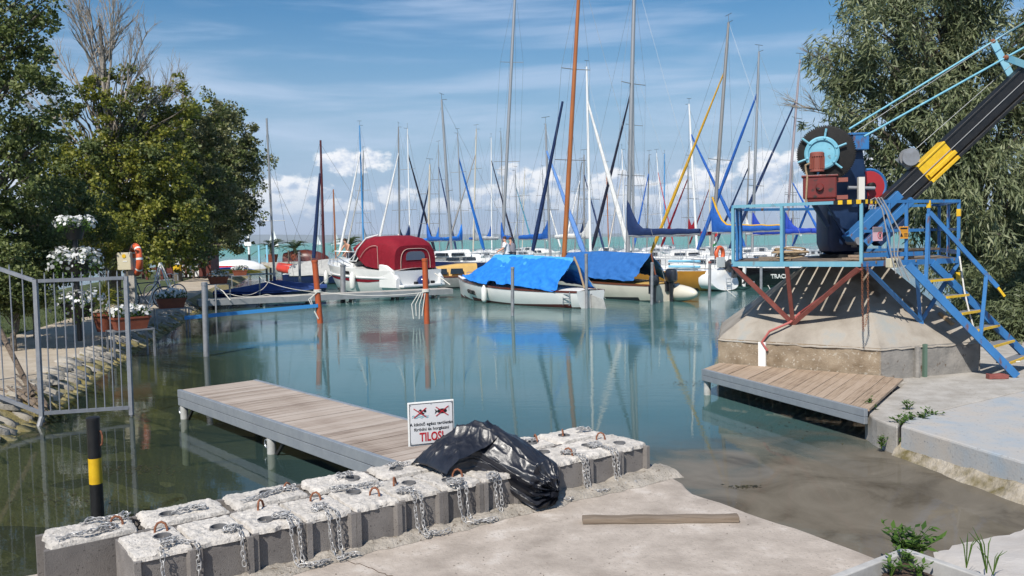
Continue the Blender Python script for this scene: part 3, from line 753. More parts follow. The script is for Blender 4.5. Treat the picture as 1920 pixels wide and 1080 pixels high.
def lying(a0, b0, a1, b1, seed, lab, bunch=10):
    r2 = random.Random(seed); zt = Z_SLAB + BH + 0.045; p = []
    n = 7
    for i in range(n + 1):
        t = i / n; p.append(row(a0 + (a1 - a0) * t, b0 + (b1 - b0) * t + r2.uniform(-.02, .02), zt + r2.uniform(0, 0.012)))
    chain([pile(a0, b0, 0.06, bunch, r2, zt - 0.005), p, [q + Vector((r2.uniform(-.015, .015), r2.uniform(-.015, .015), 0.008)) for q in p[1:-1]]], lab, seed=seed)
lying(-0.02, 0.60, -0.30, 0.56, 31, 'galvanised chain lying on the left end block of the back row')
lying(0.10, 0.78, -0.14, 0.80, 32, 'galvanised chain lying behind the pipe on the first back row block')
lying(0.56, 0.66, 0.36, 0.62, 33, 'galvanised chain bunched at the second pipe of the back row')
lying(1.16, 0.66, 0.78, 0.58, 34, 'long galvanised chain lying across the third back row block')
lying(1.62, 0.72, 1.52, 0.70, 35, 'small heap of galvanised chain on the back row left of the sign')
lying(1.42, 0.42, 1.72, 0.34, 36, 'galvanised chain snaking over the fifth front row block')
lying(2.02, 0.74, 2.14, 0.70, 37, 'galvanised chain in front of the sign post on the back row')
lying(3.28, 0.68, 3.16, 0.70, 38, 'galvanised chain heaped right of the bag on the back row')
lying(3.86, 0.70, 3.95, 0.66, 39, 'galvanised chain lying on the rearmost right end block')
r2 = random.Random(77)
chain([[row(4.06, 0.12, Z_SLAB + 0.08), row(4.10, 0.02, Z_SLAB + 0.05), row(4.13, -0.06, Z_SLAB + 0.012), row(4.05, -0.12, Z_SLAB + 0.012)], [row(4.09, 0.10, Z_SLAB + 0.07), row(4.15, 0.0, Z_SLAB + 0.03), row(4.18, -0.05, Z_SLAB + 0.012)], pile(4.10, -0.07, 0.05, 9, r2, Z_SLAB)], 'galvanised chain lying on the slab at the right end of the row', seed=3)

# ------------------------------------------------------------------ black plastic bag slumped over the row
mk('bag_plastic', (0.010, 0.011, 0.016), 0.36, c2=(0.020, 0.022, 0.030), scale=7, spec=0.55, bump=0.25, bscale=34, bdist=0.010, rvar=0.10)
def crease(x, y, s, k=2.2):
    q = abs(mnoise.noise(Vector((x * s, y * s, 3.3 + s)))); return max(0.0, 1 - q * k) ** 1.6
BAG_B = [(0.0, 0.72, 0.0), (0.08, 0.71, 0.07), (0.20, 0.63, 0.19), (0.34, 0.48, 0.27), (0.50, 0.28, 0.23), (0.60, 0.12, 0.13), (0.68, -0.02, 0.03), (0.76, -0.075, -0.06), (0.86, -0.11, -0.15), (0.94, -0.13, -0.22), (1.0, -0.12, -0.265)]
def bag_pt(i, j):
    # i: along the row, j: from the back edge over the top and down the face
    a0, a1 = 2.16, 3.02; js = [q[0] for q in BAG_B]
    b = float(np.interp(j, js, [q[1] for q in BAG_B])); h = float(np.interp(j, js, [q[2] for q in BAG_B]))
    t_hang = min(1.0, max(0.0, (i - 0.30) / 0.30)); t_hang = t_hang * t_hang * (3 - 2 * t_hang)
    if j > 0.55:
        bs, hs = float(np.interp(0.55, js, [q[1] for q in BAG_B])), float(np.interp(0.55, js, [q[2] for q in BAG_B]))
        k = (j - 0.55) / 0.45; b_s = bs + 0.10 - 0.04 * k; h_s = hs * (1 - k) ** 0.7 - 0.008 * k     # the left half tucks under itself on the block tops
        b = b_s + (b - b_s) * t_hang; h = h_s + (h - h_s) * t_hang
    hump = math.sin(math.pi * min(1, max(0, 0.02 + 0.93 * i ** 0.85))) ** 0.7
    if h > 0: h *= hump
    a = a0 + (a1 - a0) * i
    if j > 0.62 and t_hang > 0:
        k = (j - 0.62) / 0.38; ac = 2.76; a = a + (ac + (a - ac) * (1 - 0.45 * k) - a) * t_hang
    x, y = a, j * 1.1
    # sharp folds fanning from the tail over the hump, then finer crumpling
    px_, py_ = x - 2.9, y - 0.95; ang = math.atan2(py_, px_); rad = math.hypot(px_, py_)
    fold = 0.050 * crease(ang * 1.1, rad * 0.35, 2.6, 3.2) + 0.034 * crease(x * 0.9 - y * 0.5, y * 1.2 + x * 0.4, 4.2, 3.0) + 0.013 * crease(x + 0.4 * y, y, 9.0, 2.8) + 0.004 * crease(x, y, 19.0, 2.4)
    rim = min(1, min(i, 1 - i, j, 1 - j) * 9); out = (fold - 0.022) * (0.55 + 0.45 * hump) * (0.2 + 0.8 * rim)
    z = Z_SLAB + BH + 0.030 + h; nz = 1.0 if j < 0.6 else max(0.1, 1 - (j - 0.6) * 4 * t_hang)
    q = row(a, b, max(z + out * nz, Z_SLAB + 0.012)); q += ROWN * (out * (1 - nz) * 1.8)
    return q
mb = MB(); mb.grid(bag_pt, 200, 210)
bag = thing('plastic_bag', 'large crumpled black plastic bag slumped over the block row beside the sign', 'bag', row(2.6, 0.3, Z_SLAB + BH))
bo = mb.build('bag_skin', 'bag_plastic', bag, smooth=52)
sd = bo.modifiers.new('thick', 'SOLIDIFY'); sd.thickness = 0.004; sd.offset = -1

# ------------------------------------------------------------------ sign
mk('sign_white', (0.62, 0.62, 0.63), 0.35); mk('sign_edge', (0.72, 0.72, 0.70), 0.5); mk('ink_black', (0.008, 0.008, 0.01), 0.5); mk('ink_red', (0.42, 0.012, 0.022), 0.5); mk('ink_teal', (0.06, 0.33, 0.40), 0.5); mk('post_blue', (0.018, 0.028, 0.055), 0.5)
cen = PD(804, 793, 6.62)
srz = math.atan2(0.36, 1.0)        # the board is turned: its right side is farther away
sg = thing('warning_sign', 'white warning board forbidding swimming and fishing on a dark post behind the blocks', 'sign', (cen.x + 0.02, cen.y, 0), srz)
zc = cen.z; SW, SH = 0.372, 0.345
mb = MB(); mb.box((0, 0.006, zc), (SW, 0.012, SH)); mb.build('board', 'sign_edge', sg, local=True, bevel=0.003)
mb = MB(); mb.box((0, -0.0015, zc), (SW - 0.022, 0.003, SH - 0.022)); mb.build('face', 'sign_white', sg, local=True)
mb = MB(); fw, fh = SW / 2 - 0.013, SH / 2 - 0.013
for (a, b) in (((-fw, -fh), (fw, -fh)), ((fw, -fh), (fw, fh)), ((fw, fh), (-fw, fh)), ((-fw, fh), (-fw, -fh))): mb.bar((a[0], -0.0042, zc + a[1]), (b[0], -0.0042, zc + b[1]), 0.0035, 0.003, up=(0, 1, 0))
mb.build('border_line', 'ink_black', sg, local=True)
mb = MB(); mb.box((0.045, 0.035, (zc - 0.15) / 2 + 0.02), (0.045, 0.04, zc - 0.19 + 0.35)); mb.build('post', 'post_blue', sg, local=True)
def SM(x, z, y=-0.0042): return Matrix.Translation((x, y, zc + z)) @ Matrix.Rotation(math.pi / 2, 4, 'X')
text_part('lettering', 'A kikötő egész területén', 0.0345, 'ink_black', sg, SM(0.0, -0.004), extr=0.0008, bold=0.0004)
text_part('lettering', 'fürödni és horgászni', 0.0345, 'ink_black', sg, SM(0.0, -0.044), extr=0.0008, bold=0.0004)
text_part('lettering', 'TILOS!', 0.082, 'ink_red', sg, SM(0.0, -0.108) @ Matrix.Diagonal((0.82, 1.15, 1, 1)), extr=0.0008, bold=0.0022)
def flat(poly, key, name, y=-0.0045, sub=None):
    mb = MB(); mb.plate([(a, y, zc + b) for a, b in poly], 0.0012); return mb.build(name, key, sub or sg, local=True)
ox, oz = -0.088, 0.085
for d in (0, -0.012):
    mb = MB(); up_, lo_ = [], []
    for k in range(21):
        t = k / 20; a = ox - 0.066 + 0.132 * t; z = oz - 0.022 + d + 0.005 * math.sin(t * 6 * math.pi)
        up_.append((a, -0.0045, zc + z + 0.0022)); lo_.append((a, -0.0045, zc + z - 0.0022))
    mb.grid(lambda i, j: (up_ if j > 0.5 else lo_)[int(round(i * 20))], 20, 1); mb.build('wave', 'ink_teal', sg, local=True)
sw = flat([(ox - 0.022, oz + 0.012), (ox - 0.002, oz + 0.030), (ox + 0.008, oz + 0.030), (ox + 0.022, oz + 0.004), (ox + 0.034, oz - 0.004), (ox + 0.026, oz - 0.012), (ox - 0.012, oz - 0.008), (ox + 0.000, oz + 0.010), (ox - 0.004, oz + 0.018)], 'ink_black', 'swimmer')
mb = MB(); mb.lathe((ox + 0.038, -0.004, zc + oz + 0.014), [(0.011, 0), (0.011, 0.0012)], 16, axis=(0, -1, 0)); mb.build('head', 'ink_black', sw, local=True)
fx = 0.088
fp = [(fx + 0.040 * math.cos(t), oz + 0.004 + 0.019 * math.sin(t)) for t in [i * 2 * math.pi / 20 for i in range(20)]]
fsh = flat(fp, 'ink_black', 'fish')
flat([(fx - 0.036, oz + 0.004), (fx - 0.060, oz + 0.024), (fx - 0.053, oz + 0.004), (fx - 0.060, oz - 0.016)], 'ink_black', 'tail', sub=fsh)
mb = MB(); mb.bar((fx + 0.056, -0.0045, zc + oz + 0.045), (fx + 0.056, -0.0045, zc + oz + 0.002), 0.002, 0.001, up=(0, 1, 0)); mb.build('fishing_line', 'ink_black', sg, local=True)
for c in (ox - 0.002, fx):
    for s in (-1, 1):
        mb = MB(); mb.bar((c - 0.050, -0.0062, zc + oz + 0.003 - s * 0.036), (c + 0.050, -0.0062, zc + oz + 0.003 + s * 0.036), 0.0065, 0.0012 + 0.0006 * (s > 0), up=(0, 1, 0)); mb.build('cross_stroke', 'ink_red', sg, local=True)
for (a, b) in ((-fw + .008, fh - .010), (0, fh - .008), (fw - .008, fh - .010), (-fw + .008, -fh + .010), (fw - .008, -fh + .010)):
    mb = MB(); mb.lathe((a, -0.003, zc + b), [(0.0045, 0), (0.004, 0.002), (0, 0.003)], 10, axis=(0, -1, 0)); mb.build('screw', 'steel', sg, local=True)

# ------------------------------------------------------------------ plank lying on the slab
pa, pb = P(1092, 972, Z_SLAB + 0.03), P(1384, 969, Z_SLAB + 0.03)
tl = thing('timber', 'weathered brown timber baulk lying on the concrete slab', 'timber', ((pa.x + pb.x) / 2, (pa.y + pb.y) / 2, Z_SLAB), math.atan2(pb.y - pa.y, pb.x - pa.x))
ln = (pb - pa).length / 2
mb = MB(); rings = []
for k in range(13):
    t = -ln + 2 * ln * k / 12; w = 0.044 * (1 if k else 1.05) + 0.003 * math.sin(k * 2.1); h0 = 0.003; h1 = 0.040 + 0.003 * math.sin(k * 1.7)
    rings.append([(t, -w, h0), (t, w, h0), (t, w * 0.97, h1), (t, 0.0, h1 + (0.004 if k > 0 else 0)), (t, -w * 0.97, h1 - 0.003)])
mb.loft(rings); mb.build('baulk', 'old_timber', tl, local=True, bevel=0.003)

# ------------------------------------------------------------------ landing stages with board decks
def rect_from(p0, p1, w, side):
    """outer edge p0->p1 and the width across"""
    d = (p1 - p0); d.z = 0; L_ = d.length; d.normalize(); n = Vector((-d.y, d.x, 0)) * side
    return d, n, L_
mk('stage_steel', (0.36, 0.385, 0.41), 0.5, 0.45, c2=(0.29, 0.315, 0.345), scale=5, c3=(0.42, 0.44, 0.46), rvar=0.08)
mk('leg_pale', (0.47, 0.47, 0.45), 0.6, c2=(0.36, 0.36, 0.34), scale=12)
def stage(name, label, p0, d, n, L_, W_, ztop, mat, legs, bw=0.135, gap=0.006, drop=0.21):
    """deck of boards laid across; p0 is one corner, d along, n across"""
    rz = math.atan2(d.y, d.x); t = thing(name, label, 'landing stage', (p0.x, p0.y, 0), rz)
    sy = 1 if Vector((-d.y, d.x, 0)).dot(n) > 0 else -1
    nb = int(L_ / (bw + gap)); bw = L_ / nb - gap
    mb = MB(); mb.box((0, 0, 0), (W_ - 0.09, bw, 0.028)); me = mb.mesh('board', MT[mat])
    rr = random.Random(len(label))
    for k in range(nb):
        o = bpy.data.objects.new('board', me); COL.objects.link(o); o.parent = t
        o.location = ((k + 0.5) * (bw + gap), sy * W_ / 2, ztop - 0.014 + rr.uniform(-0.003, 0.003)); o.rotation_euler = (rr.uniform(-.008, .008), 0, math.pi / 2 + rr.uniform(-.004, .004))
    def rail(nm, a, b, zc_, h, w):
        mb = MB(); mb.bar((a[0], a[1], zc_), (b[0], b[1], zc_), w, h); return mb.build(nm, 'stage_steel', t, local=True, bevel=0.004)
    hs = drop / 2 - 0.004
    for y_ in (0.02, W_ - 0.02):
        f = rail('edge_beam', (0, sy * y_), (L_, sy * y_), ztop + 0.004 - hs / 2, hs, 0.05)
        rail('lower_flange', (0.0, sy * y_), (L_, sy * y_), ztop + 0.004 - hs - 0.006 - hs / 2, hs, 0.044)
    for x_ in (0.02, L_ - 0.02):
        rail('end_beam', (x_, sy * 0.046), (x_, sy * (W_ - 0.046)), ztop - 0.045 - drop / 2 + 0.02, drop - 0.03, 0.05)
    for (x_, y_) in legs:
        mb = MB(); mb.tube([(x_, sy * y_, ztop - drop - 0.9), (x_, sy * y_, ztop - drop + 0.0)], 0.05, 14); lg = mb.build('leg', 'leg_pale', t, local=True, smooth=True)
        mb = MB(); pts = [(x_ - 0.085 + 0.04 * math.cos(a), sy * y_ - sy * 0.02, ztop - drop - 0.07 + 0.045 * math.sin(a)) for a in [k * 2 * math.pi / 12 for k in range(12)]]
        mb.tube(pts, 0.008, 6, closed=True); mb.build('mooring_ring', 'zinc', lg, local=True, smooth=True)
        mb = MB(); mb.bar((x_ + 0.03, sy * y_ + sy * 0.02, ztop - drop - 0.22), (x_ + 0.30, sy * y_ + sy * 0.02, ztop - drop + 0.02), 0.03, 0.03); mb.build('brace', 'black_paint', lg, local=True)
    return t
p_fl = P(333, 731, 0.38); p_n = P(742, 868, 0.38); d_ = p_n - p_fl; d_.z = 0; L1 = d_.length + 0.25; d_.normalize(); n_ = Vector((-d_.y, d_.x, 0))
stage('landing_stage', 'grey board landing stage on white legs running out left of the sign', Vector((p_fl.x, p_fl.y, 0)), d_, n_, L1, 1.10, 0.38, 'deck_plank', [(0.10, 0.04), (2.72, 0.04), (0.10, 1.06), (2.72, 1.06)])
p0 = P(1318, 692, 0.37); p1 = P(1624, 768, 0.37); d2 = p1 - p0; d2.z = 0; L2 = d2.length; d2.normalize(); n2 = Vector((-d2.y, d2.x, 0))
wall_line = [Vector((2.3, 13.41, 0)), Vector((3.08, 12.78, 0)), Vector((4.9, 11.31, 0)), Vector((5.2, 10.82, 0)), Vector((5.6, 10.2, 0))]
bdv = Vector((0.55, 0.835, 0)).normalized()
def reach(p):
    """from the outer edge along the boards to the foot of the plinth"""
    for a, b in zip(wall_line[:-1], wall_line[1:]):
        e = b - a; den = bdv.x * e.y - bdv.y * e.x; w = a - p; s_ = (w.x * e.y - w.y * e.x) / den; m_ = (w.x * bdv.y - w.y * bdv.x) / den
        if 0 <= m_ <= 1: return s_ - 0.03
    return 1.2
ZD = 0.37; q0_ = Vector((p0.x, p0.y, 0)); t = thing('crane_stage', 'brown board landing stage along the foot of the crane plinth', 'landing stage', tuple(q0_))
skew = abs(d2.x * bdv.y - d2.y * bdv.x); step = 0.118 / skew; rr = random.Random(9); k = 0
while (k + 0.5) * step < L2 - 0.02:
    p = q0_ + d2 * ((k + 0.5) * step); r_ = reach(p); mb = MB(); mb.box((0, 0, 0), (r_ - 0.03, 0.112, 0.028)); o = mb.build('board', 'deck_plank_brown', t, local=True)
    c = p + bdv * (r_ / 2 + 0.015) - q0_; o.location = (c.x, c.y, ZD - 0.014 + rr.uniform(-.003, .003)); o.rotation_euler = (0, 0, math.atan2(bdv.y, bdv.x)); k += 1
for zz, hh, nm in ((ZD + 0.004 - 0.042, 0.084, 'edge_beam'), (ZD - 0.122, 0.076, 'lower_flange')):
    mb = MB(); mb.bar(q0_ + Vector((0, 0, zz)), q0_ + d2 * L2 + Vector((0, 0, zz)), 0.05, hh); mb.build(nm, 'stage_steel', t, bevel=0.004)
mb = MB(); mb.bar(q0_ + bdv * 0.03 + Vector((0, 0, ZD - 0.11)), q0_ + bdv * (reach(q0_ + d2 * 0.01)) + Vector((0, 0, ZD - 0.11)), 0.05, 0.14); mb.build('end_beam', 'stage_steel', t)
for f in (0.25, 0.5, 0.75):
    p = q0_ + d2 * L2 * f; mb = MB(); mb.bar(p + bdv * 0.04 + Vector((0, 0, ZD - 0.10)), p + bdv * (reach(p) - 0.03) + Vector((0, 0, ZD - 0.10)), 0.05, 0.12); mb.build('cross_beam', 'stage_steel', t)
lp = q0_ + d2 * 0.07 + bdv * 0.06; mb = MB(); mb.tube([lp + Vector((0, 0, -0.8)), lp + Vector((0, 0, ZD - 0.15))], 0.05, 14); mb.build('leg', 'leg_pale', t, smooth=True)

# ------------------------------------------------------------------ black and yellow bollard
b0 = PD(174, 783, 6.85)
t = thing('bollard', 'black steel bollard with a yellow band standing in the shallow water', 'bollard', (b0.x, b0.y, -0.45))
def cyl(z0, z1, r0, mat, nm, par=None, r1=None):
    mb = MB(); mb.tube([(0, 0, z0 + 0.45), (0, 0, z1 + 0.45)], [r0, r1 or r0], 20); return mb.build(nm, mat, par or t, local=True, smooth=40)
zt = b0.z
cyl(-0.45, zt - 0.54, 0.0505, 'black_paint', 'lower_tube'); cyl(zt - 0.54, zt - 0.33, 0.0515, 'yellow_paint', 'yellow_band'); cyl(zt - 0.33, zt - 0.02, 0.0505, 'black_paint', 'upper_tube')
mb = MB(); mb.lathe((0, 0, zt - 0.02 + 0.45), [(0.053, 0), (0.053, 0.02), (0.045, 0.026), (0, 0.028)], 20); mb.build('cap', 'black_paint', t, local=True, smooth=40)
mb = MB(); mb.tube([(0.052 + 0.018 * math.sin(a), 0, zt - 0.17 + 0.45 + 0.06 * math.cos(a)) for a in [k * math.pi / 6 for k in range(7)]], 0.007, 6); mb.build('handle', 'rust', t, local=True, smooth=True)

# ------------------------------------------------------------------ galvanised railing and gate on the left bank
mk('rail_grey', (0.25, 0.265, 0.29), 0.5, 0.25, c2=(0.20, 0.21, 0.235), scale=8)
def fence_panel(t, c0, c1, nb, spikes=True):
    """c0, c1: (bottom, top) corners of the frame in the world"""
    (b0_, t0_), (b1_, t1_) = c0, c1
    dirn = (b1_ - b0_).normalized()
    for nm, a, b, w in (('bottom_rail', b0_, b1_, 0.045), ('top_rail', t0_, t1_, 0.045)):
        mb = MB(); mb.bar(a + dirn * 0.03, b - dirn * 0.03, 0.04, w); mb.build(nm, 'rail_grey', t)
    for k in range(1, nb + 1):
        f = k / (nb + 1); a = b0_.lerp(b1_, f); b = t0_.lerp(t1_, f)
        mb = MB(); up = (b - a).normalized(); mb.tube([a + up * 0.02, b + up * 0.07, b + up * 0.105], [0.0085, 0.0085, 0.002], 7); mb.build('bar', 'rail_grey', t, smooth=True)
g0b, g0t = PD(78, 775, 11.0), PD(66, 527, 11.0)
g1b, g1t = PD(246, 764, 11.45), PD(236, 521, 11.45)
gb0, gt0 = PD(-190, 668, 11.75), PD(-210, 432, 11.75)
t = thing('railing', 'galvanised bar railing with pointed bars standing out over the water at the left bank', 'railing', (g0b.x, g0b.y, 0))
for a, b in ((g0b, g0t), (g1b, g1t), (gb0, gt0)):
    mb = MB(); lo = a - (b - a).normalized() * (0.12 if a is g0b else 0.10); mb.bar(lo, b + Vector((0, 0, 0.02)), 0.05, 0.05, up=(0, 1, 0)); mb.build('post', 'rail_grey', t)
fence_panel(t, (g0b, g0t), (g1b, g1t), 9)
fence_panel(t, (gb0, gt0), (g0b, g0t), 11)
mb = MB(); mb.tube([g0b + Vector((0, 0, -0.05)), g0b + Vector((-0.03, -0.1, -0.28)), g0b + Vector((-0.06, -0.14, -0.6))], 0.035, 8); mb.build('foot', 'zinc_dull', t, smooth=True)
mb = MB(); mb.tube([g1b + Vector((0, 0, -0.02)), g1b + Vector((0, 0, -0.7))], 0.02, 8); mb.build('foot', 'zinc_dull', t, smooth=True)
pr0, pr1 = PD(-30, 560, 11.9), PD(62, 742, 11.1)
mb = MB(); mb.tube([pr0, pr1], 0.035, 8); o = mb.build('leaning_pole', 'old_timber', smooth=True); tag(o, 'dark round pole leaning behind the railing at the left edge', 'pole')
# driftwood and roots under the railing
random.seed(6)
for k in range(5):
    a = P(random.uniform(-10, 40), random.uniform(690, 735), 0.32); b = P(random.uniform(70, 105), random.uniform(750, 785), 0.12)
    m_ = a.lerp(b, 0.5) + Vector((random.uniform(-.1, .1), 0, random.uniform(0, .08)))
    mb = MB(); mb.tube([a, m_, b], [0.012, 0.028, 0.016], 6); o = mb.build('driftwood', 'old_timber', smooth=True)
    tag(o, 'grey driftwood branch lying on the bank below the railing', 'branch', 'driftwood below the railing')

# ------------------------------------------------------------------ planter bed at the lower right and weeds
mk('kerb_pale', (0.44, 0.43, 0.41), 0.75, c2=(0.35, 0.34, 0.325), scale=10)
zk = 0.44
ap = P(1697, 1030, zk); lf = P(1560, 1083, zk); rg = P(1862, 1086, zk)
dl, dr = (lf - ap).normalized(), (rg - ap).normalized()
bedt = thing('planting_bed', 'planting bed of dark soil edged with pale kerb boards at the lower right corner', 'planting bed', (ap.x, ap.y - 0.6, 0))
for d3, nm in ((dl, 'kerb'), (dr, 'kerb')):
    e = ap + d3 * 1.9; mb = MB(); mb.bar(ap + Vector((0, 0, -0.09)), e + Vector((0, 0, -0.09)), 0.05, 0.18); mb.build(nm, 'kerb_pale', bedt, bevel=0.006)
mb = MB()
def soilf(i, j):
    q = ap + dl * (0.05 + 1.8 * i) + dr * (0.05 + 1.8 * j)
    return (q.x, q.y, zk - 0.055 + 0.035 * fbm(q.x * 4, q.y * 4, 1.0) + 0.015 * fbm(q.x * 15, q.y * 15, 2.0))
mb.grid(soilf, 60, 60); mb.build('soil', 'soil', bedt, smooth=True)
MT['weed'] = leaf_mat('weed', (0.035, 0.085, 0.012), (0.075, 0.15, 0.022), (0.12, 0.20, 0.04), 0.35)
MT['straw'] = M('straw', (0.34, 0.26, 0.14), 0.9)
def weed_plant(name, label, cat, base, n_st, h, spread, leaf_l, leaf_w, seed, per=9, group=None):
    rr = np.random.default_rng(seed); t = thing(name, label, cat, base, 0.0, group)
    mb = MB(); C, A, Nn, Ls = [], [], [], []
    for s in range(n_st):
        az = rr.uniform(0, 6.28); tip = np.array([math.cos(az), math.sin(az), 0]) * spread * rr.uniform(0.2, 1); hh = h * rr.uniform(0.55, 1)
        p = [np.array([0, 0, -0.02]) + tip * 0.08, tip * 0.45 + np.array([0, 0, hh * 0.6]), tip + np.array([0, 0, hh])]
        mb.tube([tuple(q) for q in p], [0.004, 0.003, 0.0015], 5)
        for k in range(per):
            f = 0.25 + 0.75 * k / (per - 1); c = p[0] * (1 - f) ** 2 + 2 * p[1] * f * (1 - f) + p[2] * f * f
            la = rr.uniform(0, 6.28); ax = np.array([math.cos(la), math.sin(la), rr.uniform(-0.15, 0.75)]); ax /= np.linalg.norm(ax); ll = leaf_l * rr.uniform(0.6, 1.15)
            C.append(c + ax * ll * 0.5); A.append(ax); Nn.append([rr.uniform(-.4, .4), rr.uniform(-.4, .4), 1]); Ls.append(ll)
    mb.build('stems', 'weed', t, local=True); Ls = np.array(Ls)
    leaves('foliage', C, A, Nn, Ls, Ls * leaf_w / leaf_l, 'weed', t)
    return t
wb = P(1712, 1040, 0.18)
weed_plant('leafy_weed', 'bushy green weed growing behind the corner of the planting bed', 'plant', (wb.x, wb.y + 0.05, 0.12), 20, 0.25, 0.24, 0.085, 0.034, 5, per=10)
weed_plant('leafy_weed', 'green nettle growing between the board landing stage and the right quay', 'plant', tuple(P(1633, 800, 0.1)), 9, 0.36, 0.07, 0.08, 0.032, 6, per=12)
weed_plant('leafy_weed', 'small green tuft on the corner of the grey quay strip', 'plant', tuple(P(1703, 768, Z_Q)), 6, 0.13, 0.07, 0.06, 0.02, 7)
for k, (u, v) in enumerate([(1705, 789), (1725, 784), (1745, 778), (1690, 793)]):
    weed_plant('leafy_weed', 'low green weeds in the joint of the painted slab, ' + ['second from its left end', 'third from its left end', 'rightmost patch', 'leftmost patch'][k], 'plant', tuple(P(u, v, Z_Q)), 7, 0.07, 0.16, 0.05, 0.022, 20 + k, group='weeds in the slab joint')
for k, (u, v) in enumerate([(1690, 840), (1652, 838)]):
    weed_plant('leafy_weed', ['trailing weed hanging in the crack of the quay face', 'green moss tuft at the foot of the quay corner'][k], 'plant', tuple(P(u, v, 0.06)), 7, 0.13, 0.06, 0.05, 0.02, 30 + k)
for k, (u, v, lb) in enumerate([(1700, 1052, 'young seedling near the apex of the planting bed'), (1670, 1072, 'broad leaved seedling in the left of the planting bed'), (1722, 1075, 'pale seedling in the middle of the planting bed')]):
    weed_plant('seedling', lb, 'plant', tuple(P(u, v, zk - 0.04)), 5, 0.07, 0.07, 0.06, 0.022, 40 + k, per=6)
for k, (u, v, hh) in enumerate([(1812, 1065, 0.24), (1850, 1075, 0.30), (1862, 1078, 0.18)]):
    b = P(u, v, 0.2); mb = MB(); rr = random.Random(k)
    for s in range(4):
        q = Vector((rr.uniform(-.1, .12), rr.uniform(-.05, .05), 0)); mb.tube([b, b + q * 0.4 + Vector((0, 0, hh * 0.6)), b + q + Vector((0, 0, hh * rr.uniform(.7, 1)))], [0.003, 0.004, 0.001], 4)
    o = mb.build('grass_tuft', 'weed'); tag(o, ['single dry grass stalk left of the others on the pale shore', 'tall grass stalks bending over the pale shore', 'short grass stalks by the right kerb of the planting bed'][k], 'grass')
# twigs in the bed
mb = MB(); rr = random.Random(2)
for k in range(14):
    c = ap + dl * rr.uniform(0.1, 0.6) + dr * rr.uniform(0.1, 0.6); a = rr.uniform(0, 3.1); l = rr.uniform(0.02, 0.07)
    mb.tube([(c.x - l * math.cos(a), c.y - l * math.sin(a), zk - 0.035), (c.x + l * math.cos(a), c.y + l * math.sin(a), zk - 0.03)], 0.003, 4)
struct(mb.build('dry_twigs', 'straw'), 'stuff')['label'] = 'dry twigs and straw lying on the soil'
# weed mats floating in the still corner
MT['mat_weed'] = leaf_mat('mat_weed', (0.02, 0.017, 0.008), (0.045, 0.038, 0.014), (0.08, 0.07, 0.02), 0.1)
rn = np.random.default_rng(9); C, A = [], []
for (u, v, ru, rv, n) in [(1400, 912, 34, 3, 60), (1700, 800, 0, 0, 0), (1480, 800, 120, 25, 50), (1290, 720, 60, 8, 90), (700, 690, 70, 8, 70), (250, 770, 90, 12, 180), (240, 880, 90, 10, 170), (130, 935, 90, 14, 170), (500, 760, 60, 6, 0), (1800, 960, 60, 12, 0)]:
    for k in range(n):
        q = P(u + rn.normal() * ru * 0.5, v + rn.normal() * rv * 0.5, 0.006); C.append(tuple(q)); a = rn.uniform(0, 6.28); A.append((math.cos(a), math.sin(a), rn.normal() * 0.06))
o = leaves('floating_weed', C, A, np.tile([0, 0, 1.0], (len(C), 1)), rn.uniform(0.015, 0.06, len(C)), rn.uniform(0.006, 0.022, len(C)), 'mat_weed')
struct(o, 'stuff')['label'] = 'mats of dark weed floating on the still water'

rn = np.random.default_rng(21); n = 150; C = []
while len(C) < n:
    u, v = rn.uniform(560, 1640), rn.uniform(930, 1085)
    q = P(u, v, Z_SLAB + 0.004); b_ = -(q - ROW0).dot(-ROWN)
    if (q - ROW0).dot(ROWN) > 0.12 and q.x < 2.1 - (5.13 - q.y) * -0.35: C.append(tuple(q))
a = rn.uniform(0, 6.28, n); ll = rn.uniform(0.003, 0.016, n)
struct(leaves('slab_litter', np.array(C), np.stack([np.cos(a), np.sin(a), rn.normal(size=n) * 0.2], axis=1), np.tile([0, 0, 1.0], (n, 1)), ll, ll * rn.uniform(0.2, 0.8, n), 'old_timber'), 'stuff')['label'] = 'dry leaf litter and grit scattered on the slab'
mb = MB(); rr = random.Random(31)      # hairline cracks
for pts in ([(560, 1052), (620, 1046), (676, 1058), (720, 1075), (760, 1092)],):
    q = []
    for a_, b_ in zip(pts[:-1], pts[1:]):
        for k in range(6):
            f = k / 6; q.append(P(a_[0] + (b_[0] - a_[0]) * f + rr.uniform(-3, 3), a_[1] + (b_[1] - a_[1]) * f + rr.uniform(-2, 2), Z_SLAB + 0.001))
    for a_, b_ in zip(q[:-1], q[1:]): mb.bar(a_, b_, rr.uniform(0.001, 0.003), 0.004)
struct(mb.build('slab_cracks', 'soil'), 'stuff')['label'] = 'dark hairline cracks in the concrete slab'
# ------------------------------------------------------------------ concrete base of the crane
mk('crane_blue', (0.034, 0.165, 0.40), 0.45, c2=(0.026, 0.125, 0.31), scale=5, rvar=0.12, speck=((0.13, 0.06, 0.035), 9, 0.63), stretch=(1, 1, 0.35))
mk('crane_navy_shaded', (0.005, 0.018, 0.055), 0.40, c2=(0.008, 0.026, 0.075), scale=5, rvar=0.08)  # navy with the gear's shadow on the column put into its colour
mk('crane_blue_pale', (0.12, 0.32, 0.43), 0.6, c2=(0.17, 0.37, 0.45), scale=7, speck=((0.20, 0.10, 0.06), 8, 0.63), stretch=(1, 1, 0.4))  # crane paint again: sunlight on the front-left rails put into the colour, plus weathering
mk('hub_blue', (0.18, 0.44, 0.55), 0.5, c2=(0.13, 0.36, 0.47), scale=7, speck=((0.10, 0.07, 0.05), 16, 0.64))
mk('red_oxide', (0.20, 0.055, 0.045), 0.6, c2=(0.27, 0.085, 0.07), scale=8)
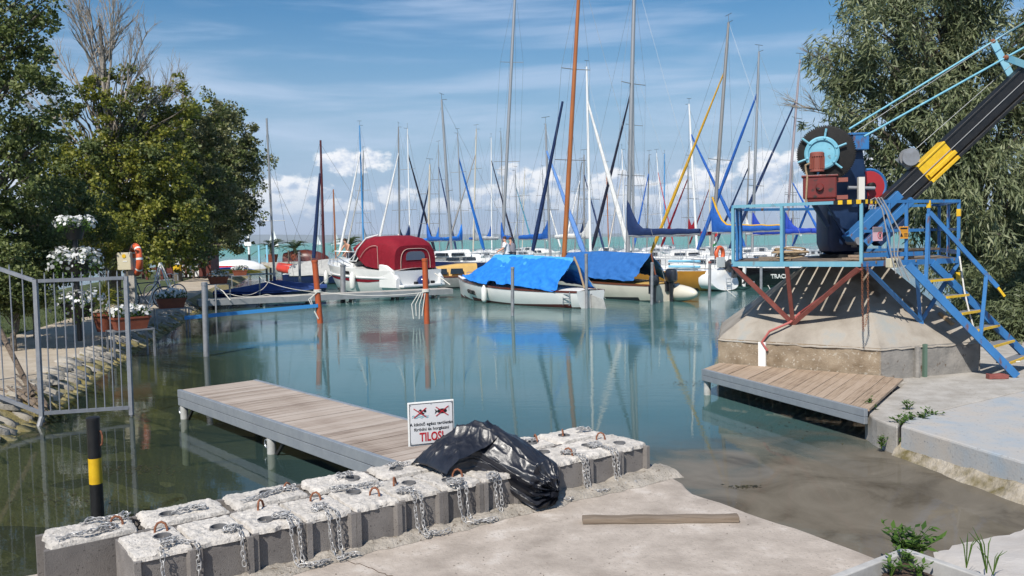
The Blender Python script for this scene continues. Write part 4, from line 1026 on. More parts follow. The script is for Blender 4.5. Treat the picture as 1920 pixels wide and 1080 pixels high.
mk('gear_red', (0.17, 0.020, 0.017), 0.45, c2=(0.11, 0.016, 0.013), scale=6, rvar=0.1, speck=((0.03, 0.02, 0.017), 9, 0.60))
mk('motor_red', (0.24, 0.07, 0.05), 0.55)
mk('grease_black', (0.004, 0.004, 0.004), 0.55, c2=(0.009, 0.008, 0.007), scale=14, bump=0.2, spec=0.3)
mk('beige_box', (0.55, 0.50, 0.36), 0.6)
mk('cable_grey', (0.27, 0.275, 0.28), 0.6)
HC = Vector((5.1, 13.4, 0)); ZW, ZT = 0.73, 1.80
hN, hR, hL = Vector((4.9, 11.31, 0)), Vector((6.54, 11.85, 0)), Vector((3.08, 12.78, 0))
HEX = [hN, hR, 2 * HC - hL, 2 * HC - hN, 2 * HC - hR, hL]
TOPS = 0.30; HTC = Vector((5.2, 13.3, 0))
HTOP = [HTC + (q - HC) * TOPS for q in HEX]
base = thing('concrete_plinth', 'tapered six-sided concrete plinth carrying the blue crane', 'plinth', (HC.x, HC.y, 0))
names = ['wall']
for k in range(6):
    a, b = HEX[k], HEX[(k + 1) % 6]; nn = Vector(((b - a).y, -(b - a).x, 0)).normalized()
    if nn.dot((a + b) / 2 - HC) < 0: nn = -nn
    rough = 0.022 if k == 5 else 0.012
    mb = MB()
    def wf(i, j):
        q = a.lerp(b, i); z = -0.6 + (ZW + 0.6) * j; e = rough * (fbm(q.x * 4, q.y * 4, z * 4) + 0.5 * fbm(q.x * 13, q.y * 13, z * 13)) if 0 < i < 1 and j < 1 else 0
        return q + nn * (e - 0.015) + Vector((0, 0, z))
    mb.grid(wf, 46, 26); mb.build('wall', 'aggregate' if k == 5 else 'patched', base, smooth=60, label='wall face of coarse exposed aggregate' if k == 5 else None)
mb = MB()
for k in range(6):
    a, b, c, d = HEX[k], HEX[(k + 1) % 6], HTOP[(k + 1) % 6], HTOP[k]
    def sf(i, j):
        q = a.lerp(b, i).lerp(d.lerp(c, i), j); e = 0.012 * fbm(q.x * 2.5, q.y * 2.5, 1.0) if 0 < i < 1 and 0 < j < 1 else 0
        return (q.x, q.y, ZW + (ZT - ZW) * j + e - (0.03 + 0.02 * fbm(q.x * 5, q.y * 5) if j == 0 else 0))
    mb.grid(sf, 20, 18)
mb.add([(q.x, q.y, ZT) for q in HTOP], [tuple(range(6))]); mb.build('sloping_cap', 'pyramid', base, smooth=30)
# strips set into the wall
for (u, v0, v1, nm, mt, w) in ((1434, 642, 688, 'painted_strip', 'crane_blue_pale', 0.10), ):
    q0, q1 = hL.lerp(hN, 0.30), None
    mb = MB(); nn = Vector((-(hN - hL).y, (hN - hL).x, 0)).normalized(); nn = nn if nn.y < 0 else -nn
    mb.box((q0.x + nn.x * 0.012, q0.y + nn.y * 0.012, 0.5), (0.11, 0.03, 0.44), math.atan2((hN - hL).y, (hN - hL).x)); mb.build(nm, 'white_paint', base)
mk('green_steel', (0.10, 0.16, 0.12), 0.6)
q0 = hN.lerp(hR, 0.42); nn = Vector(((hR - hN).y, -(hR - hN).x, 0)).normalized()
mb = MB(); mb.box((q0.x + nn.x * 0.015, q0.y + nn.y * 0.015, 0.46), (0.05, 0.04, 0.58), math.atan2((hR - hN).y, (hR - hN).x)); mb.build('steel_strip', 'green_steel', base)
mb = MB(); q0 = hN.lerp(hR, 0.35); mb.tube([(q0.x, q0.y - 0.015, -0.2), (q0.x, q0.y - 0.015, 0.72)], 0.04, 8); mb.build('drain_rib', 'patched', base)
def on_slope(u, v, k):
    """sight line onto sloping side k of the base"""
    a, b, d = HEX[k] + Vector((0, 0, ZW)), HEX[(k + 1) % 6] + Vector((0, 0, ZW)), HTOP[k] + Vector((0, 0, ZT))
    n = (b - a).cross(d - a); o = Vector((0, 0, CAM_H)); r = ray(u, v); return o + r * ((a - o).dot(n) / r.dot(n))

# ------------------------------------------------------------------ working platform
ZP = 1.898
pA, pB, pC = PD(1615, 490, 11.3), PD(1375, 490, 12.35), PD(1797, 487, 11.9); PC = Vector((5.0, 12.95, 0))
for q_ in (pA, pB, pC): q_.z = 0
PHEX = [pA, pC, 2 * PC - pB, 2 * PC - pA, 2 * PC - pC, pB]
plat = thing('crane_platform', 'six-sided board platform with blue railings around the crane', 'platform', (PC.x, PC.y, 0))
def V3(q, z): return Vector((q.x, q.y, z))
for k in range(6):
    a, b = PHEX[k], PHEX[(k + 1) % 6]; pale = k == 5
    mb = MB(); mb.bar(V3(a, ZP - 0.035), V3(b, ZP - 0.035), 0.05, 0.07); mb.build('edge_beam', 'crane_blue_pale' if pale else 'crane_blue', plat)
    mb = MB(); mb.bar(V3(a, ZP + 0.79), V3(b, ZP + 0.79), 0.042, 0.042); mb.build('top_rail', 'crane_blue_pale' if pale else 'crane_blue', plat)
    if not pale and k not in (3, 4):
        mb = MB(); mb.bar(V3(a.lerp(b, 0.02), ZP + 0.40), V3(a.lerp(b, 0.62 if k == 0 else 0.98), ZP + 0.40), 0.04, 0.04); mb.build('middle_rail', 'crane_blue', plat)
        mb = MB(); mb.bar(V3(a.lerp(b, 0.02), ZP + 0.08), V3(a.lerp(b, 0.62 if k == 0 else 0.98), ZP + 0.08), 0.02, 0.06); mb.build('toe_rail', 'crane_blue', plat)
    fr = {5: (0.0, 0.40), 0: (0.0, 0.27, 0.45, 0.68)}.get(k, (0.0, 0.5))
    for f in fr:
        q = a.lerp(b, f); mt = 'crane_blue_pale' if (k == 5 or (k == 0 and f == 0)) else 'crane_blue'
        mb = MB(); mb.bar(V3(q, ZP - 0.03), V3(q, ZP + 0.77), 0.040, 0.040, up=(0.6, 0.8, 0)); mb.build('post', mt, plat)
# yellow-black tape at the corner, yellow tips
for (f0, f1, k) in ((0.80, 1.0, 5), (0.0, 0.14, 0)):
    a, b = PHEX[k], PHEX[(k + 1) % 6]; n = 6
    for i in range(n):
        g0, g1 = f0 + (f1 - f0) * i / n, f0 + (f1 - f0) * (i + 1) / n
        mb = MB(); mb.bar(V3(a.lerp(b, g0), ZP + 0.79), V3(a.lerp(b, g1), ZP + 0.79), 0.056, 0.056); mb.build('hazard_stripe', 'yellow_paint' if i % 2 else 'black_paint', plat)
for q, z0, z1 in ((PHEX[0].lerp(PHEX[1], 0.68), 0.70, 0.80), (PHEX[1], 0.58, 0.68), (PHEX[1], -0.30, -0.20)):
    mb = MB(); mb.bar(V3(q, ZP + z0), V3(q, ZP + z1), 0.052, 0.052, up=(0.6, 0.8, 0)); mb.build('yellow_tip', 'yellow_paint', plat)
# floor boards with gaps that let slits of sun through
eD = (pB - pA).normalized(); fD = Vector((-eD.y, eD.x, 0)); fD = fD if fD.y > 0 else -fD
me_boards = {}
s = -1.7
ct = V3(PC, 0)
while s < 1.75:
    lo, hi = 1e9, -1e9; o_ = PC + eD * s
    for k in range(6):
        a, b = PHEX[k], PHEX[(k + 1) % 6]; den = fD.x * (b - a).y - fD.y * (b - a).x
        if abs(den) < 1e-9: continue
        w = a - o_; t_ = (w.x * (b - a).y - w.y * (b - a).x) / den; m_ = (w.x * fD.y - w.y * fD.x) / den
        if -1e-6 <= m_ <= 1 + 1e-6: lo, hi = min(lo, t_), max(hi, t_)
    if hi - lo > 0.3:
        mb = MB(); mb.bar(V3(o_ + fD * (lo + 0.05), ZP - 0.017), V3(o_ + fD * (hi - 0.05), ZP - 0.017), 0.158, 0.03); mb.build('floor_board', 'old_timber', plat)
    s += 0.188
# struts
ft = on_slope(1487, 607, 5); ft2 = on_slope(1726, 603, 0)
def strut(a, b, w, mt, nm='strut'):
    mb = MB(); mb.bar(a, b, w, w, up=(0.3, 0.7, 0.2)); mb.build(nm, mt, plat)
for q in (V3(PHEX[5], ZP - 0.06), V3(PHEX[5].lerp(PHEX[0], 0.44), ZP - 0.06), V3(PHEX[0], ZP - 0.08) + Vector((-0.03, 0.02, 0))): strut(ft, q, 0.055, 'red_oxide')
for q in (V3(PHEX[0], ZP - 0.06) + Vector((0.06, 0.03, 0)), V3(PHEX[0].lerp(PHEX[1], 0.55), ZP - 0.06), V3(PHEX[1], ZP - 0.06)): strut(ft2, q, 0.05, 'crane_blue')
mb = MB(); mb.bar(ft2, ft2 + Vector((0, 0, -0.10)), 0.06, 0.06); mb.build('strut_foot', 'crane_blue', plat)
mb = MB(); hp = [V3(PHEX[0], ZP - 0.1), ft + Vector((0.12, 0.04, 0.16)), ft + Vector((-0.06, -0.06, 0.03)), ft + Vector((-0.35, -0.02, -0.10)), hL.lerp(hN, 0.30) + Vector((-0.02, -0.03, 0.72)), hL.lerp(hN, 0.31) + Vector((0.03, -0.06, 0.60))]
mb.tube([hp[0].lerp(hp[1], 0.0), hp[1], hp[2], hp[3], hp[4], hp[5]], 0.018, 7); o = mb.build('red_hose', M('hose_red', (0.36, 0.09, 0.08), 0.55), smooth=True); tag(o, 'faded red hose running down the sloping base of the crane', 'hose')

# ------------------------------------------------------------------ stairs
st = thing('steel_stairs', 'blue steel stairs with yellow-edged treads leading from the quay to the platform', 'stairs', (6.8, 11.6, 0))
sA0, sA1 = PD(1702, 492, 11.52), P(1906, 708, Z_Q); sB0, sB1 = PD(1748, 489, 11.70), P(1944, 690, Z_Q)
for a, b in ((sA0, sA1), (sB0, sB1)):
    mb = MB(); mb.bar(a + Vector((0, 0, -0.03)), b + Vector((0, 0, 0.02)), 0.045, 0.10); mb.build('stringer', 'crane_blue', st)
for k in range(1, 7):
    f = k / 7.0 + 0.02; a, b = sA0.lerp(sA1, f), sB0.lerp(sB1, f)
    d = (b - a).normalized(); out = Vector((d.y, -d.x, 0))
    mb = MB(); mb.bar(a + d * 0.03 + out * -0.02, b - d * 0.03 + out * -0.02, 0.15, 0.022); tr = mb.build('tread', 'zinc_dull', st)
    mb = MB(); mb.bar(a + d * 0.03 + out * 0.066, b - d * 0.03 + out * 0.066, 0.022, 0.030); mb.build('yellow_edge', 'yellow_paint', tr)
h0, h1 = PD(1743, 398, 11.55), PD(1870, 538, 11.42)
mb = MB(); mb.bar(h0, h1, 0.045, 0.055); hr = mb.build('handrail', 'crane_blue', st)
mb = MB(); mb.bar(h1, h1 + (h1 - h0).normalized() * 0.14 + Vector((0, 0, -0.02)), 0.03, 0.03); mb.build('yellow_end', 'yellow_paint', hr)
m0 = sA0.lerp(sA1, 0.67); mb = MB(); mb.bar(m0, h0.lerp(h1, 0.84), 0.045, 0.045, up=(0.6, 0.8, 0)); mb.build('baluster', 'crane_blue', st)
m0 = sA0.lerp(sA1, 0.17); mb = MB(); mb.bar(m0, h0 + Vector((-0.02, 0, -0.02)), 0.045, 0.045, up=(0.6, 0.8, 0)); mb.build('baluster', 'crane_blue', st)
mb = MB(); mb.tube([V3(PHEX[1], ZP + 0.02) + Vector((0, -0.03, 0)), PD(1808, 545, 11.7), PD(1816, 580, 11.65), PD(1830, 630, 11.6), PD(1850, 655, 11.55), PD(1880, 680, 11.5), PD(1912, 678, 11.5)], 0.011, 6)
o = mb.build('white_rope', 'rope', smooth=True); tag(o, 'thin white rope hanging from the platform along the stairs', 'rope')

# ------------------------------------------------------------------ crane
cr = thing('crane', 'blue slewing boat crane with black and yellow jib and large winch gear', 'crane', (5.16, 13.3, ZT))
cx, cy = 5.16, 13.3
mb = MB(); mb.lathe((cx, cy, ZT + 0.0), [(0.42, 0), (0.42, 0.06), (0.34, 0.075), (0.34, 0.15), (0.0, 0.15)], 24); mb.build('foot_flange', 'grease_black', cr, smooth=40)
for k in range(16):
    a = 2 * math.pi * k / 16; mb = MB(); mb.lathe((cx + 0.385 * math.cos(a), cy + 0.385 * math.sin(a), ZT + 0.06), [(0.022, 0), (0.022, 0.025), (0, 0.025)], 6); mb.build('flange_bolt', 'rust', cr)
# column: broad plate box with rounded lower corners
def sec(z, w, d, r=0.05):
    pts = []
    for (sx, sy) in ((1, -1), (1, 1), (-1, 1), (-1, -1)):
        for a in range(4):
            t_ = {(1, -1): -math.pi / 2, (1, 1): 0, (-1, 1): math.pi / 2, (-1, -1): math.pi}[(sx, sy)] + a * math.pi / 6
            pts.append((cx + sx * (w - r) + r * math.cos(t_), cy + sy * (d - r) + r * math.sin(t_), z))
    return pts
mb = MB(); mb.loft([sec(1.95, 0.20, 0.2), sec(2.0, 0.28, 0.26), sec(2.12, 0.32, 0.28), sec(2.9, 0.33, 0.28), sec(3.05, 0.30, 0.26), sec(3.3, 0.26, 0.24), sec(3.72, 0.22, 0.2)]); col_ = mb.build('column', 'crane_navy_shaded', cr, smooth=30)
mb = MB(); mb.box((cx + 0.06, cy - 0.30, 2.11), (0.085, 0.012, 0.11)); pl_ = mb.build('plate', 'zinc_dull', col_); 
mb = MB(); mb.tube([(cx + 0.06, cy - 0.305, 2.11), (cx + 0.06, cy - 0.312, 2.11)], 0.03, 12); mb.build('plate_mark', 'white_paint', col_)
for (p, q) in ((PD(1552, 385, 12.9), PD(1583, 440, 12.9)), ):
    mb = MB(); mb.bar(p, q, 0.03, 0.05, up=(0, 1, 0)); mb.build('rib', 'crane_navy_shaded', cr)
mb = MB(); mb.bar(PD(1512, 360, 12.95), PD(1552, 425, 12.95), 0.06, 0.06, up=(0, 1, 0)); mb.build('bracket', 'crane_navy_shaded', cr)
# main gear, teeth, hub, spokes
gc = PD(1549, 288, 12.72); gn = Vector((-0.34, -0.94, 0)).normalized(); gs = Vector((-gn.y, gn.x, 0)); gu = Vector((0, 0, 1)); GR = 0.415
if gs.x < 0: gs = -gs
rings = []
NT = 84
for off in (-0.05, 0.05):
    rings.append([gc + gn * off + (gs * math.cos(a) + gu * math.sin(a)) * (GR * (1.0 if i % 4 in (0, 1) else 0.955)) for i, a in enumerate([2 * math.pi * k / (NT * 4) for k in range(NT * 4)])])
mb = MB(); mb.loft(rings); mb.build('gear_wheel', 'grease_black', cr)
mb = MB(); mb.lathe(gc + gn * 0.05, [(0.395, 0.0), (0.395, 0.004), (0.37, 0.008), (0.0, 0.008)], 40, axis=gn); mb.build('gear_face', 'grease_black', cr, smooth=30)
hc = gc + gs * -0.06 + gn * 0.06
mb = MB(); mb.lathe(hc, [(0.245, 0), (0.245, 0.06), (0.225, 0.075), (0.19, 0.075), (0.18, 0.05), (0.0, 0.055)], 36, axis=gn); hub = mb.build('brake_drum', 'hub_blue', cr, smooth=35)
for k in range(6):
    a = R_(20 + 60 * k); dr_ = gs * math.cos(a) + gu * math.sin(a)
    mb = MB(); mb.tube([hc + gn * 0.05 + dr_ * 0.21, hc + gn * 0.055 + dr_ * 0.36], 0.016, 8); mb.build('lever', 'hub_blue', hub, smooth=True)
    mb = MB(); mb.sphere(hc + gn * 0.07 + dr_ * 0.215, 0.022, 8, 6); mb.build('bolt', 'hub_blue', hub, smooth=True)
# gearbox and motor in front of the drum
bc = PD(1537, 352, 12.45); Q3 = Matrix((gs, -gn, gu)).transposed()
mb = MB(); mb.box(bc, (0.46, 0.24, 0.32), M3=Q3); gb = mb.build('gearbox', 'gear_red', cr, bevel=0.02)
mb = MB(); mb.box(bc + gu * 0.165, (0.50, 0.27, 0.03), M3=Q3); mb.build('gearbox_lid', 'gear_red', gb, bevel=0.006)
mb = MB(); mb.lathe(bc + gn * 0.12, [(0.055, 0), (0.055, 0.04), (0.045, 0.055), (0, 0.055)], 14, axis=gn); mb.build('shaft_cover', 'gear_red', gb, smooth=35)
mb = MB(); mb.box(bc + gu * -0.18 + gs * 0.02, (0.38, 0.2, 0.05), M3=Q3); mb.build('sump', 'gear_red', gb, bevel=0.01)
for s_ in (0.10, -0.15):
    mb = MB(); mb.box(bc + gs * 0.30 + gu * s_, (0.16, 0.12, 0.06), M3=Q3); mb.build('lug', 'motor_red', gb)
mc_ = PD(1532, 305, 12.40)
mb = MB(); mb.lathe(mc_ - gu * 0.13, [(0.10, 0), (0.10, 0.03), (0.085, 0.035), (0.085, 0.21), (0.10, 0.215), (0.10, 0.265), (0.085, 0.28), (0, 0.28)], 20); mo = mb.build('motor', 'motor_red', cr, smooth=35)
for k in range(18):
    a = 2 * math.pi * k / 18; d3 = Vector((math.cos(a), math.sin(a), 0)); mb = MB(); mb.bar(mc_ + d3 * 0.094 - gu * 0.09, mc_ + d3 * 0.094 + gu * 0.085, 0.008, 0.022, up=d3); mb.build('cooling_fin', 'motor_red', mo)
mb = MB(); mb.tube([mc_ + gs * -0.09 - gn * -0.03 + gu * 0.0, mc_ + gs * -0.16 + gu * -0.03, mc_ + gs * -0.15 + gu * -0.12, bc + gs * -0.17 + gn * 0.13 + gu * 0.16, bc + gs * -0.18 + gn * 0.14 - gu * 0.05, bc + gs * -0.19 + gn * 0.13 - gu * 0.22], 0.014, 6); mb.build('motor_cable', 'rope_tan', cr, smooth=True)
# rope drum behind the gear, upper bracket
dc = gc - gn * 0.30
mb = MB(); mb.lathe(gc - gn * 0.06, [(0.26, 0), (0.26, -0.02), (0.20, -0.03), (0.20, -0.40), (0.27, -0.41), (0.27, -0.45), (0, -0.45)], 28, axis=gn); mb.build('rope_drum', 'grease_black', cr, smooth=35)
bk = PD(1610, 268, 13.05); mb = MB(); mb.box(bk, (0.24, 0.2, 0.22)); mb.build('head_bracket', 'crane_blue', cr, bevel=0.01)
mb = MB(); mb.box(bk + Vector((-0.03, 0, 0.13)), (0.30, 0.22, 0.03)); mb.build('head_plate', 'crane_blue', cr)
# slewing sector: red quadrant with a blue rim
qc_ = PD(1636, 352, 12.9); mb = MB()
pts = [qc_ + Vector((-0.06, 0, -0.26))] + [qc_ + Vector((-0.06 + 0.25 * math.sin(a), 0, 0.02 + 0.25 * math.cos(a))) for a in [R_(k * 14 - 10) for k in range(9)]] + [qc_ + Vector((0.10, 0, -0.24))]
mb.plate(pts, 0.05); mb.build('quadrant', M('quadrant_red', (0.34, 0.02, 0.025), 0.45), cr)
mb = MB(); mb.tube([q + Vector((0, -0.01, 0)) for q in pts[1:]], 0.026, 6); mb.build('quadrant_rim', 'crane_blue', cr, smooth=True)
mb = MB(); mb.lathe(qc_ + Vector((-0.05, -0.03, 0.02)), [(0.055, 0), (0.055, 0.09), (0.035, 0.1), (0.0, 0.1)], 14, axis=(0, -1, 0)); mb.build('hub_nut', 'grease_black', cr, smooth=35)
mb = MB(); mb.tube([PD(1590, 352, 12.75), PD(1640, 353, 12.75)], 0.028, 10); mb.build('worm_shaft', 'zinc_dull', cr, smooth=True)
mb = MB(); c_ = PD(1614, 355, 12.66); mb.loft([[c_ + Vector((x * 0.045, y * 0.035, z)) for x, y in ((-1, -1), (1, -1), (1.1, 1), (-.9, 1))] for z in (-0.19, -0.05, 0.08, 0.18)]); mb.build('rag', 'rope', cr, smooth=60)
# jib
j0, j1 = PD(1628, 424, 12.75), PD(1912, 158, 12.75)
jd = (j1 - j0).normalized(); ju = Vector((-jd.z, 0, jd.x)); jy = Vector((0, 1, 0)); jl = 5.6
def jpt(s, h, y=0.0): return j0 + jd * s + ju * h + jy * y
def jbar(nm, s0, s1, h, w, t_, mat, y=0.0, par=None):
    mb = MB(); a, b = jpt(s0, h, y), jpt(s1, h, y); d, sd, up = jd, jy, ju
    vs = [e + sd * (p * w / 2) + up * (q * t_ / 2) for e in (a, b) for p, q in ((-1, -1), (1, -1), (1, 1), (-1, 1))]
    mb.add(vs, [(3, 2, 1, 0), (4, 5, 6, 7), (0, 1, 5, 4), (1, 2, 6, 5), (2, 3, 7, 6), (3, 0, 4, 7)]); return mb.build(nm, mat, par or cr, bevel=0.006)
ys0, ys1 = 1.08, 1.62      # the yellow length
jl_n = (j1 - j0).length
for (s0, s1, mt) in ((0.30, ys0, 'black_paint'), (ys0, ys1, 'yellow_paint'), (ys1, jl, 'black_paint')):
    jbar('jib_web', s0, s1, 0.03, 0.16, 0.26, mt); jbar('jib_lower_flange', s0, s1, -0.135, 0.26, 0.05, mt); jbar('jib_upper_flange', s0, s1, 0.165, 0.20, 0.03, mt)
jbar('jib_stiffener', ys0 + 0.03, ys1 + 0.02, -0.05, 0.24, 0.06, 'yellow_paint')
jbar('foot_cheek', -0.35, 0.62, 0.06, 0.30, 0.13, 'crane_blue'); jbar('foot_cheek', -0.25, 0.70, -0.13, 0.31, 0.10, 'crane_blue'); jbar('foot_cheek', -0.10, 0.45, -0.28, 0.28, 0.07, 'crane_navy_shaded')
mb = MB(); mb.tube([jpt(-0.30, -0.02, -0.2), jpt(-0.30, -0.02, 0.2)], 0.06, 14); mb.build('pivot_pin', 'zinc_dull', cr, smooth=40)
jbar('cable_run', 0.55, jl, 0.02, 0.012, 0.012, 'cable_grey', y=-0.095)
# little hand winch on the jib
wc = jpt(1.12, 0.34, -0.02); mb = MB(); mb.lathe(wc + jy * 0.06, [(0.13, 0), (0.13, -0.02), (0.05, -0.025), (0.05, -0.1), (0.13, -0.105), (0.13, -0.12), (0, -0.12)], 24, axis=(0, 1, 0)); mb.build('hand_winch', 'zinc_dull', cr, smooth=35)
mb = MB(); mb.plate([jpt(1.02, 0.17, 0.09), jpt(1.26, 0.17, 0.09), jpt(1.16, 0.36, 0.09), jpt(0.98, 0.44, 0.09)], 0.015); mb.build('winch_plate', 'zinc', cr)
mb = MB(); mb.tube([wc + Vector((0.05, 0, 0.08)), jpt(jl - 0.2, 0.22, 0.0)], 0.005, 5); mb.build('winch_wire', 'wire', cr)
# tie rods to the head, kinked at the bracket
for (u0, v0, u1, v1, yy) in ((1592, 242, 1862, 78, 13.10), (1620, 256, 1886, 108, 12.62)):
    a, b = PD(u0, v0, yy), PD(u1, v1, yy - 0.05); c_ = b + (b - a).normalized() * 2.4
    mb = MB(); mb.tube([a, b, c_], 0.016, 10); mb.build('tie_rod', 'hub_blue', cr, smooth=True)
    mb = MB(); mb.sphere(b, 0.04, 10, 8); mb.build('rod_joint', 'rust', cr, smooth=True)
    foot = jpt((PD(u1 + 36, 132, 12.75) - j0).dot(jd), 0.16, 0.12 if yy > 13 else -0.12)
    mb = MB(); mb.bar(b, foot, 0.03, 0.10, up=jd); mb.build('rod_bracket', 'crane_blue_pale', cr)
mb = MB(); mb.tube([PD(1600, 250, 12.95), PD(1600, 250, 12.95).lerp(jpt(jl - 0.1, 0.3), 1.0)], 0.007, 5); mb.build('hoist_wire', 'wire', cr)
mb = MB(); mb.lathe(jpt(jl, 0.1, -0.09), [(0.14, 0), (0.11, 0.04), (0.11, 0.14), (0.14, 0.18)], 20, axis=(0, 1, 0)); mb.build('head_sheave', 'zinc_dull', cr, smooth=35)
hk_ = jpt(jl, 0.1) + Vector((0.12, 0, 0)); mb = MB(); mb.tube([hk_, hk_ + Vector((0, 0, -1.6))], 0.007, 5); mb.build('fall_wire', 'wire', cr)
mb = MB(); mb.tube([hk_ + Vector((0, 0, -1.6)), hk_ + Vector((0, 0, -1.75)), hk_ + Vector((0.06, 0, -1.85)), hk_ + Vector((0.02, 0, -1.94)), hk_ + Vector((-0.05, 0, -1.90))], [0.03, 0.025, 0.024, 0.02, 0.01], 8); mb.build('hook', 'rust', cr, smooth=True)

# ------------------------------------------------------------------ things on and about the platform
c_ = V3(PHEX[5].lerp(PHEX[0], 0.44), ZP + 0.03) + Vector((0.12, 0.22, 0))
mb = MB(); rr = random.Random(3)
for k in range(9):
    r0 = 0.10 + 0.10 * rr.random(); tl_ = rr.uniform(-.3, .3); pts = [c_ + Vector((1.3 * r0 * math.cos(a), 0.8 * r0 * math.sin(a), 0.03 + 0.012 * k + tl_ * r0 * math.cos(a + k))) for a in [i * 2 * math.pi / 18 for i in range(18)]]
    pts = [Vector((q.x, q.y, max(q.z, ZP + 0.014))) for q in pts]
    mb.tube(pts, 0.012, 5, closed=True)
tag(mb.build('rope_coil', 'rope_tan', smooth=True), 'coil of tan rope lying on the left of the crane platform', 'rope')
mb = MB(); mb.box(V3(PHEX[5].lerp(PHEX[0], 0.34), ZP + 0.035) + Vector((0.05, 0.12, 0)), (0.45, 0.08, 0.06), -0.5); tag(mb.build('wood_offcut', 'old_timber', bevel=0.004), 'short dark timber lying on the platform beside the rope coil', 'timber')
base_b = V3(PHEX[0].lerp(PHEX[1], 0.45), ZP) + Vector((-0.1, 0.42, 0)); rr = random.Random(5)
for k, lb in enumerate(['pale scaffold board at the bottom of the stack on the platform', 'brown scaffold board across the stack on the platform', 'dark scaffold board on top of the stack on the platform', 'short scaffold board leaning out to the right on the platform']):
    mb = MB(); mb.box(base_b + Vector((0.1 * k - 0.1 + (0.35 if k == 3 else 0), 0.05 * k, 0.02 + 0.036 * k)), (1.1 if k < 3 else 0.6, 0.18, 0.032), 0.30 + rr.uniform(-.10, .10)); tag(mb.build('scaffold_board', 'deck_plank_brown' if k < 2 else 'old_timber', bevel=0.003), lb, 'board', 'boards stacked on the platform')
mk('sign_pink', (0.56, 0.36, 0.40), 0.5); mk('sign_grey', (0.16, 0.15, 0.16), 0.5); mk('sign_orange', (0.62, 0.27, 0.02), 0.5)
dac = (PHEX[1] - PHEX[0]).normalized(); rzac = math.atan2(dac.y, dac.x)
def small_sign(f, lab, cat_mat, head_mat, w, h, drop):
    q = PHEX[0].lerp(PHEX[1], f); t = thing('notice', lab, 'sign', (q.x + 0.035 * dac.y, q.y - 0.035 * dac.x, ZP + drop), rzac)
    mb = MB(); mb.box((0, 0, 0), (w, 0.006, h)); mb.build('plate', cat_mat, t, local=True)
    mb = MB(); mb.box((0, -0.0045, h * 0.31), (w * 0.96, 0.003, h * 0.34)); mb.build('heading_band', head_mat, t, local=True)
    return t
t = small_sign(0.14, 'small faded pink and grey notice hanging on the platform railing', 'sign_pink', 'sign_grey', 0.165, 0.185, 0.36)
mb = MB(); mb.tube([(0.035 + 0.035 * math.cos(a), -0.006, -0.02 + 0.045 * math.sin(a)) for a in [k * 2 * math.pi / 16 for k in range(16)]], 0.004, 5, closed=True); mb.build('prohibition_ring', 'ink_red', t, local=True)
mb = MB(); mb.box((0.037, -0.006, -0.02), (0.02, 0.003, 0.05)); mb.build('pictogram', 'ink_black', t, local=True)
t = small_sign(0.40, 'small orange hazard notice with a black warning triangle on the platform railing', 'sign_orange', 'sign_orange', 0.155, 0.165, 0.37)
mb = MB(); mb.plate([(-0.065, -0.005, -0.055), (-0.015, -0.005, -0.055), (-0.04, -0.005, -0.002)], 0.002); mb.build('warning_triangle', 'ink_black', t, local=True)
for z in (-0.012, -0.030, -0.048):
    mb = MB(); mb.box((0.036, -0.005, z), (0.06, 0.002, 0.006)); mb.build('text_line', 'ink_black', t, local=True)
mb = MB(); mb.box((0, -0.0065, 0.055), (0.12, 0.002, 0.022)); mb.build('text_line', 'ink_black', t, local=True)
q = PD(1672, 493, 11.38); t = thing('socket_box', 'beige electrical socket box fixed under the platform edge', 'electrical box', tuple(q), rzac)
mb = MB(); mb.box((0, 0, 0), (0.13, 0.09, 0.125)); mb.build('housing', 'beige_box', t, local=True, bevel=0.008)
mb = MB(); mb.box((0.01, -0.048, 0.02), (0.03, 0.006, 0.03)); mb.build('socket', 'ink_black', t, local=True)
mb = MB(); mb.box((0.01, -0.048, -0.03), (0.014, 0.006, 0.025)); mb.build('switch', 'ink_black', t, local=True)
mb = MB(); mb.box((0.11, 0.02, 0.0), (0.09, 0.07, 0.11)); mb.build('junction_box', 'zinc_dull', t, local=True, bevel=0.006)
# grey cables draped over the rail
for k in range(3):
    mb = MB(); o_ = 0.05 * k
    a = V3(PHEX[0].lerp(PHEX[1], 0.10 + 0.03 * k), ZP + 0.83); pts = [a + Vector((-0.05, -0.03, -0.14)), a + Vector((-0.03, -0.035, -0.02)), a + Vector((0.03, -0.04, 0.01)), a + Vector((0.12, -0.045, -0.15)), a + Vector((0.18 + o_, -0.05, -0.45)), a + Vector((0.24, -0.05, -0.75)), a + Vector((0.30 + o_, -0.06, -1.0 - 0.05 * k))]
    mb.tube(pts, 0.009, 6); tag(mb.build('cable', 'cable_grey', smooth=True), ['grey cable draped over the platform rail, leftmost of three', 'grey cable draped over the platform rail, middle of three', 'grey cable draped over the platform rail, rightmost of three'][k], 'cable', 'cables draped over the rail')
mb = MB(); cc = V3(PHEX[0], ZP - 0.1) + Vector((0.0, -0.02, 0))
pts = [cc + Vector((0.35 * math.sin(t_ * math.pi), 0.1, -0.32 * math.sin(t_ * math.pi))) * 0.0 + cc.lerp(V3(PHEX[0].lerp(PHEX[1], 0.6), ZP - 0.1), t_) + Vector((0, 0, -0.42 * math.sin(t_ * math.pi))) for t_ in [k / 12 for k in range(13)]]
mb.tube(pts, 0.009, 5); tag(mb.build('cable', 'black_paint', smooth=True), 'thin dark cable sagging below the platform edge', 'cable')
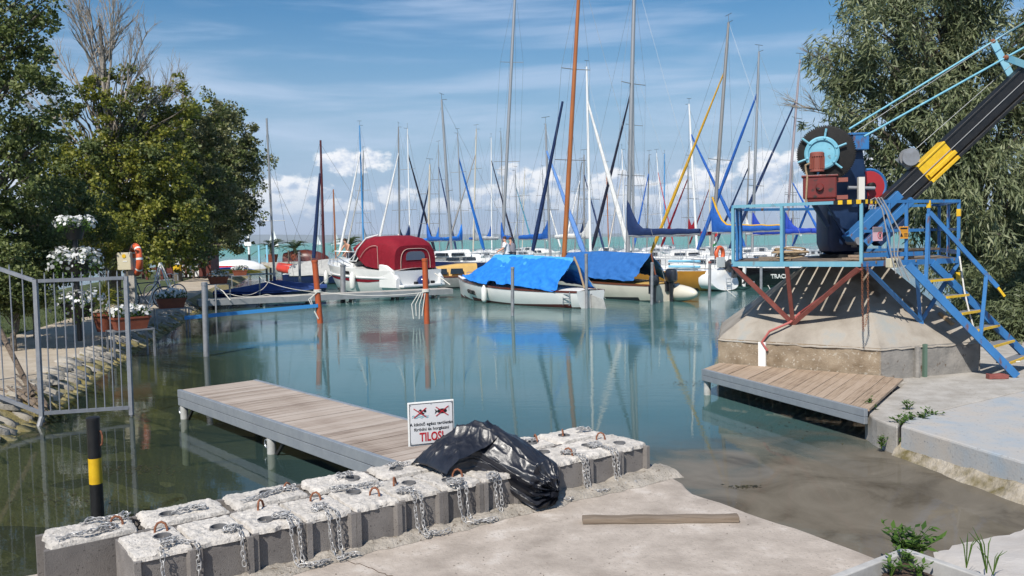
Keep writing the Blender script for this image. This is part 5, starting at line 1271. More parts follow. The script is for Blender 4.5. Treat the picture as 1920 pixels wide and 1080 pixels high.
# rusty chain hanging from the platform corner
MT['chain_keep'] = MT['chain']; MT['chain'] = MT['rust']
def px_chain(lst, lab, seed): return chain([lst], lab, group='rusty chains below the platform corner', jitter=0.3, seed=seed)
pa_ = V3(PHEX[0], ZP - 0.02) + Vector((-0.01, -0.05, 0))
px_chain([pa_, pa_ + Vector((0.0, -0.01, -0.55)), pa_ + Vector((0.01, -0.03, -0.92))], 'rusty chain hanging straight from the corner of the crane platform, left one', 91)
px_chain([pa_ + Vector((0.07, 0, 0)), pa_ + Vector((0.075, -0.02, -0.6)), pa_ + Vector((0.03, -0.03, -0.85))], 'rusty chain hanging from the corner of the crane platform, right one', 92)
MT['chain'] = MT['chain_keep']

# bricks and odds on the quay
q = P(1870, 706, Z_Q + 0.03); mb = MB(); rr = random.Random(1)
mb.loft([[(q.x + 0.13 * a, q.y + 0.05 * b, q.z + 0.045 * c_ * (1 + 0.2 * math.sin(a * 5))) for b, c_ in ((-1, -0.6), (1, -0.6), (0.9, 0.8), (-0.9, 0.7))] for a in (-1, -0.5, 0, 0.5, 1)]); tag(mb.build('wood_block', 'red_oxide', bevel=0.006), 'reddish wooden chock lying on the quay at the foot of the stairs', 'chock')
q = on_slope(1787, 612, 0); q2 = on_slope(1762, 590, 0)
mb = MB(); mb.bar(q2 + Vector((0, 0, 0.03)), q + Vector((0, 0, 0.03)), 0.07, 0.04); tag(mb.build('wood_splinter', 'rope_tan'), 'splintered pale wood lying on the slope of the crane base', 'wood')
# ------------------------------------------------------------------ trees
MT['leaf_poplar'] = leaf_mat('leaf_poplar', (0.075, 0.104, 0.026), (0.131, 0.166, 0.045), (0.244, 0.270, 0.104), 0.30)
MT['leaf_maple'] = leaf_mat('leaf_maple', (0.109, 0.133, 0.019), (0.206, 0.226, 0.033), (0.358, 0.333, 0.055), 0.38)
MT['leaf_dark'] = leaf_mat('leaf_dark', (0.056, 0.079, 0.020), (0.104, 0.134, 0.035), (0.188, 0.216, 0.072), 0.28)
MT['leaf_olive'] = leaf_mat('leaf_olive', (0.094, 0.108, 0.042), (0.166, 0.174, 0.071), (0.282, 0.278, 0.136), 0.28)
MT['leaf_willow'] = leaf_mat('leaf_willow', (0.112, 0.139, 0.065), (0.191, 0.222, 0.112), (0.317, 0.337, 0.196), 0.28, 0.5)
MT['leaf_willow_deep'] = leaf_mat('leaf_willow_deep', (0.068, 0.091, 0.040), (0.123, 0.149, 0.068), (0.207, 0.234, 0.117), 0.25, 0.5)
def tube_np(mb, a, b, r0, r1, rr, n=6, wob=0.12, seg=5):
    a, b = Vector(a), Vector(b); L_ = (b - a).length; pts = []; rs = []
    for k in range(seg + 1):
        f = k / seg; w = wob * L_ * math.sin(math.pi * f) * 0.35
        pts.append(a.lerp(b, f) + Vector((rr.uniform(-w, w), rr.uniform(-w, w), rr.uniform(-w, w) + 0.10 * L_ * math.sin(math.pi * f)))); rs.append(r0 + (r1 - r0) * f)
    mb.tube(pts, rs, n); return pts
def make_tree(name, label, base, top, trunk_r, blobs, n_clump, per, leaf_l, leaf_w, mat, seed, clump_r=0.45, droop=0.0, group=None, bark='bark', dead=None, flat=0.75, mat2=None, frac=0.5, trunk_top=None, cat='tree', inner=0.35):
    """trunk, limbs to each clump cluster and a crown of leaf faces gathered in clumps; blobs = [(centre, radii)] in world space"""
    rr = random.Random(seed); rn = np.random.default_rng(seed)
    base = Vector(base); t = thing(name, label, cat, tuple(base), 0.0, group)
    mb = MB(); tt = Vector(trunk_top) if trunk_top is not None else Vector(top)
    mid = base.lerp(tt, 0.5) + Vector((rr.uniform(-.2, .2), rr.uniform(-.2, .2), 0))
    trunk = [base - Vector((0, 0, 0.3)), base + Vector((0, 0, 0.25)), base.lerp(mid, 0.5), mid, mid.lerp(tt, 0.5), tt]
    mb.tube(trunk, [trunk_r * 1.35, trunk_r * 1.05, trunk_r * 0.9, trunk_r * 0.65, trunk_r * 0.4, trunk_r * 0.15], 9)
    tr_o = mb.build('trunk', bark, t, smooth=True)
    vol = np.array([b[1][0] * b[1][1] * b[1][2] for b in blobs]); vol = vol / vol.sum()
    cl = []; csz = []
    mbl = MB()
    for (c, r), f in zip(blobs, vol):
        c = np.array(c); r = np.array(r); n = max(3, int(n_clump * f))
        d = nrm(rn.normal(size=(n, 3))); rad = (inner + (1 - inner) * rn.random(n)) ** 0.6
        pts = c + d * r * rad[:, None]; cl.append(pts); csz.append(np.ones(n))
        m = max(2, int(n * 0.45)); d2_ = nrm(rn.normal(size=(m, 3))); cl.append(c + d2_ * r * rn.uniform(0.98, 1.30, m)[:, None] + np.array([0, 0, 0.05])); csz.append(np.full(m, 0.42))     # loose sprays beyond the lobe
        # limbs
        for q in pts[:: max(1, n // 9)]:
            f_ = min(0.95, max(0.12, (q[2] - base.z) / max(0.1, (tt.z - base.z)) - 0.28)); s_ = base.lerp(tt, f_)
            tube_np(mbl, s_, Vector(q), trunk_r * 0.30 * (1.1 - f_), 0.012, rr)
    mbl.build('limbs', bark, t, smooth=True)
    cl = np.concatenate(cl); n = len(cl)
    csz = np.concatenate(csz); cs = clump_r * rn.uniform(0.55, 1.25, n) * csz
    if droop:      # clumps become hanging tresses
        pass
    idx = np.repeat(np.arange(n), np.where(csz < 0.9, max(8, per // 4), per))
    off = nrm(rn.normal(size=(len(idx), 3))) * (rn.random(len(idx)) ** 0.45)[:, None]
    off[:, 2] *= flat if not droop else 1.0
    cen = cl[idx] + off * cs[idx][:, None]
    if droop:
        cen[:, 2] -= droop * cs[idx] * rn.random(len(idx)) * 1.6
    hc_ = np.array([np.mean([b[0] for b in blobs], axis=0)])
    outw = nrm(cen - hc_)
    ax = nrm(off * 0.8 + outw * 0.4 + rn.normal(size=off.shape) * 0.55 + np.array([0, 0, -0.25 - droop]))
    nor = nrm(outw * 0.5 + rn.normal(size=off.shape) * 0.7 + np.array([0, 0, 0.45]))
    ll = leaf_l * rn.uniform(0.6, 1.25, len(idx))
    b_ = np.array(base)
    if mat2:
        pick = (rn.random(n) < frac)[idx]
        leaves('crown', cen[pick], ax[pick], nor[pick], ll[pick], ll[pick] * leaf_w / leaf_l, mat, t, inv=b_)
        leaves('crown', cen[~pick], ax[~pick], nor[~pick], ll[~pick], ll[~pick] * leaf_w / leaf_l, mat2, t, inv=b_)
    else:
        leaves('crown', cen, ax, nor, ll, ll * leaf_w / leaf_l, mat, t, inv=b_)
    if dead:
        mbd = MB()
        def grow(p, d, L_, r, lev):
            q = p + d * L_; pts = [p, p.lerp(q, 0.5) + Vector((rr.uniform(-1, 1), rr.uniform(-1, 1), rr.uniform(-1, 1))) * L_ * 0.05, q]
            mbd.tube(pts, [r, r * 0.75, r * 0.5], 5 if lev > 1 else 6)
            if lev >= 4: return
            for k in range(6 if lev < 3 else 4):
                f = rr.uniform(0.35, 1.0); nd_ = (d + Vector((rr.uniform(-1, 1), rr.uniform(-1, 1), rr.uniform(-0.25, 0.7))) * 0.62).normalized()
                grow(p.lerp(q, f), nd_, L_ * rr.uniform(0.42, 0.68), r * 0.48, lev + 1)
        for (p, d, L_, r) in dead: grow(Vector(p), Vector(d).normalized(), L_, r, 1)
        mbd.build('dead_branches', 'bark_pale', t, smooth=True)['kind'] = 'stuff'
    return t
def B(u, v, y, ru, rv, ry=None):
    """crown lobe: centre on a sight line at distance y, half sizes in picture units"""
    c = PD(u, v, y); return (tuple(c), (ru * y / FPX, ry if ry else ru * y / FPX, rv * y / FPX))
G = 'trees on the mole'
make_tree('poplar', 'tall grey-green poplar at the left edge of the picture', (-12.2, 18.4, 0.4), (-12.4, 18.4, 9.5), 0.22,
          [B(-40, 60, 18.4, 110, 110), B(20, 180, 18.0, 90, 90), B(-30, 320, 18.0, 120, 110), B(-120, 180, 18.5, 120, 140), B(30, 20, 18.4, 60, 60), B(10, 420, 18.6, 90, 50), B(55, 255, 18.2, 55, 45), B(75, 110, 18.2, 26, 30), B(85, 25, 18.3, 26, 34), B(40, 330, 18.8, 40, 50)], 360, 105, 0.088, 0.066, 'leaf_poplar', 1, 0.33, group=G, mat2='leaf_dark')
td = PD(205, 330, 30.0)
make_tree('maple', 'broad yellow-green tree with bare dead top branches', (td.x, 30.0, 0.4), (td.x - 0.1, 30.0, 10.2), 0.20,
          [B(200, 340, 29.5, 105, 85), B(285, 320, 30.2, 85, 80), B(130, 320, 30.0, 75, 70), B(215, 215, 30.0, 40, 75), B(270, 205, 30.4, 38, 62), B(165, 215, 30.0, 34, 70), B(320, 205, 30.6, 40, 55), B(120, 215, 30.0, 28, 50), B(180, 430, 29.0, 115, 55), B(300, 415, 29.6, 90, 60), B(350, 215, 31, 34, 40), B(240, 150, 30.2, 24, 36), B(185, 150, 30.0, 20, 40), B(255, 478, 28.6, 70, 36), B(335, 475, 30.5, 60, 34), B(150, 480, 28.4, 60, 34)], 620, 90, 0.115, 0.095, 'leaf_maple', 2, 0.37, group=G, mat2='leaf_dark', frac=0.68,
          dead=[((td.x + 0.02, 30.0, 6.0), (-0.05, 0, 1), 3.2, 0.085), ((td.x - 0.1, 30.0, 5.8), (-0.42, 0.1, 1), 3.0, 0.06), ((td.x, 30.0, 6.0), (0.40, 0, 1), 2.7, 0.06), ((td.x - 0.2, 29.9, 5.0), (-0.75, -0.1, 0.9), 2.3, 0.05), ((td.x + 0.5, 30.1, 5.9), (0.75, 0, 0.9), 2.2, 0.05), ((td.x, 30.0, 7.4), (0.14, 0, 1), 2.6, 0.05), ((td.x - 0.05, 30.0, 7.0), (-0.2, 0.1, 1), 2.7, 0.05)])
make_tree('hornbeam', 'dense dark green tree in the middle of the row on the mole', (-15.7, 35.0, 0.4), (-14.4, 34.0, 7.6), 0.20,
          [B(320, 330, 34, 90, 90), B(360, 250, 34, 60, 60), B(280, 250, 34, 60, 60), B(330, 420, 33.5, 95, 45), B(390, 350, 34, 60, 70), B(350, 465, 33.5, 60, 28), B(385, 215, 34.5, 34, 34), B(405, 255, 34.5, 30, 40)], 300, 95, 0.125, 0.10, 'leaf_dark', 3, 0.40, group=G, mat2='leaf_olive', frac=0.35, dead=[((-13.2, 34, 6.6), (0.35, 0, 1), 1.7, 0.04), ((-13.6, 34, 6.6), (0.05, 0, 1), 1.8, 0.04)])
make_tree('acacia', 'olive green tree with a ragged outline nearest the lake end of the row', (-18.2, 46.5, 0.4), (-17.0, 45.5, 8.6), 0.22,
          [B(415, 270, 45, 55, 75), B(445, 330, 45, 50, 70), B(400, 360, 44.5, 70, 70), B(440, 410, 45, 40, 50), B(470, 290, 45, 28, 30), B(495, 305, 45, 20, 16), B(375, 260, 45.5, 40, 60), B(430, 215, 45, 25, 25), B(455, 255, 45, 25, 30), B(470, 400, 45, 22, 40), B(475, 350, 45, 22, 40), B(440, 455, 45, 30, 22), B(400, 190, 45, 18, 26), B(385, 440, 45, 50, 34)], 400, 90, 0.15, 0.10, 'leaf_olive', 4, 0.44, group=G, mat2='leaf_dark')
make_tree('birch', 'slender pale-stemmed tree beside the hut', (-19.6, 53.5, 0.4), (-18.2, 52, 6.0), 0.11, [B(400, 425, 50, 55, 40), B(425, 440, 50, 30, 35)], 90, 110, 0.14, 0.10, 'leaf_dark', 14, 0.55, group=G, bark='bark_pale')
# hedge and shrubs under the trees
for k, (u, v, y, ru, rv, m1, lb) in enumerate([(60, 480, 18.9, 70, 60, 'leaf_dark', 'dark shrub behind the railing under the poplar'), (-60, 470, 17.0, 90, 70, 'leaf_poplar', 'grey-green shrub at the far left edge'), (190, 445, 24.5, 70, 45, 'leaf_maple', 'yellow-green shrub behind the electrical box'), (20, 545, 16.6, 55, 40, 'leaf_dark', 'low dark shrub beside the lawn at the left edge'), (130, 400, 22, 75, 65, 'leaf_dark', 'dense dark bush behind the white flower tower')]):
    c = PD(u, v, y); make_tree('shrub', lb, (c.x, y, 0.38), (c.x, y, c.z + 0.2), 0.05, [B(u, v, y, ru, rv), B(u + ru * 0.5, v + rv * 0.4, y, ru * 0.6, rv * 0.55), B(u - ru * 0.5, v + rv * 0.4, y, ru * 0.6, rv * 0.55)], 90, 130, 0.075, 0.055, m1, 50 + k, 0.30, group='shrubs on the mole', cat='shrub')
# big willow behind the crane
wx = PD(1790, 400, 19.0)
blw = [B(1640, 90, 18.2, 95, 90), B(1570, 130, 18.6, 55, 60), B(1600, 210, 18.4, 75, 60), B(1740, 60, 18.8, 90, 80), B(1850, 70, 18.5, 90, 90), B(1760, 190, 18.0, 100, 80), B(1870, 230, 17.8, 90, 90), B(1700, 290, 18.6, 75, 65), B(1840, 350, 17.4, 110, 80), B(1760, 400, 18.6, 80, 60), B(1880, 470, 17.2, 90, 70), B(1800, 500, 18.0, 80, 60), B(1980, 150, 18.4, 110, 150), B(1990, 380, 17.6, 110, 150), B(1900, 560, 16.8, 80, 60), B(1640, 330, 18.8, 45, 40), B(1760, -60, 18.8, 140, 70), B(1640, 10, 18.6, 70, 55)]
make_tree('willow', 'large silvery grey-green willow behind the crane', (wx.x + 0.4, 19.2, 0.1), (wx.x, 19.2, 9.0), 0.30, blw, 640, 125, 0.19, 0.034, 'leaf_willow', 5, 0.36, droop=0.55, mat2='leaf_willow_deep', frac=0.62, dead=[((7.3, 18.7, 4.7), (-1, -0.1, 0.35), 0.9, 0.022), ((7.4, 18.7, 5.6), (-0.9, 0, 0.6), 0.8, 0.02)])
for k, (u, v, y, ru, rv, lb) in enumerate([(1900, 600, 15.2, 60, 40, 'drooping willow bush behind the foot of the stairs'), (1850, 560, 16.2, 60, 50, 'dark willow bush between the plinth and the stairs')]):
    c = PD(u, v, y); make_tree('willow_bush', lb, (c.x, y, 0.2), (c.x, y, c.z), 0.05, [B(u, v, y, ru, rv), B(u + 60, v - 30, y, ru, rv)], 80, 120, 0.15, 0.026, 'leaf_willow_deep', 60 + k, 0.34, droop=0.4, cat='shrub', group='willow bushes by the stairs')
# grass on the lawn
rn = np.random.default_rng(3); n = 26000
yy = 9.0 + 26 * rn.random(n) ** 1.4; ss = 2.75 + 4.6 * rn.random(n) ** 1.3; xx = np.array([bank_x(a) for a in yy]) - ss
zz = np.array([mole_z(a) for a in ss]); hh = rn.uniform(0.03, 0.10, n)
ax = np.stack([rn.normal(size=n) * 0.35, rn.normal(size=n) * 0.35, np.ones(n)], axis=1)
MT['grass'] = leaf_mat('grass', (0.05, 0.075, 0.016), (0.085, 0.12, 0.028), (0.15, 0.17, 0.05), 0.3)
struct(leaves('grass_blades', np.stack([xx, yy, zz + hh * 0.45], axis=1), ax, rn.normal(size=(n, 3)), hh, 0.010, 'grass'), 'stuff')['label'] = 'short grass on the mole'
# ------------------------------------------------------------------ boats
mk('hull_white', (0.76, 0.76, 0.74), 0.28, c2=(0.68, 0.69, 0.68), scale=1.2, coat=0.3)
mk('hull_cream', (0.66, 0.62, 0.52), 0.35, c2=(0.60, 0.56, 0.47), scale=2)
mk('hull_navy', (0.010, 0.016, 0.075), 0.2, coat=0.5); mk('hull_black', (0.008, 0.008, 0.010), 0.18, coat=0.5)
mk('hull_mustard', (0.42, 0.20, 0.025), 0.3, c2=(0.36, 0.165, 0.02), scale=2, coat=0.3)
mk('hull_grey', (0.20, 0.20, 0.20), 0.5, c2=(0.30, 0.30, 0.29), scale=2)
mk('antifoul_red', (0.13, 0.025, 0.02), 0.7); mk('antifoul_blue', (0.02, 0.05, 0.18), 0.7); mk('antifoul_green', (0.05, 0.10, 0.075), 0.7); mk('antifoul_dark', (0.03, 0.03, 0.035), 0.7)
mk('varnish', (0.17, 0.055, 0.02), 0.3, c2=(0.12, 0.035, 0.014), scale=9, coat=0.4)
mk('mahogany', (0.085, 0.018, 0.012), 0.35, c2=(0.12, 0.03, 0.018), scale=8, coat=0.3)
mk('mast_wood', (0.40, 0.135, 0.032), 0.35, c2=(0.31, 0.095, 0.022), scale=6, stretch=(1, 1, 0.15), coat=0.3)
mk('mast_maroon', (0.085, 0.016, 0.018), 0.4); mk('mast_blue', (0.06, 0.26, 0.55), 0.4); mk('mast_cream', (0.52, 0.48, 0.40), 0.4); mk('mast_white', (0.74, 0.74, 0.73), 0.35)
mk('mast_alu', (0.36, 0.365, 0.37), 0.4, 0.5); mk('mast_grey', (0.27, 0.26, 0.25), 0.45, 0.3); mk('mast_pinkgrey', (0.36, 0.30, 0.31), 0.45, 0.2)
def cloth(key, c, c2, bs=9, bump=0.6): mk(key, c, 0.75, c2=c2, scale=5, bump=bump, bscale=bs, bdist=0.03, spec=0.3)
cloth('canvas_navy', (0.008, 0.022, 0.080), (0.012, 0.032, 0.10)); cloth('canvas_royal', (0.012, 0.040, 0.32), (0.016, 0.055, 0.38)); cloth('canvas_blue', (0.012, 0.085, 0.34), (0.018, 0.11, 0.42)); cloth('canvas_bright', (0.015, 0.16, 0.60), (0.02, 0.2, 0.66))
mk('canvas_maroon', (0.185, 0.006, 0.016), 0.8, c2=(0.225, 0.009, 0.021), scale=5, bump=0.5, bscale=7, bdist=0.03, spec=0.25); cloth('canvas_white', (0.66, 0.66, 0.64), (0.55, 0.55, 0.54)); cloth('canvas_yellow', (0.62, 0.36, 0.03), (0.52, 0.29, 0.025)); cloth('canvas_grey', (0.34, 0.34, 0.33), (0.42, 0.42, 0.40)); cloth('canvas_ltblue', (0.12, 0.42, 0.60), (0.14, 0.46, 0.62)); cloth('canvas_black', (0.010, 0.012, 0.03), (0.016, 0.018, 0.04)); cloth('canvas_corn', (0.10, 0.22, 0.50), (0.12, 0.25, 0.54)); cloth('canvas_red', (0.42, 0.03, 0.04), (0.34, 0.03, 0.04))
cloth('tarp_bright', (0.012, 0.16, 0.58), (0.020, 0.21, 0.66), bs=5, bump=0.9); cloth('tarp_pale', (0.05, 0.30, 0.62), (0.07, 0.36, 0.66), bs=5, bump=0.9); cloth('tarp_dark', (0.020, 0.115, 0.35), (0.028, 0.14, 0.40), bs=5, bump=0.9); cloth('cover_blue', (0.018, 0.045, 0.16), (0.025, 0.06, 0.20))
mk('yellow_deck', (0.58, 0.37, 0.11), 0.45, c2=(0.50, 0.31, 0.09), scale=3)
mk('buoy_orange', (0.62, 0.11, 0.035), 0.5); mk('rubber_black', (0.012, 0.012, 0.014), 0.5); mk('engine_black', (0.014, 0.016, 0.022), 0.3, coat=0.3); mk('rib_red', (0.52, 0.045, 0.022), 0.45); mk('fender_white', (0.72, 0.72, 0.69), 0.4); mk('trim_cyan', (0.22, 0.50, 0.66), 0.45); mk('flag_red', (0.5, 0.02, 0.03), 0.7); mk('flag_green', (0.02, 0.20, 0.07), 0.7)

def hull_shape(L_, Bm, fs, fb, tr=0.65, rake=0.25, ns=18, nt=9, draft=0.30, dip=0.06, wid=0.45):
    """rings of half sections from stern (s=0) to bow (s=1), local x forward"""
    S_ = []
    for i in range(ns + 1):
        s = i / ns
        f = tr + (1 - tr) * math.sin(math.pi / 2 * s / wid) if s < wid else max(0.0, 1 - ((s - wid) / (1 - wid)) ** 2.1)
        b = max(0.006, Bm / 2 * f); zs = fs + (fb - fs) * s ** 1.7 - dip * math.sin(math.pi * s)
        zk = -draft * (1 - s ** 5) * min(1.0, 0.45 + 1.6 * s)
        pts = []
        for k in range(nt + 1):
            t = k / nt; y = b * math.cos(t * math.pi / 2) ** 0.62 if k < nt else 0.0; z = zs + (zk - zs) * math.sin(t * math.pi / 2) ** 1.25
            x = -L_ / 2 + L_ * s + rake * (z - fb) * (s ** 3) - (0.0 if s > 0.02 else 0.0)
            pts.append((x, y, z))
        S_.append(pts)
    return S_
def sheer_at(S_, s):
    i = min(len(S_) - 2, max(0, int(s * (len(S_) - 1)))); f = s * (len(S_) - 1) - i; a, b = Vector(S_[i][0]), Vector(S_[i + 1][0]); return a.lerp(b, f)
def build_hull(t, S_, hull_m, af_m='antifoul_dark', deck_m='deck_white', af_z=0.07, rail_m=None, transom_m=None, deck=True, crown=0.05):
    nt = len(S_[0]) - 1; top, low = MB(), MB()
    full = [[Vector(q) for q in r] + [Vector((q[0], -q[1], q[2])) for q in reversed(r[:-1])] for r in S_]; n = len(full[0])
    for i in range(len(full) - 1):
        for k in range(n - 1):
            q = [full[i][k], full[i + 1][k], full[i + 1][k + 1], full[i][k + 1]]
            (low if sum(p.z for p in q) / 4 < af_z else top).add(q, [(0, 1, 2, 3)])
    def weld(mb):
        mp = {}; nv = []; idx = []
        for v in mb.v:
            k = (round(v.x, 4), round(v.y, 4), round(v.z, 4))
            if k not in mp: mp[k] = len(nv); nv.append(v)
            idx.append(mp[k])
        mb.f = [tuple(dict.fromkeys(idx[i] for i in f)) for f in mb.f]; mb.f = [f for f in mb.f if len(f) > 2]; mb.v = nv; return mb
    weld(top).build('hull', hull_m, t, smooth=50, local=True); weld(low).build('underwater_band', af_m, t, smooth=50, local=True)
    mb = MB(); r = full[0]; mb.add(r, [tuple(range(len(r)))]); mb.build('transom', transom_m or hull_m, t, local=True)
    if deck:
        mb = MB(); m = len(S_)
        mb.grid(lambda i, j: (S_[int(round(j * (m - 1)))][0][0], S_[int(round(j * (m - 1)))][0][1] * (2 * i - 1) * 0.985, S_[int(round(j * (m - 1)))][0][2] - 0.012 + crown * (1 - (2 * i - 1) ** 2)), 8, m - 1); mb.build('deck', deck_m, t, smooth=40, local=True)
    if rail_m:
        for sy in (1, -1):
            mb = MB(); rows = []
            for r in S_:
                x, y, z = r[0]; rows.append([(x, sy * (y + 0.012), z + 0.012), (x, sy * (y + 0.012), z - 0.055), (x, sy * (y - 0.02), z - 0.055), (x, sy * (y - 0.02), z + 0.012)])
            mb.loft(rows); mb.build('rub_rail', rail_m, t, local=True)
def cabin_loft(t, x0, x1, w0, w1, z0, h0, h1, mat='deck_white', name='cabin', slope=0.35, camber=0.05):
    """low coachroof from x0 (aft) to x1 (fore); w widths, h heights"""
    mb = MB(); rings = []
    for (x, w, h) in ((x0, w0, h0), (x0 + (x1 - x0) * 0.35, w0 * 0.5 + w1 * 0.5 + 0.05, h0 * 0.97), (x0 + (x1 - x0) * 0.72, w1 * 1.05, h1 * 0.5 + h0 * 0.5), (x1, w1 * 0.7, h1)):
        ring = [(x + 0.0, -w / 2, z0), (x - slope * h * (1 if x == x1 else 0), -w / 2 * 0.86, z0 + h * 0.82), (x - slope * h * (1 if x == x1 else 0), -w / 2 * 0.6, z0 + h + camber * 0.5), (x - slope * h * (1 if x == x1 else 0), 0, z0 + h + camber)]
        ring += [(q[0], -q[1], q[2]) for q in reversed(ring[:-1])]; rings.append(ring)
    mb.loft(rings); return mb.build(name, mat, t, smooth=25, local=True)
def side_windows(t, cab, x0, x1, w, z, h, n, lean=0.12):
    for sy in (1, -1):
        for k in range(n):
            a = x0 + (x1 - x0) * (k + 0.08) / n; b = x0 + (x1 - x0) * (k + 0.92) / n
            mb = MB(); wa = w(a) / 2 + 0.006; wb = w(b) / 2 + 0.006
            mb.plate([(a, sy * wa, z), (b, sy * wb, z), (b - 0.05, sy * (wb - lean * h), z + h), (a + 0.03, sy * (wa - lean * h), z + h)], 0.014); mb.build('window', 'glass_dark', cab, local=True)
def rails(t, S_, mat='steel', s0=0.06, s1=0.97, h=0.5, n=7):
    mb = MB()
    for sy in (1, -1):
        pts = []
        for k in range(n):
            q = sheer_at(S_, s0 + (s1 - s0) * k / (n - 1)); b = Vector((q.x, sy * (q.y - 0.05), q.z)); tp = b + Vector((0, 0, h)); pts.append(tp); mb.tube([b, tp], 0.011, 5)
        mb.tube(pts, 0.009, 5); mb.tube([p - Vector((0, 0, h * 0.5)) for p in pts], 0.006, 4)
    return mb.build('guard_rails', mat, t, local=True)
def sail_cover(t, m0, m1, base_h, mat, seed, top_rise=0.9, r=0.15, trim=None, name='sail_cover'):
    """cover over the flaked sail on the boom from the mast (m0) aft to the boom end (m1), rising up the mast"""
    mb = MB(); rings = []; rr = random.Random(seed); n = 14
    d = (m1 - m0); up = Vector((0, 0, 1)); sd = d.cross(up).normalized()
    for k in range(n + 1):
        f = k / n; c = m0 + d * f; rise = top_rise * max(0, 1 - f / 0.22) ** 1.6; zt_ = c.z + r * (1.7 - 0.9 * f) + rise; zb_ = c.z - 0.13 + 0.03 * f; hh = (zt_ - zb_) / 2; cz = (zt_ + zb_) / 2 + 0.015 * math.sin(k * 1.9 + seed)
        w = r * (0.75 - 0.25 * f) * (1.0 if rise < 0.2 else 0.75)
        rings.append([Vector((c.x, c.y, cz)) + sd * (w * math.cos(a) * (1 + 0.10 * math.sin(3 * a + k + seed))) + up * (hh * math.sin(a)) for a in [i * 2 * math.pi / 10 for i in range(10)]])
    mb.loft(rings); o = mb.build(name, mat, t, smooth=60, local=True)
    if trim:
        mb = MB(); mb.tube([rg[2].lerp(rg[3], 0.5) for rg in rings], 0.05, 6); mb.build('trim', trim, o, smooth=True, local=True)
    return o
BOATS = []     # (x, y, heading, L, B) footprints, to keep boats clear of one another
def clear_of(x, y, th, L_, Bm):
    c, s = math.cos(th), math.sin(th)
    mine = [(x + c * a * L_ / 2 - s * b * Bm / 2, y + s * a * L_ / 2 + c * b * Bm / 2) for a in np.linspace(-1, 1, 9) for b in (-1, -0.3, 0.3, 1)]
    for (X, Y, T, L2, B2) in BOATS:
        C, S2 = math.cos(T), math.sin(T)
        for (px_, py_) in mine:
            dx, dy = px_ - X, py_ - Y; a = dx * C + dy * S2; b = -dx * S2 + dy * C
            if abs(a) < L2 / 2 + 0.15 and abs(b) < B2 / 2 + 0.15: return False
    return True
def hor(u): return 447 - (u - 960) * math.tan(ROLL)
def rigging(t, top, base, bow, stern, half, spread_z, mast_h, thin=0.006, sp_col='mast_grey'):
    """spreaders, shrouds, forestay and backstay in the boat's own space"""
    for z in spread_z:
        f = (z - base.z) / (top.z - base.z); c = base.lerp(top, f); w = half * (0.85 - 0.25 * f)
        mb = MB(); mb.tube([c + Vector((-0.1, w, 0)), c, c + Vector((-0.1, -w, 0))], 0.018, 6); mb.build('spreader', sp_col, t, local=True)
    mb = MB(); hd = base.lerp(top, 0.97)
    for sy in (1, -1):
        pts = [base + Vector((-0.15, sy * half, 0.0))]
        for z in spread_z:
            f = (z - base.z) / (top.z - base.z); pts.append(base.lerp(top, f) + Vector((-0.1, sy * half * (0.85 - 0.25 * f), 0)))
        pts.append(hd); mb.tube(pts, thin, 4, cap=False)
        mb.tube([base + Vector((-0.45, sy * half, 0.0)), base.lerp(top, 0.5)], thin, 4, cap=False)
    mb.tube([bow, hd], thin, 4, cap=False); mb.tube([stern, top], thin, 4, cap=False)
    mb.build('rigging_wires', 'wire', t, local=True)
SAIL_NO = [0]
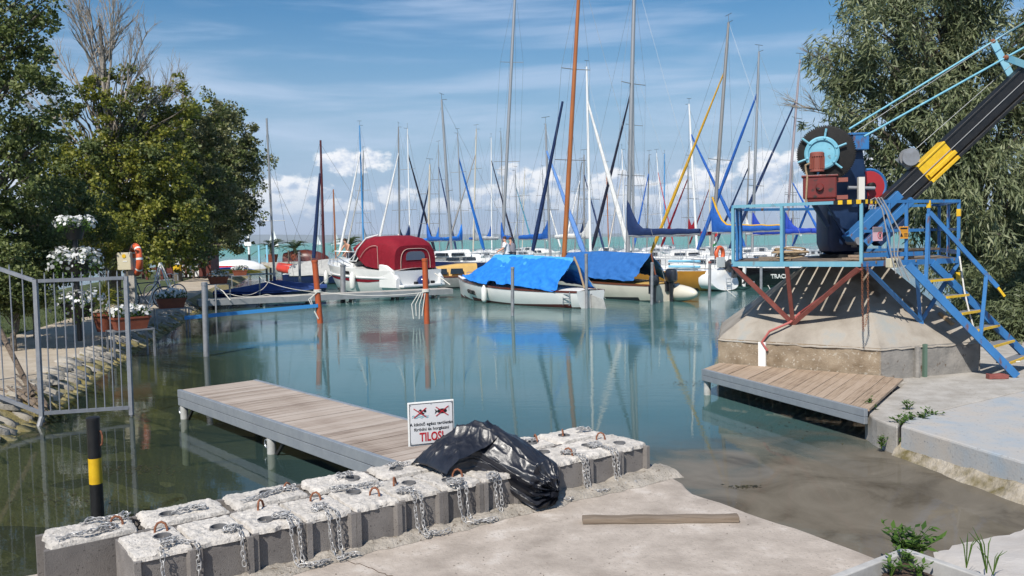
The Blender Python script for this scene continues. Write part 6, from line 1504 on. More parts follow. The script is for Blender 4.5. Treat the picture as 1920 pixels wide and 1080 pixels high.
def sailboat(label, u0, v0, u1, Y, L_=7.2, heading=None, furl=None, mast='mast_alu', hull='hull_white', boom=None, cabin=True, spr=(0.36, 0.68), mr=0.062, bow_away=1, af='antifoul_blue', group='sailing boats moored in the harbour', Hm=None, vane=True, furl_top=None, fr=0.075, rail_m=None, deck_m='deck_white', win=2, trim=None, fixed=False, fb=1.0, flag=False, spk='mast_grey', boom_len=None, extra=None, boom_z=1.35, boom_rise=0.9):
    """one moored sailing boat; (u0,v0) sight line of the masthead, u1 that of the mast foot; furl=(u,canvas) the roller-furled headsail's lower end"""
    cand = [Y] if fixed else [Y + d for d in (0, 1.5, -1.5, 3, -3, 4.5, -4.5, 6, 7.5, 9, 10.5, 12, 14, 16, 18, 20, -6)]
    Bm = 0.33 * L_
    best = None
    for yc in cand:
        base = PD(u1, hor(u1) + 12, yc); base.z = fb + 0.25
        jx = 0.36 * L_
        ths = []
        if heading is not None: ths = [heading]
        elif furl:
            xb = (furl[0] - 960) / FPX * yc; cth = max(-0.97, min(0.97, (xb - base.x) / jx)); th0 = math.acos(cth); ths = [th0 if bow_away > 0 else -th0, -th0 if bow_away > 0 else th0]
        else: ths = [1.2, 1.7, 0.7, 2.3, -1.4]
        for th in ths:
            cx_, cy_ = base.x - math.cos(th) * 0.08 * L_, base.y - math.sin(th) * 0.08 * L_
            if fixed or clear_of(cx_, cy_, th, L_, Bm): best = (yc, th, cx_, cy_); break
        if best: break
    if not best: best = (yc, ths[0], cx_, cy_)
    yc, th, cx_, cy_ = best; BOATS.append((cx_, cy_, th, L_, Bm)); SAIL_NO[0] += 1
    base = PD(u1, hor(u1) + 12, yc); base.z = fb + 0.22
    t = thing('sailing_boat', label, 'sailing boat', (cx_, cy_, 0), th, group)
    inv = t.matrix_basis.inverted()
    S_ = hull_shape(L_, Bm, fb * 0.85, fb * 1.1, tr=0.68, rake=0.5, dip=0.05); build_hull(t, S_, hull, af, deck_m, rail_m=rail_m)
    topw = PD(u0, v0, yc); tp = inv @ topw; bs = inv @ base
    zd = sheer_at(S_, 0.55).z
    if cabin:
        cb = cabin_loft(t, -0.12 * L_, 0.26 * L_, Bm * 0.62, Bm * 0.40, zd, 0.40, 0.22)
        if win: side_windows(t, cb, -0.09 * L_, 0.16 * L_, lambda x: Bm * (0.60 - 0.2 * (x / L_ + 0.1)), zd + 0.10, 0.17, win)
        mb = MB(); mb.box((-0.12 * L_ - 0.012, 0, zd + 0.12), (0.02, 0.5, 0.5)); mb.build('companionway', 'glass_dark', cb, local=True)
    # cockpit coamings and tiller
    for sy in (1, -1):
        mb = MB(); mb.bar((-0.44 * L_, sy * Bm * 0.26, zd + 0.06), (-0.13 * L_, sy * Bm * 0.30, zd + 0.08), 0.05, 0.16); mb.build('coaming', deck_m if deck_m != 'deck_white' else 'deck_white', t, local=True)
    rails(t, S_)
    mb = MB(); md = [bs.lerp(tp, f) for f in (0, 0.5, 0.85, 1)]; mb.tube(md, [mr, mr, mr * 0.85, mr * 0.6], 10); mo = mb.build('mast', mast, t, smooth=True, local=True)
    if vane:
        mb = MB(); rr = random.Random(SAIL_NO[0]); a = rr.uniform(0, 3); mb.tube([tp, tp + Vector((0, 0, 0.35))], 0.012, 4); mb.tube([tp + Vector((-0.22 * math.cos(a), -0.22 * math.sin(a), 0.33)), tp + Vector((0.22 * math.cos(a), 0.22 * math.sin(a), 0.37))], 0.014, 4); mb.tube([tp, tp + Vector((-0.3, 0.1, 0.02))], 0.014, 4); mb.build('wind_vane', 'wire', mo, local=True)
    sz = [bs.z + (tp.z - bs.z) * f for f in spr]
    bowp = Vector((S_[-1][0][0] - 0.05, 0, S_[-1][0][2])); stp = Vector((S_[0][0][0] + 0.05, 0, S_[0][0][2]))
    rigging(t, tp, bs, bowp, stp, Bm * 0.42, sz, tp.z, sp_col=spk)
    if furl:
        ft_ = furl_top if furl_top else 0.80
        a = bowp + Vector((0, 0, 0.35)); b = bs.lerp(tp, ft_); n = 12
        mb = MB(); pts = [a.lerp(b, k / n) + Vector((0, 0, -0.0)) for k in range(n + 1)]; mb.tube(pts, [fr * (0.75 if k == 0 else (1.15 - 0.75 * k / n)) * (1 + 0.10 * math.sin(k * 2.3)) for k in range(n + 1)], 8); mb.build('furled_headsail', furl[1], t, smooth=True, local=True)
    if boom:
        bl_ = boom_len or 0.40 * L_
        m0 = bs + Vector((-0.06, 0, boom_z - 0.25)); m1 = m0 + Vector((-bl_, 0, 0.02))
        if boom_rise is None: boom_rise = 0.9
        mb = MB(); mb.tube([m0 + Vector((0, 0, -0.10)), m1 + Vector((0, 0, -0.10))], 0.045, 8); mb.build('boom', 'mast_alu', t, smooth=True, local=True)
        sail_cover(t, m0, m1, 0, boom, SAIL_NO[0], top_rise=boom_rise, trim=trim)
    if flag:
        fb_ = Vector((-L_ / 2 + 0.1, 0.15, zd)); mb = MB(); mb.tube([fb_, fb_ + Vector((-0.15, 0, 1.5))], 0.012, 5); fp_ = mb.build('flag_staff', 'mast_white', t, local=True)
        for k, m_ in enumerate(('flag_red', 'mast_white', 'flag_green')):
            mb = MB(); z = 1.48 - 0.12 * k; mb.grid(lambda i, j: (fb_.x - 0.15 - 0.02 + 0.05 * math.sin(i * 5 + k) , fb_.y + 0.04 + 0.26 * i, fb_.z + z - 0.12 * j - 0.22 * i), 6, 2); mb.build('flag_stripe', m_, fp_, local=True)
    if extra: extra(t, S_, zd)
    return t
def fender(t, p, h=0.5, r=0.11, mat='fender_white'):
    mb = MB(); mb.lathe(p, [(0.0, -h / 2 - 0.03), (r * 0.6, -h / 2), (r, -h / 2 + 0.08), (r, h / 2 - 0.08), (r * 0.5, h / 2), (0.03, h / 2 + 0.05), (0, h / 2 + 0.05)], 14); mb.build('fender', mat, t, smooth=50, local=True)
def outboard(t, p, s=1.0, aft=-1, tilt=0.0):
    """outboard engine hung on a transom at p (local)"""
    Rm = Matrix.Rotation(tilt, 3, 'Y'); p = Vector(p)
    def q(x, y, z): return p + Rm @ Vector((x * s, y * s, z * s))
    mb = MB(); rings = []
    for z, a, b in ((0.14, 0.14, 0.10), (0.18, 0.20, 0.13), (0.34, 0.21, 0.135), (0.44, 0.18, 0.12), (0.48, 0.10, 0.08)):
        rings.append([q(aft * 0.08 + a * math.cos(w), b * math.sin(w), z) for w in [k * math.pi / 6 for k in range(12)]])
    mb.loft(rings); e = mb.build('outboard_engine', 'engine_black', t, smooth=40, local=True)
    mb = MB(); mb.loft([[q(aft * 0.08 + a * math.cos(w), b * math.sin(w), z) for w in [k * math.pi / 4 for k in range(8)]] for z, a, b in ((0.14, 0.09, 0.07), (-0.2, 0.06, 0.045), (-0.55, 0.05, 0.035), (-0.62, 0.09, 0.04))]); mb.build('engine_leg', 'engine_black', e, smooth=40, local=True)
    mb = MB(); mb.plate([q(aft * 0.22, 0, -0.42), q(-aft * 0.10, 0, -0.42), q(-aft * 0.06, 0, -0.46), q(aft * 0.2, 0, -0.46)], 0.10 * s); mb.build('anti_ventilation_plate', 'engine_black', e, local=True)
    for k in range(3):
        a = k * 2.09; mb = MB(); mb.plate([q(aft * 0.2, 0.02 * math.cos(a), -0.62 + 0.02 * math.sin(a)), q(aft * 0.22, 0.11 * math.cos(a - 0.35), -0.62 + 0.11 * math.sin(a - 0.35)), q(aft * 0.18, 0.11 * math.cos(a + 0.35), -0.62 + 0.11 * math.sin(a + 0.35))], 0.008); mb.build('propeller_blade', 'zinc_dull', e, local=True)
    mb = MB(); mb.box(q(-aft * 0.03, 0, 0.02), (0.08 * s, 0.22 * s, 0.26 * s)); mb.build('clamp_bracket', 'engine_black', e, local=True)
    return e

def hull_text(t, S_, body, size, s, row_t, mat='ink_black', out=0.03, squeeze=1.0, bold=0.003):
    """lettering laid on the port side of a hull, at station s (0 stern, 1 bow) and row_t down from the sheer (0..1)"""
    def pt(s_, q):
        a = min(len(S_) - 1.001, max(0, s_ * (len(S_) - 1))); i = int(a); f = a - i; b = min(len(S_[0]) - 1.001, max(0, q * (len(S_[0]) - 1))); j = int(b); g = b - j
        return (Vector(S_[i][j]).lerp(Vector(S_[i][j + 1]), g)).lerp(Vector(S_[i + 1][j]).lerp(Vector(S_[i + 1][j + 1]), g), f)
    x = (pt(s - 0.05, row_t) - pt(s + 0.05, row_t)).normalized(); up = pt(s, row_t - 0.12) - pt(s, row_t + 0.12); y = (up - x * up.dot(x)).normalized(); z = x.cross(y)
    c = pt(s, row_t) + z * out; M4 = Matrix(((x.x, y.x, z.x, c.x), (x.y, y.y, z.y, c.y), (x.z, y.z, z.z, c.z), (0, 0, 0, 1)))
    return text_part('lettering', body, size, mat, t, M4 @ Matrix.Diagonal((squeeze, 1, 1, 1)), extr=out * 0.7, bold=bold)
# ------------------------------------------------------------------ white classic boat under a bright blue tarpaulin
def tent(t, S_, ridge, eave_s, mats, seed, hang, zoff=0.02, back_open=True, name='tarpaulin'):
    """tarpaulin over a ridge: ridge = [(x, z)], eaves follow the sheer with an uneven hem"""
    for sy in (1, -1):
        mb = MB()
        def fn(i, j):
            f = i; x = ridge[0][0] + (ridge[-1][0] - ridge[0][0]) * f
            zr = float(np.interp(x, sorted(q[0] for q in ridge), [q[1] for q in sorted(ridge)]))
            q = sheer_at(S_, min(1, max(0, (x - S_[0][0][0]) / (S_[-1][0][0] - S_[0][0][0]))))
            hem = hang(f); e = Vector((x, sy * (q.y + 0.05), q.z + hem)); r_ = Vector((x, 0.0, zr))
            p = r_.lerp(e, j); sag = 0.10 * math.sin(math.pi * j) * (0.6 + 0.4 * math.sin(f * 9 + seed)); p.z -= sag * 0.55; p.y += sy * 0.04 * math.sin(math.pi * j)
            wr = (0.045 * fbm(f * 7 + seed, j * 2.5 + f * 3, sy) + 0.03 * (1 - 2.4 * abs(mnoise.noise(Vector((f * 9 + j * 4, j * 2 - f * 3, seed))))) + 0.012 * (1 - 2.4 * abs(mnoise.noise(Vector((f * 24, j * 7 + f * 8, seed)))))) * (0.35 + j); p.z += wr; p.y += sy * wr
            if j == 0: p = r_ + Vector((0, 0, 0.01 * fbm(f * 6, seed)))
            return p
        mb.grid(fn, 110, 36)
        o = mb.build(name, mats[0] if sy > 0 else mats[-1], t, smooth=60, local=True); sd_ = o.modifiers.new('thick', 'SOLIDIFY'); sd_.thickness = 0.01
    return t
bowW, stW = Vector((-2.15, 34.3, 0)), Vector((2.55, 27.6, 0))
dW = (bowW - stW); L_ = dW.length; th = math.atan2(dW.y, dW.x); c = (bowW + stW) / 2
BOATS.append((c.x, c.y, th, L_, 2.5))
t = thing('classic_sailboat', 'white classic sailing boat with red-brown rub rail under a bright blue tarpaulin', 'sailing boat', (c.x, c.y, 0), th)
S_ = hull_shape(L_, 2.35, 0.56, 0.82, tr=0.5, rake=0.25, draft=0.35, dip=0.02, ns=24); build_hull(t, S_, 'hull_white', 'antifoul_red', rail_m='mahogany', af_z=0.08)
inv = t.matrix_basis.inverted()
x0 = S_[0][0][0]
x0 = S_[0][0][0]
ridge = [(-L_ * 0.40, 1.58), (-L_ * 0.10, 1.66), (L_ * 0.17, 1.68), (L_ * 0.36, 0.92)]
tent(t, S_, ridge, 0, ['tarp_bright', 'tarp_bright'], 3, lambda f: 0.04 + 0.10 * math.sin(f * 5.0) ** 2 + (0.10 if 0.45 < f < 0.55 else 0.0) - 0.06 * (1 - f))
# pale band of a second sheet along the ridge
for sy in (1, -1):
    mb = MB()
    def fn(i, j):
        x = -L_ * 0.40 + (L_ * 0.60) * i; zr = float(np.interp(x, [q[0] for q in ridge], [q[1] for q in ridge])) + 0.035
        q = sheer_at(S_, (x - x0) / L_); f = 0.36 * j; return (x, sy * (q.y + 0.07) * f, zr + 0.0 - (zr - q.z) * f - 0.05 * math.sin(math.pi * f) + 0.02 * fbm(x * 3, j * 2, 2))
    mb.grid(fn, 40, 8); o = mb.build('ridge_sheet', 'tarp_pale', t, smooth=60, local=True)
mb = MB(); mb.tube([(q[0], 0, q[1] - 0.03) for q in ridge], 0.04, 8); mb.build('ridge_pole', 'rope_tan', t, smooth=True, local=True)
mb = MB(); mb.tube([(-L_ * 0.40, 0, 1.64), (-L_ * 0.43, 0.02, 1.3), (-L_ * 0.462, 0.0, 0.62)], 0.035, 8); mb.build('boom_crutch', 'rope_tan', t, smooth=True, local=True)
mb = MB(); mb.bar((S_[0][0][0] - 0.02, 0, 0.45), (S_[0][0][0] - 0.05, 0, -0.4), 0.04, 0.05); mb.build('rudder_post', 'zinc_dull', t, local=True)
mb = MB(); xr = S_[0][0][0] - 0.05; mb.plate([(xr, 0, 0.42), (xr - 0.55, 0, 0.30), (xr - 0.66, 0, 0.0), (xr - 0.5, 0, -0.3), (xr - 0.1, 0, -0.5), (xr, 0, -0.5)], 0.05); mb.build('rudder', 'canvas_grey', t, local=True)
mb = MB(); xl = -L_ / 2 + 0.25; yl = sheer_at(S_, 0.03).y + 0.03
for dx in (0, 0.32): mb.tube([(xl + dx, yl, 0.55), (xl + dx, yl + 0.03, 0.10)], 0.014, 6)
for k in range(3): mb.tube([(xl, yl + 0.02, 0.45 - 0.13 * k), (xl + 0.32, yl + 0.02, 0.45 - 0.13 * k)], 0.014, 6)
mb.build('boarding_ladder', 'steel', t, local=True)
q = sheer_at(S_, 0.54); fender(t, (q.x, q.y + 0.10, 0.33), 0.55, 0.10)
hull_text(t, S_, 'GULLIVER', 0.22, 0.72, 0.30, squeeze=0.8)
mb = MB(); mb.tube([(L_ * 0.36, 0.3, 0.82), (L_ * 0.36, 0.3, 1.02), (L_ * 0.36, -0.3, 1.02), (L_ * 0.36, -0.3, 0.82)], 0.015, 6); mb.build('foredeck_rail', 'steel', t, local=True)
mb = MB(); mb.box((L_ * 0.32, 0, 0.86), (0.5, 0.5, 0.08)); mb.build('hatch', 'deck_white', t, local=True, bevel=0.01)

# ------------------------------------------------------------------ second covered boat beside it
st2, bw2 = Vector((5.35, 29.6, 0)), Vector((1.6, 37.2, 0)); d2_ = bw2 - st2; L2_ = d2_.length; th2 = math.atan2(d2_.y, d2_.x); c2_ = (st2 + bw2) / 2
BOATS.append((c2_.x, c2_.y, th2, L2_, 2.2))
t = thing('wooden_sailboat', 'cream wooden boat with varnished top strake under a dull blue tarpaulin', 'sailing boat', (c2_.x, c2_.y, 0), th2)
S_ = hull_shape(L2_, 2.15, 0.60, 0.80, tr=0.55, rake=0.3, draft=0.35, dip=0.02, ns=22); build_hull(t, S_, 'hull_cream', 'antifoul_dark', rail_m='varnish', deck_m='yellow_deck')
tent(t, S_, [(-L2_ * 0.40, 1.66), (0.0, 1.74), (L2_ * 0.30, 1.66), (L2_ * 0.42, 1.0)], 0, ['tarp_dark', 'tarp_dark'], 8, lambda f: 0.10 + 0.03 * math.sin(f * 6))
outboard(t, (S_[0][0][0] - 0.08, 0.62, 0.42), 1.1)
outboard(t, (S_[0][0][0] - 0.06, -0.10, 0.50), 1.35)
mb = MB(); mb.tube([(-L2_ * 0.40, 0, 1.66), (-L2_ * 0.44, 0, 0.6)], 0.03, 8); mb.build('boom_crutch', 'varnish', t, smooth=True, local=True)
inv = t.matrix_basis.inverted()
mB, mT_ = inv @ PD(1055, 478, 35.6), inv @ PD(1088, -60, 35.6); mB.z = 0.7
mb = MB(); mb.tube([mB, mB.lerp(mT_, 0.4), mT_], [0.105, 0.10, 0.07], 12); mo = mb.build('mast', 'mast_wood', t, smooth=True, local=True)
bowp = Vector((S_[-1][0][0] - 0.1, 0, S_[-1][0][2]))
rigging(t, mT_, mB, bowp, Vector((S_[0][0][0], 0, 0.6)), 1.0, [(inv @ PD(1072, 300, 35.6)).z, (inv @ PD(1078, 130, 35.6)).z], 12, sp_col='mast_grey')
fa, fbp = inv @ PD(999, 470, 36.8), inv @ PD(1055, 190, 35.9)
mb = MB(); mb.tube([fa.lerp(fbp, k / 10) for k in range(11)], [0.10 * (0.8 if k == 0 else 1.1 - 0.06 * k) for k in range(11)], 8); mb.build('furled_headsail', 'canvas_navy', t, smooth=True, local=True)
# pointed stern float of the same boat
mb = MB(); mb.loft([[(S_[0][0][0] + 0.1 - 1.25 * f, -0.42 + 0.30 * math.cos(a) * (1 - f ** 2.2) ** 0.5, 0.28 + 0.30 * math.sin(a) * (1 - f ** 2.2) ** 0.5 + 0.02 * f) for a in [k * math.pi / 6 for k in range(12)]] for f in (0, 0.2, 0.4, 0.6, 0.8, 0.93, 0.995)]); mb.build('counter_stern', 'hull_cream', t, smooth=50, local=True)

# ------------------------------------------------------------------ mustard and black yachts lying stern-to
def open_stern(hull_white_lip, extra_fn=None):
    def f(t, S_, zd):
        x = S_[0][0][0]; bw = S_[0][0][1]
        # white moulded sugar-scoop transom proud of the coloured hull
        mb = MB(); rings = []
        se = lambda v_, e_: math.copysign(abs(v_) ** e_, v_)
        for (dx, w, zt, zb) in ((0.30, bw * 1.02, zd + 0.02, -0.02), (0.0, bw * 1.015, zd + 0.02, 0.0), (-0.06, bw * 0.99, zd - 0.02, 0.02)):
            ring = []
            for a in [math.pi / 2 - k * 2 * math.pi / 28 for k in range(28)]:
                yy = w * se(math.cos(a), 0.45 if math.sin(a) > 0 else 0.8); zz = zb + (zt - zb) * (0.5 + 0.5 * se(math.sin(a), 0.45 if math.sin(a) > 0 else 0.9))
                ring.append((x + dx - 0.42 * (1 - (zz - zb) / (zt - zb)) ** 1.0 * (1 if dx <= 0 else 0), yy, zz))
            rings.append(ring)
        mb.loft(rings); sc_ = mb.build('scoop_stern', 'gelcoat', t, smooth=45, local=True)
        mb = MB(); mb.box((x - 0.10, 0, zd + 0.28), (0.03, 0.55, 0.42)); mb.build('stern_locker', 'deck_white', t, local=True)
        mb = MB()
        for sy in (1, -1): mb.tube([(x + 0.1, sy * bw * 0.85, zd), (x + 0.02, sy * bw * 0.85, zd + 0.62), (x + 0.02, sy * bw * 0.25, zd + 0.62), (x + 0.02, sy * bw * 0.25, zd + 0.05)], 0.014, 6)
        for dy in (-0.16, 0.16): mb.tube([(x - 0.46, dy, 0.55), (x - 0.50, dy, 0.05)], 0.014, 6)
        for k in range(3): mb.tube([(x - 0.48, -0.16, 0.48 - 0.14 * k), (x - 0.48, 0.16, 0.48 - 0.14 * k)], 0.014, 6)
        mb.build('pushpit_and_ladder', 'steel', t, local=True)
        if extra_fn: extra_fn(t, S_, zd, x, bw)
    return f
def mustard_extra(t, S_, zd, x, bw):
    outboard(t, (x - 0.50, -0.42, 0.68), 1.25, tilt=R_(52))
    # horseshoe lifebuoy
    mb = MB(); c = Vector((x - 0.02, -0.05, zd + 0.62)); mb.tube([c + Vector((0, 0.24 * math.sin(a), 0.26 * math.cos(a))) for a in [R_(-145 + k * 24) for k in range(13)]], [0.06] + [0.085] * 11 + [0.06], 10); mb.build('horseshoe_buoy', 'buoy_orange', t, smooth=60, local=True)
    mb = MB(); mb.loft([[(x - 0.62 + 0.02 * k - 0.06 * (s_ > 0) , -0.95 + w, z) for (k, w) in ((0, -0.04), (0, 0.04), (6, 0.04), (6, -0.04))] for z, s_ in ((0.12, 0), (0.5, 0), (1.1, 1), (1.45, 1))]); mb.build('rudder_head', 'gelcoat', t, smooth=30, local=True)
    for z, yy in ((0.34, 0.2), (0.12, 0.2)):
        mb = MB(); mb.tube([(x + 0.3, bw * 0.9, zd + z), (x + 1.8, bw * 1.0, zd + z)], 0.05, 8); mb.build('cyan_cushion', 'trim_cyan', t, smooth=True, local=True)
sailboat('white decked yacht with mustard hull and orange horseshoe lifebuoy at its stern', 1190, -50, 1176, 38.5, L_=8.4, heading=math.atan2(5.2, -4.6), furl=None, mast='mast_alu', hull='hull_mustard', boom='canvas_navy', spr=(0.30, 0.62), mr=0.10, fixed=True, af='antifoul_dark', fb=0.98, extra=open_stern('', mustard_extra), boom_len=3.9, flag=True, boom_z=1.45, boom_rise=1.3)
def black_extra(t, S_, zd, x, bw):
    hull_text(t, S_, 'TRACER', 0.26, 0.09, 0.28, 'white_paint', squeeze=0.9)
    mb = MB(); mb.tube([(x + 0.15, 0.5, zd + 0.2), (x + 0.1, 0.0, zd + 0.26), (x + 0.15, -0.5, zd + 0.2)], 0.03, 8); mb.build('yellow_hose', 'yellow_paint', t, smooth=True, local=True)
sailboat('yacht with glossy black hull, yellow headsail and blue and yellow sail cover', 1366, 42, 1334, 39.5, L_=8.8, heading=math.atan2(5.0, -4.2), mast='mast_grey', hull='hull_black', boom='canvas_blue', trim='canvas_yellow', spr=(0.42,), mr=0.085, fixed=True, af='antifoul_green', fb=1.0, extra=open_stern('', black_extra), boom_len=3.7, furl=(1268, 'canvas_yellow'), boom_z=1.5, fr=0.085, boom_rise=1.3)

# ------------------------------------------------------------------ motor cruiser with a red canvas top
st3 = Vector((-3.95, 35.4, 0)); th3 = R_(134); L3, B3 = 6.6, 2.5; c3 = st3 + Vector((math.cos(th3), math.sin(th3), 0)) * L3 / 2
BOATS.append((c3.x, c3.y, th3, L3 + 1.0, B3))
t = thing('motor_cruiser', 'white motor cruiser with dark red canvas canopy behind the walkway', 'motor boat', (c3.x, c3.y, 0), th3)
S_ = hull_shape(L3, B3, 0.95, 1.22, tr=0.92, rake=0.85, draft=0.25, dip=-0.02, wid=0.5); build_hull(t, S_, 'hull_white', 'antifoul_blue', 'gelcoat', crown=0.10)
for sy in (1, -1):      # red flash and its white moulding
    mb = MB(); rows = []
    for k in range(2, len(S_)):
        s = k / (len(S_) - 1); a, b = Vector(S_[k][2]), Vector(S_[k][3]); h = min(1, (k - 1) / 4) * min(1, (len(S_) - k) / 2)
        p0_, p1_ = a.lerp(b, 0.3), a.lerp(b, 0.3 + 0.8 * h * (0.45 + 0.3 * (1 - s)))
        rows.append([(p0_.x, sy * (p0_.y + 0.012), p0_.z), (p1_.x, sy * (p1_.y + 0.012), p1_.z), (p1_.x, sy * (p1_.y - 0.01), p1_.z), (p0_.x, sy * (p0_.y - 0.01), p0_.z)])
    mb.loft(rows); mb.build('red_flash', 'canvas_maroon', t, local=True)
    mb = MB(); mb.tube([(r[2][0], sy * (r[2][1] + 0.012), r[2][2] + 0.01) for r in S_[1:]], 0.035, 6); mb.build('rubbing_strake', 'gelcoat', t, smooth=True, local=True)
# foredeck moulding / cuddy
mb = MB(); rings = []
for (x, w, h) in ((-0.2, 2.05, 0.30), (0.6, 1.9, 0.36), (1.6, 1.55, 0.26), (2.4, 0.95, 0.12), (2.8, 0.4, 0.02)):
    z = sheer_at(S_, (x + L3 / 2) / L3).z - 0.02
    rg = [(x, w / 2 * math.cos(a), z + h * math.sin(a) ** 0.6) for a in [k * math.pi / 10 for k in range(11)]]; rings.append(rg + [(x, 0, z - 0.05)])
mb.loft(rings); mb.build('cuddy', 'gelcoat', t, smooth=40, local=True)
# windscreen: frame and panes raked aft
zb = 1.30
wsb = [(-0.55, 1.06), (0.25, 0.88), (0.72, 0.45), (0.82, 0.0)]; wst = [(-0.95, 0.92), (-0.42, 0.76), (-0.10, 0.40), (-0.02, 0.0)]
full_b = [(x, y) for x, y in wsb] + [(x, -y) for x, y in reversed(wsb[:-1])]; full_t = [(x, y) for x, y in wst] + [(x, -y) for x, y in reversed(wst[:-1])]
for k in range(6):
    a, b, c_, d = full_b[k], full_b[k + 1], full_t[k + 1], full_t[k]
    mb = MB(); A = [Vector((a[0], a[1], zb)), Vector((b[0], b[1], zb)), Vector((c_[0], c_[1], zb + 0.50)), Vector((d[0], d[1], zb + 0.50))]; m = sum(A, Vector()) / 4; mb.plate([m + (q - m) * 0.93 for q in A], 0.012); mb.build('windscreen_pane', 'glass_dark', t, local=True)
mb = MB(); mb.tube([(x, y, zb) for x, y in full_b], 0.028, 6); mb.tube([(x, y, zb + 0.5) for x, y in full_t], 0.026, 6)
for (a, b) in zip(full_b, full_t): mb.tube([(a[0], a[1], zb), (b[0], b[1], zb + 0.5)], 0.02, 6)
mb.build('windscreen_frame', 'gelcoat', t, smooth=True, local=True)
# canopy
mb = MB(); rings = []; prof = [(0.03, 0.80, 1.80, 0.02), (-0.45, 0.99, 1.84, 0.35), (-1.1, 1.12, 1.20, 0.98), (-1.9, 1.16, 1.02, 1.18), (-2.55, 1.12, 1.0, 1.14), (-3.0, 1.03, 0.98, 0.95), (-3.12, 0.98, 0.97, 0.80)]
prof = [(0.02, 0.82, 1.79, 0.03), (-0.4, 1.0, 1.62, 0.36), (-0.8, 1.08, 1.35, 0.78), (-1.3, 1.13, 1.12, 1.10), (-2.0, 1.15, 1.04, 1.20), (-2.6, 1.12, 1.02, 1.13), (-2.95, 1.06, 1.0, 1.02), (-3.12, 1.0, 1.0, 0.86)]
for (x, w, z0, h) in prof:
    rg = []
    for k in range(17):
        a = math.pi * k / 16; sx = math.copysign(abs(math.cos(a)) ** 0.35, math.cos(a)); rg.append((x - (0.0 if x > -3.1 else 0.0), w * sx, z0 + h * (math.sin(a) ** 0.45) * (1 + 0.06 * math.cos(a) ** 2 * -1)))
    rings.append(rg)
mb.loft(rings, closed=False, cap=False); mb.add(rings[-1], [tuple(range(17))]); can = mb.build('canopy', 'canvas_maroon', t, smooth=35, local=True)
mk('piping', (0.50, 0.33, 0.28), 0.7)
def arch(x, y0, w, z0, h, off):
    return [(x - off, y0 + w * math.copysign(abs(math.cos(a)) ** 0.45, math.cos(a)), z0 + h * max(0, math.sin(a)) ** 0.6) for a in [math.pi * k / 24 for k in range(25)]]
mb = MB(); mb.tube(arch(-3.13, 0, 0.72, 1.02, 0.72, 0.006), 0.014, 5); mb.build('piping', 'piping', can, local=True)
mb = MB(); ar = [q for q in arch(-3.13, 0, 0.46, 1.32, 0.32, 0.008)]; mb.plate([Vector(q) for q in ar], 0.012); mb.build('clear_window', M('clear_plastic', (0.10, 0.11, 0.13), 0.12, spec=0.9), can, local=True)
for sy in (1, -1):
    mb = MB(); pts = [(-1.0 - 1.2 * f, sy * (1.165 - 0.02 * abs(f - 0.5)), 1.12 + 0.75 * math.sin(math.pi * min(1, 0.08 + 0.5 * f)) ** 0.6 * (1 if f < 0.8 else 1)) for f in [k / 10 for k in range(11)]] + [(-2.25, sy * 1.165, 1.05)]
    mb.tube(pts, 0.013, 5); mb.build('piping', 'piping', can, local=True)
    mb = MB(); mb.tube([(-0.35, sy * 1.10, 1.30), (-0.75, sy * 1.13, 1.75), (-1.15, sy * 0.95, 2.16), (-1.35, sy * 0.5, 2.27)], 0.03, 6); mb.build('white_strap', 'gelcoat', can, smooth=True, local=True)
    # aft wings sweeping down to the platform
    mb = MB(); rr_ = []
    for f in [k / 8 for k in range(9)]:
        x = -2.3 - 1.12 * f; z1 = 1.20 - 0.52 * f ** 2.2; rr_.append([(x, sy * 0.98, 0.30), (x, sy * 1.17, 0.35), (x, sy * 1.16, z1 - 0.04), (x, sy * 1.09, z1 + 0.02), (x, sy * 1.0, z1)])
    mb.loft(rr_); mb.build('aft_wing', 'gelcoat', t, smooth=35, local=True)
    q = sheer_at(S_, 0.45); 
    mb = MB(); pts = [Vector((-0.3 + 0.55 * k, 0, 0)) for k in range(7)]; tp_ = []
    for k, p in enumerate(pts):
        qq = sheer_at(S_, min(0.985, (p.x + L3 / 2) / L3)); b = Vector((qq.x, sy * max(0.02, qq.y - 0.08), qq.z + 0.02)); tpt = b + Vector((0, 0, 0.12 + 0.32 * min(1, k / 3))); tp_.append(tpt)
        if k: mb.tube([b, tpt], 0.013, 5)
    mb.tube(tp_, 0.016, 6); mb.build('bow_rail', 'steel', t, local=True)
q = sheer_at(S_, 0.40); fender(t, (q.x, q.y + 0.10, 0.55), 0.62, 0.12); q = sheer_at(S_, 0.86); fender(t, (q.x, q.y + 0.10, 0.60), 0.5, 0.10)
mb = MB(); mb.box((-L3 / 2 - 0.12, 0, 0.40), (0.55, 2.05, 0.10)); mb.build('swim_platform', 'gelcoat', t, local=True, bevel=0.03)
mb = MB(); mb.sphere((-L3 / 2 - 0.16, -0.10, 0.50), (0.26, 0.26, 0.26), 16, 10); mb.build('blue_buoy', M('buoy_navy', (0.012, 0.03, 0.12), 0.15, coat=0.5), t, smooth=True, local=True)
for dy in (-0.5, 0.32): mb = MB(); mb.box((-L3 / 2 - 0.25, dy, 0.48), (0.16, 0.12, 0.14)); mb.build('trim_tab_motor', 'rubber_black', t, local=True, bevel=0.02)
hull_text(t, S_, 'H-20602', 0.15, 0.50, 0.13, out=0.02)
hull_text(t, S_, 'Simy', 0.36, 0.72, 0.58, squeeze=0.8)
i_ = int(0.55 * (len(S_) - 1)); a5 = Vector(S_[i_][6])
for dz in (0, -0.07):
    mb = MB(); mb.plate([a5 + Vector((0.45, 0.055, 0.16 + dz)), a5 + Vector((-0.35, 0.03, -0.12 + dz)), a5 + Vector((-0.5, 0.03, -0.12 + dz))], 0.03); mb.build('dark_stripe', 'mahogany', t, local=True)

